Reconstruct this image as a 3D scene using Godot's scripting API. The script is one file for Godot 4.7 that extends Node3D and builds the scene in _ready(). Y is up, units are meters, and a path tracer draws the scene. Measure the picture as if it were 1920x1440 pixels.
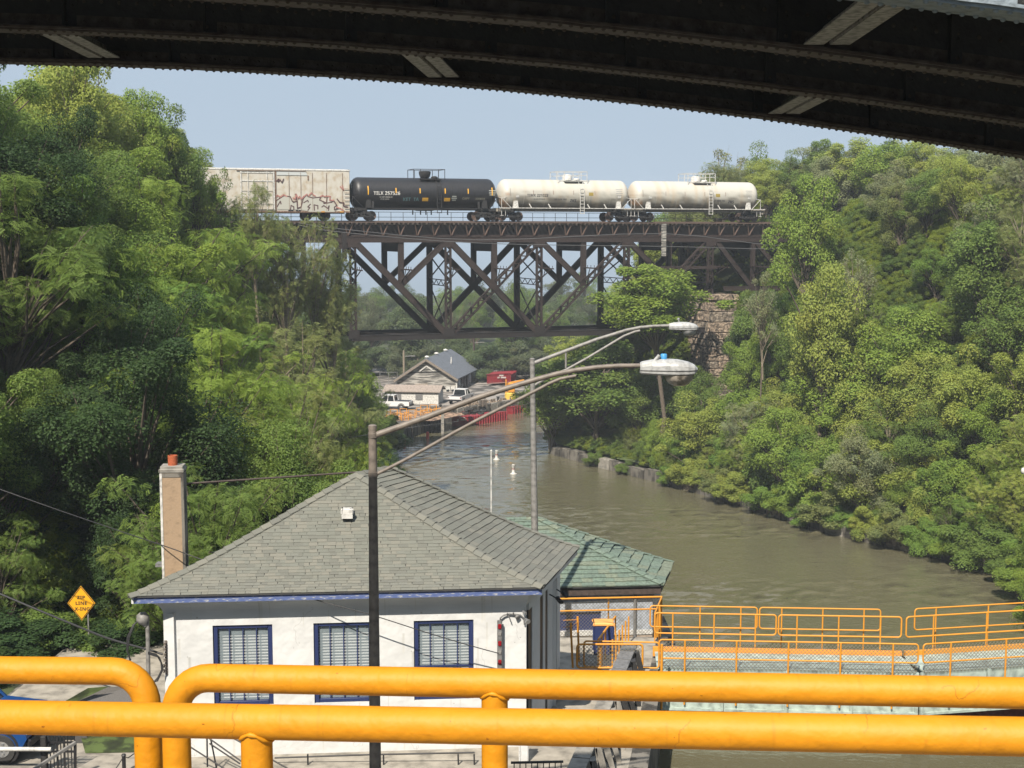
extends Node3D

# Photograph frame: 1920 x 1440, focal length 2600 pixels. World: y = 0 is the lower canal pool, the eye is 24 m above it, looking along -z.
const FOCAL := 2600.0
const EYE := 24.0
const PITCH := -6.147

var M := {}
var TEX := {}
var cam_basis: Basis
var rng := RandomNumberGenerator.new()
var names := {}


class MB:
	var v := PackedVector3Array()
	var n := PackedVector3Array()
	var c := PackedColorArray()
	var uv := PackedVector2Array()
	var col := Color(1, 1, 1)
	var use_uv := false

	func tri(a: Vector3, b: Vector3, d: Vector3, hint := Vector3.ZERO) -> void:
		var g := (d - a).cross(b - a)
		if g.length_squared() < 1e-16:
			return
		if hint != Vector3.ZERO and g.dot(hint) < 0.0:
			var t := b
			b = d
			d = t
			g = -g
		g = g.normalized()
		v.push_back(a); v.push_back(b); v.push_back(d)
		n.push_back(g); n.push_back(g); n.push_back(g)
		c.push_back(col); c.push_back(col); c.push_back(col)

	func quad(a: Vector3, b: Vector3, d: Vector3, e: Vector3, hint := Vector3.ZERO) -> void:
		tri(a, b, d, hint)
		tri(a, d, e, hint)

	func tri_s(a: Vector3, b: Vector3, d: Vector3, na: Vector3, nb: Vector3, nd: Vector3) -> void:
		var g := (d - a).cross(b - a)
		if g.length_squared() < 1e-18:
			return
		v.push_back(a)
		n.push_back(na)
		if g.dot(na + nb + nd) < 0.0:
			v.push_back(d); v.push_back(b)
			n.push_back(nd); n.push_back(nb)
		else:
			v.push_back(b); v.push_back(d)
			n.push_back(nb); n.push_back(nd)
		c.push_back(col); c.push_back(col); c.push_back(col)

	func quad_s(a: Vector3, b: Vector3, d: Vector3, e: Vector3, na: Vector3, nb: Vector3, nd: Vector3, ne: Vector3) -> void:
		tri_s(a, b, d, na, nb, nd)
		tri_s(a, d, e, na, nd, ne)

	func box(o: Vector3, s: Vector3, b := Basis()) -> void:
		var x := b.x * s.x * 0.5
		var y := b.y * s.y * 0.5
		var z := b.z * s.z * 0.5
		quad(o + x - y - z, o + x + y - z, o + x + y + z, o + x - y + z, x)
		quad(o - x - y - z, o - x + y - z, o - x + y + z, o - x - y + z, -x)
		quad(o + y - x - z, o + y + x - z, o + y + x + z, o + y - x + z, y)
		quad(o - y - x - z, o - y + x - z, o - y + x + z, o - y - x + z, -y)
		quad(o + z - x - y, o + z + x - y, o + z + x + y, o + z - x + y, z)
		quad(o - z - x - y, o - z + x - y, o - z + x + y, o - z - x + y, -z)

	# a box whose long edges are cut at an angle, so that they catch light
	func bevel_box(o: Vector3, s: Vector3, r: float, b := Basis()) -> void:
		var h := s * 0.5
		var ring := func(y: float, k: float) -> Array:
			var p := []
			for q in [[-1, -1, 0], [-1, -1, 1], [-1, 1, 0], [-1, 1, 1], [1, 1, 0], [1, 1, 1], [1, -1, 0], [1, -1, 1]]:
				var first: bool = (q[2] == 0) != (q[0] * q[1] < 0)
				var dx: float = (h.x - k) - (0.0 if first else r)
				var dz: float = (h.z - k) - (r if first else 0.0)
				p.push_back(o + b * Vector3(q[0] * maxf(dx, 0.0), y, q[1] * maxf(dz, 0.0)))
			return p
		var rings := [ring.call(-h.y, r), ring.call(-h.y + r, 0.0), ring.call(h.y - r, 0.0), ring.call(h.y, r)]
		for k in 3:
			for i in 8:
				var j := (i + 1) % 8
				var m: Vector3 = (rings[k][i] + rings[k][j] + rings[k + 1][i] + rings[k + 1][j]) * 0.25 - o
				quad(rings[k][i], rings[k][j], rings[k + 1][j], rings[k + 1][i], m)
		for i in range(1, 7):
			tri(rings[0][0], rings[0][i], rings[0][i + 1], -b.y)
			tri(rings[3][0], rings[3][i], rings[3][i + 1], b.y)

	func beam(a: Vector3, b: Vector3, w: float, h: float, up := Vector3.UP) -> void:
		var z := (b - a).normalized()
		var x := up.cross(z)
		if x.length() < 1e-3:
			x = Vector3.RIGHT.cross(z)
		x = x.normalized()
		box((a + b) * 0.5, Vector3(w, h, (b - a).length()), Basis(x, z.cross(x), z))

	func tube(p: Array, r: Variant, sides := 8, caps := true) -> void:
		var rings := []
		var norms := []
		var x := Vector3.ZERO
		for i in p.size():
			var t: Vector3 = (p[mini(i + 1, p.size() - 1)] - p[maxi(i - 1, 0)]).normalized()
			if x == Vector3.ZERO:
				x = t.cross(Vector3.UP if absf(t.y) < 0.9 else Vector3.RIGHT).normalized()
			x = (x - t * x.dot(t)).normalized()
			var y := t.cross(x)
			var rr: float = r[i] if r is Array else r
			var ring := []
			var nn := []
			for k in sides:
				var a := TAU * k / sides
				var d := x * cos(a) + y * sin(a)
				ring.push_back(p[i] + d * rr)
				nn.push_back(d)
			rings.push_back(ring)
			norms.push_back(nn)
		for i in p.size() - 1:
			for k in sides:
				var j := (k + 1) % sides
				quad_s(rings[i][k], rings[i][j], rings[i + 1][j], rings[i + 1][k], norms[i][k], norms[i][j], norms[i + 1][j], norms[i + 1][k])
		if caps:
			for e in [0, p.size() - 1]:
				var out: Vector3 = (p[e] - p[1 if e == 0 else e - 1])
				for k in range(1, sides - 1):
					tri(rings[e][0], rings[e][k], rings[e][k + 1], out)

	# profile of (radius, height) turned round the axis b.y
	func lathe(profile: Array, o := Vector3.ZERO, b := Basis(), sides := 16, squash := Vector2.ONE) -> void:
		for i in profile.size() - 1:
			var p: Vector2 = profile[i]
			var q: Vector2 = profile[i + 1]
			var d := q - p
			if d.length() < 1e-6:
				continue
			var nr := Vector2(d.y, -d.x).normalized()
			var np := nr
			var nq := nr
			if i > 0:
				var d0: Vector2 = p - profile[i - 1]
				var n0 := Vector2(d0.y, -d0.x).normalized()
				if n0.dot(nr) > 0.55:
					np = (n0 + nr).normalized()
			if i + 2 < profile.size():
				var d1: Vector2 = profile[i + 2] - q
				var n1 := Vector2(d1.y, -d1.x).normalized()
				if n1.dot(nr) > 0.55:
					nq = (n1 + nr).normalized()
			for k in sides:
				var a := TAU * k / sides
				var e := TAU * (k + 1) / sides
				var ua := Vector3(cos(a) * squash.x, 0, sin(a) * squash.y)
				var ue := Vector3(cos(e) * squash.x, 0, sin(e) * squash.y)
				quad_s(o + b * (ua * p.x + Vector3(0, p.y, 0)), o + b * (ue * p.x + Vector3(0, p.y, 0)), o + b * (ue * q.x + Vector3(0, q.y, 0)), o + b * (ua * q.x + Vector3(0, q.y, 0)),
					b * (ua * np.x + Vector3(0, np.y, 0)).normalized(), b * (ue * np.x + Vector3(0, np.y, 0)).normalized(), b * (ue * nq.x + Vector3(0, nq.y, 0)).normalized(), b * (ua * nq.x + Vector3(0, nq.y, 0)).normalized())

	# a flat outline (in order) with a thickness along t
	func slab(p: Array, t: Vector3) -> void:
		var flat := PackedVector2Array()
		var ax: Vector3 = (p[1] - p[0]).normalized()
		var ay := t.normalized().cross(ax)
		var mid := Vector3.ZERO
		for q in p:
			flat.push_back(Vector2((q - p[0]).dot(ax), (q - p[0]).dot(ay)))
			mid += q / p.size()
		var idx := Geometry2D.triangulate_polygon(flat)
		for i in range(0, idx.size(), 3):
			tri(p[idx[i]], p[idx[i + 1]], p[idx[i + 2]], -t)
			tri(p[idx[i]] + t, p[idx[i + 1]] + t, p[idx[i + 2]] + t, t)
		var area := 0.0
		for i in flat.size():
			area += flat[i].cross(flat[(i + 1) % flat.size()])
		for i in p.size():
			var q: Vector3 = p[i]
			var r: Vector3 = p[(i + 1) % p.size()]
			var out := (r - q).cross(t) * signf(area)
			quad(q, r, r + t, q + t, out)

	func add(m: MB, x := Transform3D()) -> void:
		for i in m.v.size():
			v.push_back(x * m.v[i])
			n.push_back((x.basis * m.n[i]).normalized())
			c.push_back(m.c[i])

	func mesh(shift := Vector3.ZERO) -> ArrayMesh:
		var a := []
		a.resize(Mesh.ARRAY_MAX)
		var w := v
		if shift != Vector3.ZERO:
			w = PackedVector3Array()
			w.resize(v.size())
			for i in v.size():
				w[i] = v[i] - shift
		a[Mesh.ARRAY_VERTEX] = w
		a[Mesh.ARRAY_NORMAL] = n
		a[Mesh.ARRAY_COLOR] = c
		if use_uv:
			a[Mesh.ARRAY_TEX_UV] = uv
		var m := ArrayMesh.new()
		m.add_surface_from_arrays(Mesh.PRIMITIVE_TRIANGLES, a)
		return m


# ---- the frame of the photograph ----------------------------------------------------------------
func ray(px: float, py: float) -> Vector3:
	var d := cam_basis * Vector3((px - 960.0) / FOCAL, (720.0 - py) / FOCAL, -1.0)
	return d / -d.z

func at(px: float, py: float, d: float) -> Vector3:          # the point d metres ahead that is seen there
	return Vector3(0, EYE, 0) + ray(px, py) * d

func on(px: float, py: float, y: float) -> Vector3:          # the point at height y that is seen there
	var r := ray(px, py)
	return Vector3(0, EYE, 0) + r * ((y - EYE) / r.y)

func px_of(p: Vector3) -> Vector2:
	var q := cam_basis.inverse() * (p - Vector3(0, EYE, 0))
	return Vector2(960.0 + FOCAL * q.x / -q.z, 720.0 - FOCAL * q.y / -q.z)


# ---- things, parts, materials -------------------------------------------------------------------
func numbered(called: String) -> String:
	var k: int = names.get(called, 0)
	names[called] = k + 1
	return called if k == 0 else "%s_%03d" % [called, k]

func tag(o: Node3D, label: String, category: String, group := "") -> Node3D:
	o.set_meta("label", label)
	o.set_meta("category", category)
	if group:
		o.set_meta("group", group)
	return o

func thing(called: String, label: String, category: String, where := Vector3.ZERO, group := "") -> Node3D:
	var o := Node3D.new()
	o.name = numbered(called)
	o.position = where
	add_child(o, true)
	return tag(o, label, category, group)

func origin_of(o: Node) -> Vector3:
	var p := Vector3.ZERO
	while o is Node3D and o != self:
		p += o.position
		o = o.get_parent()
	return p

func part(called: String, mb: MB, m: Material, parent: Node3D, kind := "") -> MeshInstance3D:      # mb is in world axes (or in the thing's own if it stands at the origin)
	var o := MeshInstance3D.new()
	o.mesh = mb.mesh(origin_of(parent))
	o.material_override = m
	var k := 0
	o.name = called
	while parent.has_node(NodePath(String(o.name))):
		k += 1
		o.name = "%s_%03d" % [called, k]
	parent.add_child(o, true)
	if kind:
		o.set_meta("kind", kind)
	return o

# many alike parts: cheap naming
func parts(called: String, meshes: Array, mats: Array, places: Array, parent: Node3D) -> void:
	for i in places.size():
		var o := MeshInstance3D.new()
		o.mesh = meshes[i % meshes.size()]
		o.material_override = mats[i % mats.size()]
		o.transform = places[i]
		o.name = called if i == 0 else "%s_%03d" % [called, i]
		parent.add_child(o)

func solo(called: String, mb: MB, m: Material, label: String, category: String, where: Vector3, group := "") -> MeshInstance3D:
	var o := MeshInstance3D.new()
	o.mesh = mb.mesh(where)
	o.position = where
	o.material_override = m
	o.name = numbered(called)
	add_child(o, true)
	tag(o, label, category, group)
	return o

func struct(called: String, mb: MB, m: Material) -> MeshInstance3D:
	var o := MeshInstance3D.new()
	o.mesh = mb.mesh()
	o.material_override = m
	o.name = numbered(called)
	o.set_meta("kind", "structure")
	add_child(o, true)
	return o

func lin(r: float, g: float, b: float) -> Color:
	return Color(r, g, b).linear_to_srgb()

func ramp(stops: Array) -> Gradient:
	var g := Gradient.new()
	g.offsets = PackedFloat32Array()
	g.colors = PackedColorArray()
	var o := PackedFloat32Array()
	var c := PackedColorArray()
	for s in stops:
		o.push_back(s[0])
		c.push_back(Color(s[1], s[1], s[1]) if not s[1] is Color else s[1])
	g.offsets = o
	g.colors = c
	return g

func noise_tex(key: String, freq: float, octaves: int, stops: Array, size := 512, bump := 0.0, kind := FastNoiseLite.TYPE_SIMPLEX_SMOOTH, warp := 0.0) -> NoiseTexture2D:
	if TEX.has(key):
		return TEX[key]
	var f := FastNoiseLite.new()
	f.seed = key.hash() % 10000
	f.noise_type = kind
	f.frequency = freq
	f.fractal_octaves = octaves
	if warp > 0.0:
		f.domain_warp_enabled = true
		f.domain_warp_amplitude = warp
		f.domain_warp_frequency = freq
	var t := NoiseTexture2D.new()
	t.width = size
	t.height = size
	t.seamless = true
	t.noise = f
	if bump > 0.0:
		t.as_normal_map = true
		t.bump_strength = bump
	elif stops.size():
		t.color_ramp = ramp(stops)
	TEX[key] = t
	return t

# a worn surface: soft blotches, then chips, runs or cracks of their own tint
func worn_tex(key: String, low: float, chips: Array, runs: Array, cracks: int, size := 512) -> ImageTexture:
	if TEX.has(key):
		return TEX[key]
	var r := RandomNumberGenerator.new()
	r.seed = key.hash() % 100000
	var f := FastNoiseLite.new()
	f.seed = r.randi() % 1000
	f.frequency = 3.0 / size
	f.fractal_octaves = 5
	var im := Image.create(size, size, false, Image.FORMAT_RGB8)
	for y in size:
		for x in size:
			var a := TAU * x / size
			var b := TAU * y / size
			var k := size / TAU
			var v := clampf(0.5 + 0.8 * f.get_noise_3d(cos(a) * k, sin(a) * k, sin(b) * k + cos(b) * 2.0 * k), 0.0, 1.0)
			v = lerpf(low, 1.0, v)
			im.set_pixel(x, y, Color(v, v, v))
	# chips: [count, radius in pixels, colour]
	for c in chips:
		for i in c[0]:
			var cx := r.randi() % size
			var cy := r.randi() % size
			var rad: float = c[1] * r.randf_range(0.4, 1.3)
			for dy in range(-int(rad) - 1, int(rad) + 2):
				for dx in range(-int(rad) - 1, int(rad) + 2):
					if Vector2(dx, dy * 1.4).length() < rad * (0.7 + 0.5 * f.get_noise_2d(cx + dx * 30.0, cy + dy * 30.0)):
						im.set_pixel(posmod(cx + dx, size), posmod(cy + dy, size), c[2])
	# runs: [count, length, strength, width]
	for c in runs:
		for i in c[0]:
			var cx := r.randi() % size
			var cy := r.randi() % size
			var l := int(c[1] * r.randf_range(0.3, 1.2))
			var st: float = c[2] * r.randf_range(0.4, 1.0)
			var w := int(c[3] * r.randf_range(0.5, 1.5))
			for dy in l:
				for dx in range(-w, w + 1):
					var p := Vector2i(posmod(cx + dx, size), posmod(cy + dy, size))
					var q := im.get_pixelv(p)
					var k2 := 1.0 - st * (1.0 - dy / float(l)) * (1.0 - absf(dx) / (w + 1.0))
					im.set_pixelv(p, Color(q.r * k2, q.g * k2 * 0.995, q.b * k2 * 0.98))
	for i in cracks:
		var p := Vector2(r.randi() % size, r.randi() % size)
		var d := r.randf() * TAU
		for s in int(size * r.randf_range(0.1, 0.35)):
			d += r.randfn() * 0.25
			p += Vector2(cos(d), sin(d))
			var q := Vector2i(posmod(int(p.x), size), posmod(int(p.y), size))
			var o := im.get_pixelv(q)
			im.set_pixelv(q, Color(o.r * 0.74, o.g * 0.72, o.b * 0.70))
	TEX[key] = ImageTexture.create_from_image(im)
	return TEX[key]

# colour (linear), roughness, and optionally a pattern that multiplies the colour, its scale, and a relief
func mat(c: Color, rough := 0.7, o := {}) -> StandardMaterial3D:
	var m := StandardMaterial3D.new()
	if not o.get("leaf", false):
		c = Color(c.r * 0.76, c.g * 0.76, c.b * 0.76)
	m.albedo_color = c.linear_to_srgb()
	m.roughness = rough
	m.metallic = o.get("metal", 0.0)
	m.metallic_specular = o.get("spec", 0.5)
	if o.get("vc", false):
		m.vertex_color_use_as_albedo = true
	if o.has("tex"):
		m.albedo_texture = o.tex
		m.uv1_triplanar = true
		m.uv1_world_triplanar = o.get("world", false)
		var s: Variant = o.get("scale", 0.3)
		m.uv1_scale = s if s is Vector3 else Vector3.ONE * s
	if o.has("relief"):
		m.heightmap_enabled = true
		m.heightmap_texture = o.relief
		m.heightmap_scale = o.get("depth", 1.0)
		if not o.has("tex"):
			m.uv1_triplanar = true
			m.uv1_world_triplanar = o.get("world", false)
			var s: Variant = o.get("scale", 0.3)
			m.uv1_scale = s if s is Vector3 else Vector3.ONE * s
	if o.has("back"):
		m.backlight_enabled = true
		m.backlight = Color.WHITE * o.back
	return m

func words(text: String, size: float, bold := true, serif := false) -> MB:       # lettering in the x-y plane, centred, facing +z, size = height of a capital
	var f := SystemFont.new()
	f.font_names = PackedStringArray(["Droid Serif" if serif else "Droid Sans"])
	f.font_weight = 700 if bold else 400
	var t := TextMesh.new()
	t.font = f
	t.text = text
	t.font_size = 64
	t.pixel_size = size / 46.0
	t.depth = 0.0
	t.curve_step = 2.0
	var a := t.surface_get_arrays(0)
	var mb := MB.new()
	var p: PackedVector3Array = a[Mesh.ARRAY_VERTEX]
	var idx: PackedInt32Array = a[Mesh.ARRAY_INDEX] if a[Mesh.ARRAY_INDEX] != null else PackedInt32Array(range(p.size()))
	for i in range(0, idx.size(), 3):
		mb.tri(p[idx[i]], p[idx[i + 1]], p[idx[i + 2]], Vector3.BACK)
	return mb

func facing(d: Vector3) -> Basis:            # +z of the basis points along d, level
	var z := Vector3(d.x, 0, d.z).normalized()
	return Basis(Vector3.UP.cross(z), Vector3.UP, z)

func smooth01(t: float) -> float:
	t = clampf(t, 0.0, 1.0)
	return t * t * (3.0 - 2.0 * t)

func table(x: float, t: Array) -> float:        # a curve through [x, y] pairs
	if x <= t[0][0]:
		return t[0][1]
	for i in range(1, t.size()):
		if x <= t[i][0]:
			return lerpf(t[i - 1][1], t[i][1], (x - t[i - 1][0]) / (t[i][0] - t[i - 1][0]))
	return t[-1][1]


func _ready() -> void:
	# camera
	var cam := Camera3D.new()
	cam.name = "camera"
	cam.position = Vector3(0, EYE, 0)
	cam.rotation_degrees = Vector3(PITCH, 0, 0)
	cam.fov = rad_to_deg(2.0 * atan(720.0 / FOCAL))
	cam.near = 0.1
	cam.far = 3000.0
	add_child(cam)
	cam.current = true
	cam_basis = cam.transform.basis
	# sky, haze, exposure
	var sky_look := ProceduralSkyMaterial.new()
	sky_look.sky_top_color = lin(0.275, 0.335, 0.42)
	sky_look.sky_horizon_color = lin(0.258, 0.319, 0.384)
	sky_look.sky_curve = 0.30
	sky_look.ground_horizon_color = lin(0.258, 0.319, 0.384)
	sky_look.ground_curve = 0.10
	sky_look.ground_bottom_color = lin(0.09, 0.09, 0.08)
	sky_look.sun_angle_max = 24.0
	sky_look.sun_curve = 0.12
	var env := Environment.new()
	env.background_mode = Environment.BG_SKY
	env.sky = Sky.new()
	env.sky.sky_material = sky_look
	env.tonemap_mode = Environment.TONE_MAPPER_LINEAR
	env.tonemap_exposure = 1.8
	env.sdfgi_enabled = true
	env.ssao_enabled = true
	env.ssil_enabled = true
	env.fog_enabled = true
	env.fog_density = 0.0004
	env.fog_light_color = lin(0.78, 0.86, 0.95)
	var around := WorldEnvironment.new()
	around.name = "world_environment"
	around.environment = env
	add_child(around)
	# sun, high behind the left shoulder
	var sun := DirectionalLight3D.new()
	sun.name = "sun"
	sun.light_color = Color(1.0, 0.96, 0.90)
	sun.light_energy = 1.6
	sun.light_angular_distance = 0.5
	sun.shadow_enabled = true
	var el := deg_to_rad(47.0)
	var az := deg_to_rad(20.0)
	var to_sun := Vector3(-sin(az) * cos(el), sin(el), cos(az) * cos(el))
	sun.look_at_from_position(to_sun, Vector3.ZERO)
	add_child(sun)
	rng.seed = 20240611
	make_materials()
	build_land()
	build_overhead_bridge()
	build_rail_bridge()
	build_train()
	build_house()
	build_green_roof_house()
	build_far_shore()
	build_lock()
	build_lamps()
	build_near_rails()
	build_left_corner()
	build_wires()
	build_trees()


func make_materials() -> void:
	var mottle := noise_tex("mottle", 0.02, 5, [[0.0, 0.62], [0.5, 0.88], [1.0, 1.0]])
	var fine := noise_tex("fine", 0.09, 3, [[0.0, 0.72], [1.0, 1.0]])
	var blotch := noise_tex("blotch", 0.012, 5, [[0.0, 0.35], [0.42, 0.6], [0.58, 0.95], [1.0, 1.0]], 512, 0.0, FastNoiseLite.TYPE_SIMPLEX_SMOOTH, 20.0)
	var rust := noise_tex("rust", 0.02, 5, [[0.0, Color(0.55, 0.42, 0.36)], [0.5, Color(0.8, 0.72, 0.68)], [1.0, Color(1, 1, 1)]])
	var relief := noise_tex("relief", 0.05, 4, [])
	var lumps := noise_tex("lumps", 0.018, 3, [])
	var streak := noise_tex("streak", 0.03, 4, [[0.0, 0.45], [0.5, 0.82], [1.0, 1.0]])
	noise_tex("stucco", 0.014, 5, [[0.0, 0.86], [0.4, 0.97], [1.0, 1.0]])
	# overhead bridge
	M.girder = mat(Color(0.036, 0.033, 0.031), 0.75, {tex = mottle, scale = 0.5, relief = relief, depth = 0.5})
	M.flange = mat(Color(0.105, 0.090, 0.077), 0.7, {tex = rust, scale = 0.6, relief = relief, depth = 0.6})
	M.strut = mat(Color(0.46, 0.44, 0.41), 0.7, {tex = streak, scale = 0.7})
	M.fascia = mat(Color(0.27, 0.33, 0.38), 0.6, {tex = mottle, scale = 0.8, relief = relief, depth = 0.4})
	M.concrete = mat(Color(0.36, 0.34, 0.30), 0.9, {tex = mottle, scale = 0.22, relief = relief, depth = 0.6})
	M.concrete_dark = mat(Color(0.20, 0.185, 0.16), 0.92, {tex = blotch, scale = Vector3(0.25, 0.09, 0.25), relief = relief, depth = 1.0})
	M.pave = mat(Color(0.42, 0.385, 0.325), 0.92, {tex = mottle, scale = 0.15, relief = relief, depth = 0.3})
	M.asphalt = mat(Color(0.17, 0.16, 0.15), 0.93, {tex = fine, scale = 0.4})
	M.quay = mat(Color(0.33, 0.30, 0.27), 0.95, {tex = blotch, scale = 0.05})
	# rails and lamps
	M.yellow = mat(Color(0.66, 0.262, 0.003), 0.58, {tex = worn_tex("rail_paint", 0.92, [[26, 1.4, Color(0.25, 0.2, 0.2)], [14, 2.0, Color(0.5, 0.36, 0.25)]], [[40, 60, 0.12, 2]], 2), scale = 1.7, relief = noise_tex("brush", 0.03, 5, []), depth = 0.20, spec = 0.42})
	M.yellow_thin = mat(Color(0.66, 0.28, 0.022), 0.55)
	M.pole = mat(Color(0.235, 0.20, 0.17), 0.55, {tex = mottle, scale = 0.5})
	M.pole_grey = mat(Color(0.30, 0.29, 0.275), 0.55, {tex = mottle, scale = 0.5})
	M.lamp = mat(Color(0.52, 0.53, 0.53), 0.38, {tex = mottle, scale = 0.7})
	M.glass_dirty = mat(Color(0.60, 0.54, 0.46), 0.3, {tex = blotch, scale = 1.2})
	M.cell = mat(Color(0.06, 0.30, 0.62), 0.4)
	M.white = mat(Color(0.78, 0.77, 0.73), 0.6, {tex = mottle, scale = 0.4})
	M.black = mat(Color(0.018, 0.018, 0.02), 0.5)
	M.dark = mat(Color(0.035, 0.034, 0.034), 0.65, {tex = mottle, scale = 0.8})
	M.grey = mat(Color(0.22, 0.22, 0.22), 0.6, {tex = mottle, scale = 0.6})
	M.red_lens = mat(Color(0.30, 0.008, 0.015), 0.25)
	M.rubber = mat(Color(0.03, 0.03, 0.03), 0.85)
	M.chrome = mat(Color(0.62, 0.63, 0.64), 0.25, {metal = 0.8})
	M.pane = StandardMaterial3D.new()
	M.pane.transparency = BaseMaterial3D.TRANSPARENCY_ALPHA
	M.pane.albedo_color = Color(0.85, 0.92, 0.95, 0.12)
	M.pane.roughness = 0.04
	M.glass_dark = mat(Color(0.02, 0.024, 0.028), 0.08)
	M.mesh_wire = mat(Color(0.19, 0.17, 0.13), 0.6)
	M.wire = mat(Color(0.03, 0.03, 0.032), 0.6)
	M.wire_pale = mat(Color(0.11, 0.11, 0.115), 0.6)
	# rail bridge and train
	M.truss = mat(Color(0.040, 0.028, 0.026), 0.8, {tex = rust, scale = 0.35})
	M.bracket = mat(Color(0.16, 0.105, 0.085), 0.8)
	M.truss_dark = mat(Color(0.019, 0.017, 0.019), 0.85, {tex = rust, scale = 0.3})  # darker copy of truss: shade of the far side put into the colour
	M.tie = mat(Color(0.13, 0.105, 0.085), 0.9, {tex = mottle, scale = 0.5})
	M.rail = mat(Color(0.11, 0.075, 0.06), 0.5)
	M.wet = mat(Color(0.10, 0.09, 0.075), 0.4, {tex = mottle, scale = 0.3})
	M.stone_a = mat(Color(0.46, 0.36, 0.27), 0.95, {tex = blotch, scale = 0.35, relief = lumps, depth = 12.0})
	M.stone_b = mat(Color(0.36, 0.30, 0.235), 0.95, {tex = blotch, scale = 0.3, relief = lumps, depth = 12.0})
	M.tank_black = mat(Color(0.020, 0.020, 0.024), 0.48, {tex = streak, scale = Vector3(0.3, 0.08, 0.3)})
	M.car_dark = mat(Color(0.022, 0.021, 0.022), 0.75, {tex = mottle, scale = 0.8})
	M.reefer = mat(Color(0.57, 0.55, 0.50), 0.75, {tex = noise_tex("grime", 0.012, 5, [[0.0, Color(0.86, 0.80, 0.72)], [0.5, Color(0.96, 0.95, 0.93)], [1.0, Color(1, 1, 1)]]), scale = Vector3(0.22, 0.16, 0.22)})
	M.reefer_dark = mat(Color(0.34, 0.27, 0.21), 0.8, {tex = rust, scale = 0.5})
	# house
	M.stucco = mat(Color(0.71, 0.72, 0.715), 0.85, {tex = worn_tex("old_stucco", 0.90, [[18, 2.0, Color(0.45, 0.43, 0.4)], [12, 5.0, Color(0.80, 0.78, 0.74)]], [[40, 130, 0.20, 3], [16, 220, 0.16, 6]], 9, 1024), scale = 0.17, relief = lumps, depth = 2.4})
	M.blue_trim = mat(Color(0.50, 0.50, 0.50), 0.7, {tex = noise_tex("peel", 0.02, 5, [[0.0, Color(0.38, 0.48, 0.76)], [0.70, Color(0.52, 0.60, 0.84)], [0.76, Color(0.88, 0.89, 0.90)], [1.0, Color(1, 1, 1)]]), scale = Vector3(0.4, 1.6, 0.4)})
	M.navy = mat(Color(0.022, 0.035, 0.115), 0.4)
	M.under = mat(Color(0.05, 0.05, 0.05), 0.9)
	M.shingle = []
	for t in [[0.235, 0.237, 0.203], [0.215, 0.22, 0.19], [0.255, 0.253, 0.215], [0.197, 0.20, 0.175], [0.226, 0.232, 0.203]]:
		M.shingle.push_back(mat(Color(t[0], t[1], t[2]), 0.95, {tex = fine, scale = 1.6}))
	M.shingle_mix = mat(Color(1, 1, 1), 0.95, {tex = fine, scale = 1.6, vc = true})
	M.render = mat(Color(0.37, 0.265, 0.17), 0.92, {tex = TEX.stucco, scale = 0.5, relief = relief, depth = 0.5})
	M.clay = mat(Color(0.55, 0.13, 0.045), 0.8, {tex = mottle, scale = 1.5})
	M.slat = mat(Color(0.36, 0.36, 0.36), 0.5)
	# other
	M.gate = mat(Color(0.50, 0.60, 0.54), 0.55, {tex = mottle, scale = 0.25})
	M.rusty = mat(Color(0.16, 0.055, 0.045), 0.85, {tex = rust, scale = 0.5})
	M.tile_green = []
	for t in [[0.185, 0.255, 0.20], [0.20, 0.265, 0.21], [0.165, 0.225, 0.18], [0.225, 0.265, 0.195]]:
		M.tile_green.push_back(mat(Color(t[0], t[1], t[2]), 0.85, {tex = mottle, scale = 0.6}))
	M.brown = mat(Color(0.085, 0.06, 0.05), 0.7, {tex = mottle, scale = 0.5})
	M.tan_wall = mat(Color(0.47, 0.38, 0.30), 0.9, {tex = mottle, scale = 0.3})
	M.pale_blue = mat(Color(0.48, 0.53, 0.60), 0.8, {tex = mottle, scale = 0.3})
	M.wood_grey = mat(Color(0.50, 0.48, 0.44), 0.9, {tex = blotch, scale = Vector3(0.08, 0.6, 0.08)})
	M.wood_tan = mat(Color(0.38, 0.32, 0.26), 0.9, {tex = streak, scale = 0.5})
	M.slate = mat(Color(0.19, 0.21, 0.245), 0.7, {tex = mottle, scale = 0.2})
	M.barge = mat(Color(0.36, 0.025, 0.035), 0.6, {tex = mottle, scale = 0.4})
	M.barge_pink = mat(Color(0.48, 0.26, 0.24), 0.7, {tex = mottle, scale = 0.4})
	M.sand = mat(Color(0.46, 0.30, 0.20), 0.95, {tex = blotch, scale = 0.2})
	M.red_buoy = mat(Color(0.66, 0.05, 0.03), 0.4)
	M.car_white = mat(Color(0.72, 0.72, 0.72), 0.25)
	M.car_blue = mat(Color(0.015, 0.07, 0.24), 0.2, {metal = 0.15})
	M.cyan = mat(Color(0.02, 0.27, 0.70), 0.5)
	M.sign_yellow = mat(Color(0.80, 0.38, 0.006), 0.5)
	M.bark = mat(Color(0.15, 0.12, 0.09), 0.95, {tex = mottle, scale = 0.6})
	M.bark_pale = mat(Color(0.30, 0.25, 0.18), 0.95, {tex = mottle, scale = 0.6})
	M.soil = mat(Color(0.062, 0.085, 0.026), 0.98, {tex = blotch, scale = 0.05, world = true})
	M.lawn = mat(Color(0.085, 0.125, 0.03), 0.95, {tex = blotch, scale = 0.25, world = true})
	# water
	M.water = mat(Color(0.122, 0.114, 0.070), 0.05)
	M.water.normal_enabled = true
	M.water.normal_texture = noise_tex("ripple", 0.028, 4, [], 1024, 5.0, FastNoiseLite.TYPE_SIMPLEX_SMOOTH, 8.0)
	M.water.normal_scale = 0.40
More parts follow.
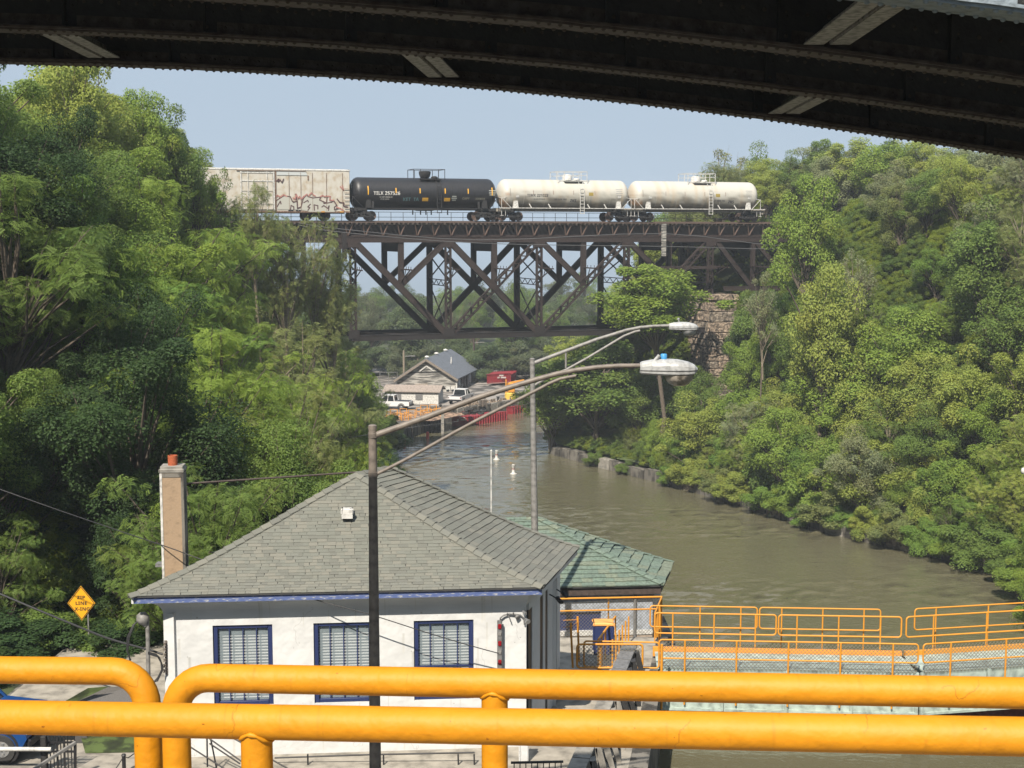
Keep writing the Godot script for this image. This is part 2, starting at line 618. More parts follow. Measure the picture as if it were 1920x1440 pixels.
	M.water.uv1_triplanar = true
	M.water.uv1_world_triplanar = true
	M.water.uv1_scale = Vector3(0.045, 0.045, 0.085)
	M.water_still = M.water.duplicate()
	M.water_still.normal_scale = 0.22
	M.water_still.roughness = 0.08
	M.water_still.uv1_scale = Vector3(0.06, 0.06, 0.12)


# ---- the lie of the land --------------------------------------------------------------------------
var EDGE_L := [[0, 0], [8, -0.7], [36, 3.76], [47, 5.5], [48, 6.8], [62, 6.6], [63, 0.0], [80, -9.0], [110, -12.5], [158, -13.5], [175, -9.2], [189, 2.2], [228, 26.0], [300, 70.0], [440, 140.0]]
var EDGE_R := [[0, 17.0], [47, 21.0], [60, 25.0], [96, 36.0], [110, 26.0], [129, 17.0], [141, 10.0], [153, 3.5], [165, 5.5], [190, 14.0], [225, 46.0], [300, 100.0], [440, 190.0]]
var TOE_L := [[0, -20.0], [34, -17.5], [42, -16.5], [46, -14.5], [52, -12.5], [60, -10.0], [80, -10.0], [110, -13.5], [150, -16.0], [165, -22.0], [200, -60.0], [250, -150.0]]
var BASE_L := [[0, 9.9], [46, 9.9], [47.5, 7.4], [62, 7.2], [76, 1.7], [152, 1.5], [158, 0.9], [225, 1.0], [235, 2.0], [440, 2.5]]
var land_noise := FastNoiseLite.new()

func ground(x: float, d: float) -> float:
	var l := table(d, EDGE_L)
	var r := table(d, EDGE_R)
	if x > l and x < r:
		return -4.0
	var bump := land_noise.get_noise_2d(x, d) * 1.2
	if x <= l:
		var t := table(d, TOE_L)
		var b := table(d, BASE_L)
		if d > 200.0:
			b += clampf((d - 230.0) * 0.01, 0.0, 1.5)
		var k := smooth01((t - x) / 23.0)
		return b + (26.5 - b) * k + bump * minf(1.0, k * 6.0)
	var s := x - r - 1.5
	if d > 175.0:
		return 1.6 + clampf(s * 0.03, 0.0, 1.5) if d > 230.0 else 1.4 + 23.0 * smooth01(s / 30.0) * clampf((230.0 - d) / 55.0, 0.0, 1.0)
	var k2 := smooth01(s / 22.0)
	var gap := d - (140.0 + (x - 2.8) * 0.335)
	if x < 34.0:
		k2 *= 1.0 - 0.72 * exp(-pow((gap + 5.0) / 9.0, 2.0)) * clampf((34.0 - x) / 8.0, 0.0, 1.0)
	return 1.1 + 24.5 * k2 + bump * minf(1.0, k2 * 6.0)


func build_land() -> void:
	land_noise.seed = 4
	land_noise.frequency = 0.06
	var mb := MB.new()
	var step := 2.5
	var nx := 112
	var nd := 190
	var p := []
	for j in nd + 1:
		var row := []
		for i in nx + 1:
			var x := -140.0 + i * step
			var d := j * step - 20.0
			row.push_back(Vector3(x, ground(x, maxf(d, 0.0)), -d))
		p.push_back(row)
	var nn := func(i: int, j: int) -> Vector3:
		var a: Vector3 = p[j][mini(i + 1, nx)] - p[j][maxi(i - 1, 0)]
		var b: Vector3 = p[mini(j + 1, nd)][i] - p[maxi(j - 1, 0)][i]
		return a.cross(b).normalized() * (1.0 if a.cross(b).y > 0 else -1.0)
	for j in nd:
		for i in nx:
			mb.quad_s(p[j][i], p[j][i + 1], p[j + 1][i + 1], p[j + 1][i], nn.call(i, j), nn.call(i + 1, j), nn.call(i + 1, j + 1), nn.call(i, j + 1))
	struct("terrain", mb, M.soil)
	# water
	mb = MB.new()
	mb.quad(Vector3(-60, -0.03, -185), Vector3(160, -0.03, -185), Vector3(160, -0.03, -450), Vector3(-60, -0.03, -450), Vector3.UP)
	# the reach in view has real ripples, stronger where the wind touches it
	var wave := FastNoiseLite.new()
	wave.seed = 21
	wave.frequency = 0.42
	wave.fractal_octaves = 3
	var gust := FastNoiseLite.new()
	gust.seed = 8
	gust.frequency = 0.035
	gust.fractal_octaves = 3
	var ws := 0.55
	var hgt := func(x: float, z: float) -> float:
		var g := 0.15 + 0.95 * smooth01(gust.get_noise_2d(x * 0.6, z * 1.6) * 1.6 + 0.5)
		return wave.get_noise_2d(x * 0.8, z * 1.5) * 0.105 * g
	var jz := 0
	while 43.5 + jz * ws < 186.0:
		var dz := 43.5 + jz * ws
		var xl := minf(table(dz, EDGE_L), table(dz + ws, EDGE_L)) - 1.5
		var xr := maxf(table(dz, EDGE_R), table(dz + ws, EDGE_R)) + 1.5
		var cols := int((xr - xl) / ws) + 1
		var rows := []
		for q in 2:
			var line := []
			for i in cols + 1:
				var x := snappedf(xl, ws) + i * ws
				var z := -(dz + q * ws)
				var h0: float = hgt.call(x, z)
				var nrm := Vector3((h0 - hgt.call(x + 0.15, z)) / 0.15, 1.0, (h0 - hgt.call(x, z + 0.15)) / 0.15).normalized()
				line.push_back([Vector3(x, h0, z), nrm])
			rows.push_back(line)
		for i in cols:
			var a0: Array = rows[0][i]; var a1: Array = rows[0][i + 1]; var b0: Array = rows[1][i]; var b1: Array = rows[1][i + 1]
			mb.quad_s(a0[0], a1[0], b1[0], b0[0], a0[1], a1[1], b1[1], b0[1])
		jz += 1
	struct("canal_water", mb, M.water)
	mb = MB.new()
	mb.quad(Vector3(-4, 8.0, 8), Vector3(24, 8.0, 8), Vector3(24, 8.0, -43.2), Vector3(-4, 8.0, -43.2), Vector3.UP)
	struct("lock_chamber_water", mb, M.water_still)
	# left lock wall with its paved top
	mb = MB.new()
	mb.slab([Vector3(-17, 10.15, -2), Vector3(-2.0, 10.15, -2), Vector3(-0.7, 10.15, -8), Vector3(3.76, 10.15, -36.3), Vector3(5.4, 10.15, -46.8), Vector3(-15, 10.15, -46.8)], Vector3(0, -14, 0))
	struct("lock_wall", mb, M.concrete_dark)
	mb = MB.new()
	var lower := [Vector3(-12, 7.65, -46.9), Vector3(6.7, 7.65, -46.9), Vector3(6.5, 7.65, -62), Vector3(-11, 7.65, -62)]
	mb.slab(lower, Vector3(0, -12, 0))
	struct("lower_lock_wall", mb, M.concrete_dark)
	mb = MB.new()
	mb.quad(Vector3(-16.9, 10.155, -3), Vector3(-2.3, 10.155, -3), Vector3(5.0, 10.155, -46.7), Vector3(-14.9, 10.155, -46.7), Vector3.UP)
	struct("pavement", mb, M.pave)
	# right lock wall, outside the frame
	mb = MB.new()
	mb.slab([Vector3(17.2, 10.15, -2), Vector3(30, 10.15, -2), Vector3(32, 10.15, -50), Vector3(20.6, 10.15, -50)], Vector3(0, -14, 0))
	struct("lock_wall", mb, M.concrete_dark)
	# right bank of the canal: an old wall of concrete panels
	var wall := thing("canal_wall", "low stained concrete wall along the right bank under the overhanging shrubs", "canal wall", Vector3(26, 0, -110))
	var prev := Vector3.ZERO
	var d := 88.0
	var k := 0
	while d < 152.0:
		var q := Vector3(table(d, EDGE_R), 0, -d)
		if prev != Vector3.ZERO:
			var u := (q - prev).normalized()
			var h := 0.95 + 0.12 * sin(k * 1.7)
			var m := MB.new()
			m.bevel_box((prev + q) * 0.5 + Vector3(0, h * 0.5 - 0.6, 0), Vector3((q - prev).length() - 0.06, h + 1.2, 0.9 + 0.08 * sin(k * 2.3)), 0.04, Basis(u, Vector3.UP, u.cross(Vector3.UP)))
			part("panel", m, M.concrete if k % 9 == 4 else (M.stone_b if k % 7 == 3 else M.concrete_dark), wall)
		prev = q
		k += 1
		d += 1.75
	# grass shelf at the bend
	mb = MB.new()
	mb.quad(Vector3(10.6, 1.30, -139.6), Vector3(15, 1.32, -134), Vector3(20, 2.4, -137), Vector3(14, 2.2, -144), Vector3.UP)
	struct("grass_bank", mb, M.lawn)


# ---- the riveted girder bridge overhead -----------------------------------------------------------
func arch(x: float) -> float:
	return EYE + 1.77 - 0.0908 * x - 0.0061 * x * x

func build_overhead_bridge() -> void:
	var b := thing("girder_bridge", "riveted steel girder bridge with arched underside crossing close overhead", "bridge", Vector3(0, EYE, -13))
	var zs := [-9.0, -11.6, -14.2, -17.0]
	var top := EYE + 4.0
	var x0 := -24.0
	var x1 := 17.0
	for gi in 4:
		var z: float = zs[gi]
		var m := MB.new()
		var n := 41
		for i in n:
			var xa := x0 + (x1 - x0) * i / n
			var xb := x0 + (x1 - x0) * (i + 1) / n
			for s in [0.012, -0.012]:
				m.quad(Vector3(xa, arch(xa), z + s), Vector3(xb, arch(xb), z + s), Vector3(xb, top, z + s), Vector3(xa, top, z + s), Vector3(0, 0, s))
			# a second plate riveted to the web, its upper edge half way up
			for s in [0.024, -0.024]:
				m.quad(Vector3(xa, arch(xa), z + s), Vector3(xb, arch(xb), z + s), Vector3(xb, arch(xb) + 0.34, z + s), Vector3(xa, arch(xa) + 0.34, z + s), Vector3(0, 0, s))
				m.quad(Vector3(xa, arch(xa) + 0.34, z), Vector3(xb, arch(xb) + 0.34, z), Vector3(xb, arch(xb) + 0.34, z + s), Vector3(xa, arch(xa) + 0.34, z + s), Vector3.UP)
		var g := part("girder", m, M.girder, b)
		# flange: two plates, the lower one a little narrower, with ragged edges
		m = MB.new()
		var r := RandomNumberGenerator.new()
		r.seed = 50 + gi
		n = 260
		var edge := []
		for i in n + 1:
			edge.push_back([r.randf() * 0.008, r.randf() * 0.008, r.randf() * 0.006])
		for i in n:
			var xa := x0 + (x1 - x0) * i / n
			var xb := x0 + (x1 - x0) * (i + 1) / n
			var ya := arch(xa)
			var yb := arch(xb)
			var w := 0.19
			for q in [[w, 0.0, 0.022], [w - 0.035, -0.02, 0.022]]:
				var wa: float = q[0] - edge[i][0]
				var wb: float = q[0] - edge[i + 1][0]
				var va: float = q[0] - edge[i][1]
				var vb: float = q[0] - edge[i + 1][1]
				var la: float = ya + q[1] - 0.02 - edge[i][2]
				var lb: float = yb + q[1] - 0.02 - edge[i + 1][2]
				m.quad(Vector3(xa, la, z + wa), Vector3(xb, lb, z + wb), Vector3(xb, lb, z - vb), Vector3(xa, la, z - va), Vector3.DOWN)
				m.quad(Vector3(xa, la, z + wa), Vector3(xb, lb, z + wb), Vector3(xb, lb + q[2], z + wb), Vector3(xa, la + q[2], z + wa), Vector3.BACK)
				m.quad(Vector3(xa, la, z - va), Vector3(xb, lb, z - vb), Vector3(xb, lb + q[2], z - vb), Vector3(xa, la + q[2], z - va), Vector3.FORWARD)
				m.quad(Vector3(xa, la + q[2], z + wa), Vector3(xb, lb + q[2], z + wb), Vector3(xb, lb + q[2], z - vb), Vector3(xa, la + q[2], z - va), Vector3.UP)
			# angle irons joining web and flange
			for s in [1.0, -1.0]:
				m.quad(Vector3(xa, ya + 0.004, z + 0.13 * s), Vector3(xb, yb + 0.004, z + 0.13 * s), Vector3(xb, yb + 0.022, z + 0.03 * s), Vector3(xa, ya + 0.022, z + 0.03 * s), Vector3(0, 1, s))
				m.quad(Vector3(xa, ya + 0.01, z + 0.036 * s), Vector3(xb, yb + 0.01, z + 0.036 * s), Vector3(xb, yb + 0.13, z + 0.036 * s), Vector3(xa, ya + 0.13, z + 0.036 * s), Vector3(0, 0, s))
		part("flange", m, M.fascia if gi == 0 else M.flange, g)
		# rivets under the flange and along the web
		m = MB.new()
		var head := [Vector2(0.020, 0.0), Vector2(0.017, 0.011), Vector2(0.008, 0.018), Vector2(0.0, 0.019)]
		var down := Basis(Vector3.RIGHT, Vector3.DOWN, Vector3.FORWARD)
		var outw := Basis(Vector3.RIGHT, Vector3.BACK, Vector3.DOWN)
		var x := -8.5
		var k := 0
		while x < 8.5:
			if r.randf() < 0.93:
				m.lathe(head, Vector3(x, arch(x) - 0.042, z + 0.125 + r.randf_range(-0.004, 0.004)), down, 7)
			if r.randf() < 0.93:
				m.lathe(head, Vector3(x + 0.045, arch(x + 0.045) - 0.042, z - 0.125), down, 7)
			if k % 2 == 0:
				m.lathe(head, Vector3(x, arch(x) + 0.075, z + 0.037), outw, 6)
				m.lathe(head, Vector3(x, arch(x) + 0.27, z + 0.025), outw, 6)
			x += 0.088
			k += 1
		part("rivet", m, M.fascia if gi == 0 else M.flange, g, "stuff")
		# stiffeners: a pair of angles on the web
		var sx := -8.0 + gi * 0.37
		while sx < 8.5:
			m = MB.new()
			var yb2 := arch(sx) + 0.02
			for s in [1.0, -1.0]:
				m.box(Vector3(sx, (yb2 + top) * 0.5, z + 0.075 * s), Vector3(0.016, top - yb2, 0.10))
				m.box(Vector3(sx + 0.055, (yb2 + top) * 0.5, z + 0.034 * s), Vector3(0.11, top - yb2, 0.014))
			for i in 8:
				m.lathe([Vector2(0.018, 0.0), Vector2(0.012, 0.012), Vector2(0.0, 0.016)], Vector3(sx + 0.07, yb2 + 0.2 + i * 0.22, z + 0.041), outw, 6)
			part("stiffener", m, M.girder, g)
			sx += 1.4
	# lateral struts of two pale angles back to back
	for s in [[85, 52, 2, 195, 97, 3], [775, 92, 2, 832, 132, 3], [1675, 14, 0, 1550, 86, 1], [1545, 176, 2, 1470, 207, 3], [-420, 10, 2, -330, 80, 3], [2300, 120, 0, 2150, 200, 1]]:
		var za: float = zs[s[2]] - 0.19
		var zb: float = zs[s[5]] + 0.18
		var pa := at(s[0], s[1], -za)
		var pb := at(s[3], s[4], -zb)
		pa.y = arch(pa.x) + 0.03
		pb.y = arch(pb.x) + 0.03
		var u := (pb - pa).normalized()
		var side := u.cross(Vector3.UP).normalized()
		var m := MB.new()
		for k in [-0.105, 0.105]:
			m.beam(pa + side * k, pb + side * k, 0.16, 0.014)
			m.beam(pa + side * (k * 0.25) + Vector3(0, 0.07, 0), pb + side * (k * 0.25) + Vector3(0, 0.07, 0), 0.014, 0.13)
		part("strut", m, M.strut, b)
	# deck
	var m := MB.new()
	m.box(Vector3((x0 + x1) * 0.5, top + 0.18, -12.3), Vector3(x1 - x0, 0.36, 10.6))
	part("deck", m, M.concrete_dark, b)
	m = MB.new()
	m.box(Vector3((x0 + x1) * 0.5, top + 0.7, -7.15), Vector3(x1 - x0, 0.7, 0.2))
	m.box(Vector3((x0 + x1) * 0.5, top + 0.7, -17.45), Vector3(x1 - x0, 0.7, 0.2))
	part("parapet", m, M.concrete, b)
	# abutments
	for s in [[-26.0, 1.0], [18.6, 1.0]]:
		m = MB.new()
		m.box(Vector3(s[0], (top + 6.0) * 0.5, -12.6), Vector3(4.4, top - 6.0, 10.4))
		part("abutment", m, M.concrete_dark, b)


# ---- the railway bridge ---------------------------------------------------------------------------
var RB_O: Vector3
var RB_U: Vector3
var RB_N: Vector3
var RB_P := 4.76
var RB_W := 7.0

func rb(s: float, y: float, nn: float) -> Vector3:      # along the track from the middle of the span, height, metres behind the near truss
	return Vector3(RB_O.x, 0, RB_O.z) + RB_U * s + RB_N * nn + Vector3(0, y, 0)

func s_at(px: float, nn: float) -> float:
	var r := ray(px, 414.0)
	var o := Vector3(RB_O.x, 0, RB_O.z) + RB_N * nn
	# r.x / r.z must match
	var k := r.x / -r.z
	return (k * -o.z - o.x) / (RB_U.x + k * RB_U.z)

func member(a: Vector3, b: Vector3, w: float, dep: float, laced: bool, n: Vector3) -> MB:
	var m := MB.new()
	var u := (b - a).normalized()
	var v := n.cross(u).normalized()
	if not laced:
		m.box((a + b) * 0.5, Vector3(w * 0.86, dep, (b - a).length()), Basis(v, u.cross(v), u))
		for s in [-0.5, 0.5]:
			m.beam(a + v * w * s, b + v * w * s, 0.06, dep + 0.08, n)
		return m
	for s in [-0.5, 0.5]:
		m.beam(a + v * w * s, b + v * w * s, 0.15, dep, n)
	var l := (b - a).length()
	var cnt := int(l / (w * 0.95))
	for f in [-0.5, 0.5]:
		for i in cnt:
			var p: Vector3 = a + u * (l * i / cnt) + n * dep * f
			var q: Vector3 = a + u * (l * (i + 1) / cnt) + n * dep * f
			var s: float = 0.5 if i % 2 else -0.5
			m.beam(p + v * w * s, q - v * w * s, 0.11, 0.02, n)
	return m

func build_rail_bridge() -> void:
	var theta := deg_to_rad(18.5)
	RB_U = Vector3(cos(theta), 0, -sin(theta))
	RB_N = Vector3(-sin(theta), 0, -cos(theta))
	RB_O = at(1011, 447, 140)
	var y_rail := at(1011, 414.5, 141).y
	var y_top := at(1011, 449, 140).y
	var y_bot := at(1011, 626, 140).y
	var y_mid := (y_top + y_bot) * 0.5 + 0.35
	var b := thing("railway_bridge", "rusty steel deck truss railway bridge carrying the freight train over the canal", "bridge", rb(0, y_bot, RB_W * 0.5))
	for f in 2:
		var nn := RB_W * f
		var mt: Material = M.truss if f == 0 else M.truss_dark  # far truss takes the copy with shade in its colour
		var T := func(i: float) -> Vector3: return rb((i - 4.0) * RB_P, y_top, nn)
		var B := func(i: float) -> Vector3: return rb((i - 4.0) * RB_P, y_bot, nn)
		var C := func(i: float) -> Vector3: return rb((i - 4.0) * RB_P, y_mid, nn)
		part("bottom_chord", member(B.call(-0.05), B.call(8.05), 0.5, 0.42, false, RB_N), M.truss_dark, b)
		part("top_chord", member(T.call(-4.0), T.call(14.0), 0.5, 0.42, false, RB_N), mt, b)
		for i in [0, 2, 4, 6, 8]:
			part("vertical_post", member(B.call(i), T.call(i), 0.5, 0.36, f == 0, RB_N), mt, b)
		for i in [1, 3, 5, 7]:
			part("hanger", member(C.call(i) - Vector3(0, 0.3, 0), T.call(i), 0.48, 0.3, false, RB_N), mt, b)
		for q in [[0, 2, 1], [4, 2, 0], [2, 4, 1], [6, 4, 0], [8, 6, 0]]:
			part("diagonal", member(T.call(q[0]), B.call(q[1]), 0.54, 0.36, q[2] == 0 and f == 0, RB_N), mt, b)
		for q in [[2, 1], [4, 5], [6, 7], [6, 5]]:
			if q[1] != 5 or q[0] == 4:
				part("diagonal", member(T.call(q[0]), C.call(q[1]), 0.48, 0.3, false, RB_N), mt, b)
		# approach spans, shallower
		var y_low := at(1500, 541, 147).y
		for e in [[8.35, 14.0], [-4.0, -0.35]]:
			part("bottom_chord", member(rb((e[0] - 4.0) * RB_P, y_low, nn), rb((e[1] - 4.0) * RB_P, y_low, nn), 0.42, 0.4, false, RB_N), mt, b)
		var L := func(i: float) -> Vector3: return rb((i - 4.0) * RB_P, y_low, nn)
		for i in [9.05, 10.1, 11.15, 12.2, -1.0, -2.0]:
			part("vertical_post", member(L.call(i), T.call(i), 0.36, 0.3, false, RB_N), mt, b)
		for q in [[8.1, 9.05, 1], [9.05, 10.1, 1], [10.1, 11.15, 1], [12.2, 11.15, 1], [-0.15, -1.0, 1], [-1.0, -2.0, 1]]:
			part("diagonal", member(T.call(q[0]), L.call(q[1]), 0.4, 0.32, false, RB_N), mt, b)
		# gusset plates
		for i in [0, 2, 4, 6, 8]:
			var m: MB
			for y in [y_top - 0.35, y_bot + 0.35]:
				m = MB.new()
				m.box(rb((i - 4.0) * RB_P, y, nn - 0.24), Vector3(1.1, 0.8, 0.03), Basis(RB_U, Vector3.UP, -RB_N))
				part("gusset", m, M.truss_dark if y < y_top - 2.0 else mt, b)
	# cross frames
	for i in range(-3, 14):
		var s := (i - 4.0) * RB_P
		var m := MB.new()
		if i % 2:
			m.box(rb(s, y_top - 0.55, RB_W * 0.5), Vector3(0.05, 1.25, RB_W), Basis(RB_U, Vector3.UP, -RB_N))
			m.box(rb(s, y_top - 1.16, RB_W * 0.5), Vector3(0.34, 0.05, RB_W), Basis(RB_U, Vector3.UP, -RB_N))
		else:
			m.box(rb(s, y_top - 0.3, RB_W * 0.5), Vector3(0.3, 0.6, RB_W), Basis(RB_U, Vector3.UP, -RB_N))
		part("floor_beam", m, M.truss_dark, b)
		if i % 2 == 0 and i >= 0 and i <= 8:
			m = MB.new()
			var ym := y_mid + 0.1
			for q in [[y_top - 1.6, ym + 0.3], [ym + 0.3, y_top - 1.6], [ym - 0.3, y_bot + 0.4], [y_bot + 0.4, ym - 0.3]]:
				m.beam(rb(s, q[0], 0.0), rb(s, q[1], RB_W), 0.1, 0.1)
			for y in [ym + 0.28, ym - 0.28]:
				m.beam(rb(s, y, 0.0), rb(s, y, RB_W), 0.1, 0.08)
			for k in 8:
				m.beam(rb(s, ym + (0.26 if k % 2 else -0.26), RB_W * k / 8.0), rb(s, ym - (0.26 if k % 2 else -0.26), RB_W * (k + 1) / 8.0), 0.06, 0.05)
			part("sway_frame", m, M.truss_dark, b)
	# lateral bracing in the plane of the bottom chords
	for i in [0, 2, 4, 6]:
		var m := MB.new()
		m.beam(rb((i - 4.0) * RB_P, y_bot, 0), rb((i - 2.0) * RB_P, y_bot, RB_W), 0.16, 0.1)
		m.beam(rb((i - 2.0) * RB_P, y_bot + 0.12, 0), rb((i - 4.0) * RB_P, y_bot + 0.12, RB_W), 0.16, 0.1)
		part("lateral_brace", m, M.truss_dark, b)
	# stringers under the track and the plate that carries the deck edge
	var y_deck := y_rail - 0.38
	var s0 := -9.0 * RB_P
	var s1 := 11.5 * RB_P
	for nn in [0.9, 2.6, 4.4, 6.1]:
		var m := MB.new()
		m.beam(rb(s0, (y_top + y_deck) * 0.5 + 0.05, nn), rb(s1, (y_top + y_deck) * 0.5 + 0.05, nn), 0.06, y_deck - y_top - 0.1)
		m.beam(rb(s0, y_top + 0.16, nn), rb(s1, y_top + 0.16, nn), 0.36, 0.05)
		part("stringer", m, M.truss_dark, b)
	var m2 := MB.new()
	m2.beam(rb(s0, y_top + 0.36, 0.12), rb(s1, y_top + 0.36, 0.12), 0.3, 0.22)
	part("edge_flange", m2, M.truss, b)
	# ties, rails, walkway brackets and railing
	m2 = MB.new()
	var s := s0
	var r := RandomNumberGenerator.new()
	r.seed = 9
	while s < s1:
		m2.box(rb(s, y_deck + 0.09, 2.9 + r.randf_range(-0.1, 0.1)), Vector3(0.22, 0.2, 6.9), Basis(RB_U, Vector3.UP, -RB_N))
		s += 0.46
	part("ties", m2, M.tie, b, "stuff")
	for nn in [2.78, 4.22]:
		m2 = MB.new()
		m2.beam(rb(s0, y_rail - 0.07, nn), rb(s1, y_rail - 0.07, nn), 0.075, 0.15)
		part("rail", m2, M.rail, b)
	m2 = MB.new()
	m2.beam(rb(s0, y_deck + 0.2, -0.62), rb(s1, y_deck + 0.2, -0.62), 0.28, 0.1)
	part("walkway_plank", m2, M.rail, b)
	s = s0 + 1.0
	while s < s1:
		m2 = MB.new()
		m2.beam(rb(s - 0.42, y_deck + 0.13, -0.6), rb(s - 0.04, y_top + 0.42, -0.05), 0.12, 0.12)
		m2.beam(rb(s + 0.42, y_deck + 0.13, -0.6), rb(s + 0.04, y_top + 0.42, -0.05), 0.12, 0.12)
		part("walkway_bracket", m2, M.bracket, b)
		s += 1.72
	m2 = MB.new()
	s = s0
	var far_n := RB_W + 0.6
	while s < s1:
		m2.beam(rb(s, y_deck, far_n), rb(s, y_rail + 0.95, far_n), 0.05, 0.05)
		s += 1.28
	for y in [0.42, 0.93]:
		m2.beam(rb(s0, y_rail + y, far_n), rb(s1, y_rail + y, far_n), 0.05, 0.05)
	part("walkway_railing", m2, M.car_dark, b)
	# outriggers that carry the cables past the truss
	for i in range(0, 11):
		m2 = MB.new()
		var sc := (i - 4.0) * RB_P
		var yo := y_mid + 1.55
		m2.beam(rb(sc, yo, 0.1), rb(sc, yo, -4.2), 0.12, 0.12)
		m2.beam(rb(sc, yo - 1.15, -0.2), rb(sc, yo - 0.08, -3.4), 0.08, 0.08)
		m2.beam(rb(sc, yo - 0.8, -1.3), rb(sc, yo, -1.9), 0.06, 0.06)
		for k in 4:
			m2.beam(rb(sc, yo, -1.2 - k * 0.9), rb(sc, yo + 0.3, -1.2 - k * 0.9), 0.05, 0.05)
		part("outrigger", m2, M.truss, b)
	m2 = MB.new()
	m2.beam(rb(4.05 * RB_P, y_mid + 1.5, -1.6), rb(2.1 * RB_P, y_mid + 1.5, -1.6), 0.3, 0.3)
	part("outrigger_beam", m2, M.truss, b)
	# two pale cable posts in front of the truss
	for q in [[645, 436, 490, -1.6], [1245, 420, 480, -1.6]]:
		m2 = MB.new()
		var ss := s_at(q[0], q[3])
		var pt := rb(ss, 0, q[3])
		m2.box(Vector3(pt.x, (at(q[0], q[1], -pt.z).y + at(q[0], q[2], -pt.z).y) * 0.5, pt.z), Vector3(0.42, at(q[0], q[1], -pt.z).y - at(q[0], q[2], -pt.z).y, 0.3), Basis(RB_U, Vector3.UP, -RB_N))
		part("cable_post", m2, M.wood_grey if q[0] > 1000 else M.truss_dark, b)
	build_pier(8.2, y_bot)


func build_pier(i: float, _y: float) -> void:
	var right := i > 4.0
	var sc := (i - 4.0) * RB_P
	var y_cap := at(1350, 562, 146).y
	if not right:
		y_cap = at(1011, 632, 140).y - 0.4
	var p := thing("stone_pier", "tapering rough stone pier under the right end of the railway bridge" if right else "stone pier at the left end of the railway bridge, behind the trees", "pier", rb(sc, -1.0, 2.0))
	var q := Basis(RB_U, Vector3.UP, -RB_N)
	var half_u := 1.35
	var n0 := -1.6
	var y := -1.0
	var k := 0
	var r := RandomNumberGenerator.new()
	r.seed = 31
	while y < y_cap - 0.1:
		var up := y > y_cap - 3.4
		var h := 0.74 if not up else 1.1
		h = minf(h, y_cap - y)
		if y_cap - y - h < 0.25:
			h = y_cap - y
		var t := (y_cap - y) * 0.062
		var hu := half_u + t
		var front := n0 - t
		var back := n0 + 9.5 + t
		# front row of blocks, then the two long sides
		var cuts := [-hu, -hu + (0.55 if k % 2 else 0.9) * hu, hu - (0.4 if k % 2 else 0.75) * hu, hu] if not up else [-hu, hu]
		for c in cuts.size() - 1:
			var m := MB.new()
			var w: float = cuts[c + 1] - cuts[c]
			var proud := 0.0 if up else r.randf_range(-0.02, 0.09)
			m.bevel_box(rb(sc + (cuts[c] + cuts[c + 1]) * 0.5, y + h * 0.5, front + 0.5 - proud), Vector3(w - 0.05, h - 0.05, 1.0), 0.06, q)
			part("block", m, M.stone_a if (k + c) % 3 else M.stone_b, p)
		for sd in [-1.0, 1.0]:
			var nb := front + 1.0
			while nb < back - 0.2:
				var l := minf(2.1 + r.randf_range(-0.3, 0.3), back - nb)
				var m := MB.new()
				m.bevel_box(rb(sc + sd * (hu - 0.5), y + h * 0.5, nb + l * 0.5), Vector3(1.0 + r.randf_range(-0.02, 0.1), h - 0.05, l - 0.05), 0.06, q)
				part("block", m, M.stone_a if r.randf() < 0.7 else M.stone_b, p)
				nb += l
		y += h
		k += 1
	var core := MB.new()
	core.box(rb(sc, (y_cap - 1.0) * 0.5, n0 + 5.0), Vector3(half_u * 2.0 - 0.5, y_cap - 1.0, 8.4), q)
	part("core", core, M.concrete_dark, p)
	var cap := MB.new()
	cap.bevel_box(rb(sc, y_cap + 0.3, n0 + 4.75), Vector3(half_u * 2.0 + 0.35, 0.6, 10.0), 0.05, q)
	part("cap_stone", cap, M.stone_a, p)


# ---- the freight train (each car is built along x, standing on the rails, its near side towards +z) ----
func wheel_mb(o: Vector3, r: float, w: float) -> MB:
	var m := MB.new()
	var b := Basis(Vector3.RIGHT, Vector3.BACK, Vector3.DOWN)
	m.lathe([Vector2(0.0, -w * 0.5), Vector2(r * 0.78, -w * 0.5), Vector2(r, -w * 0.4), Vector2(r, w * 0.4), Vector2(r * 0.8, w * 0.5), Vector2(r * 0.7, w * 0.2), Vector2(r * 0.25, w * 0.2), Vector2(r * 0.2, w * 0.6), Vector2(0.0, w * 0.6)], o, b, 18)
	return m

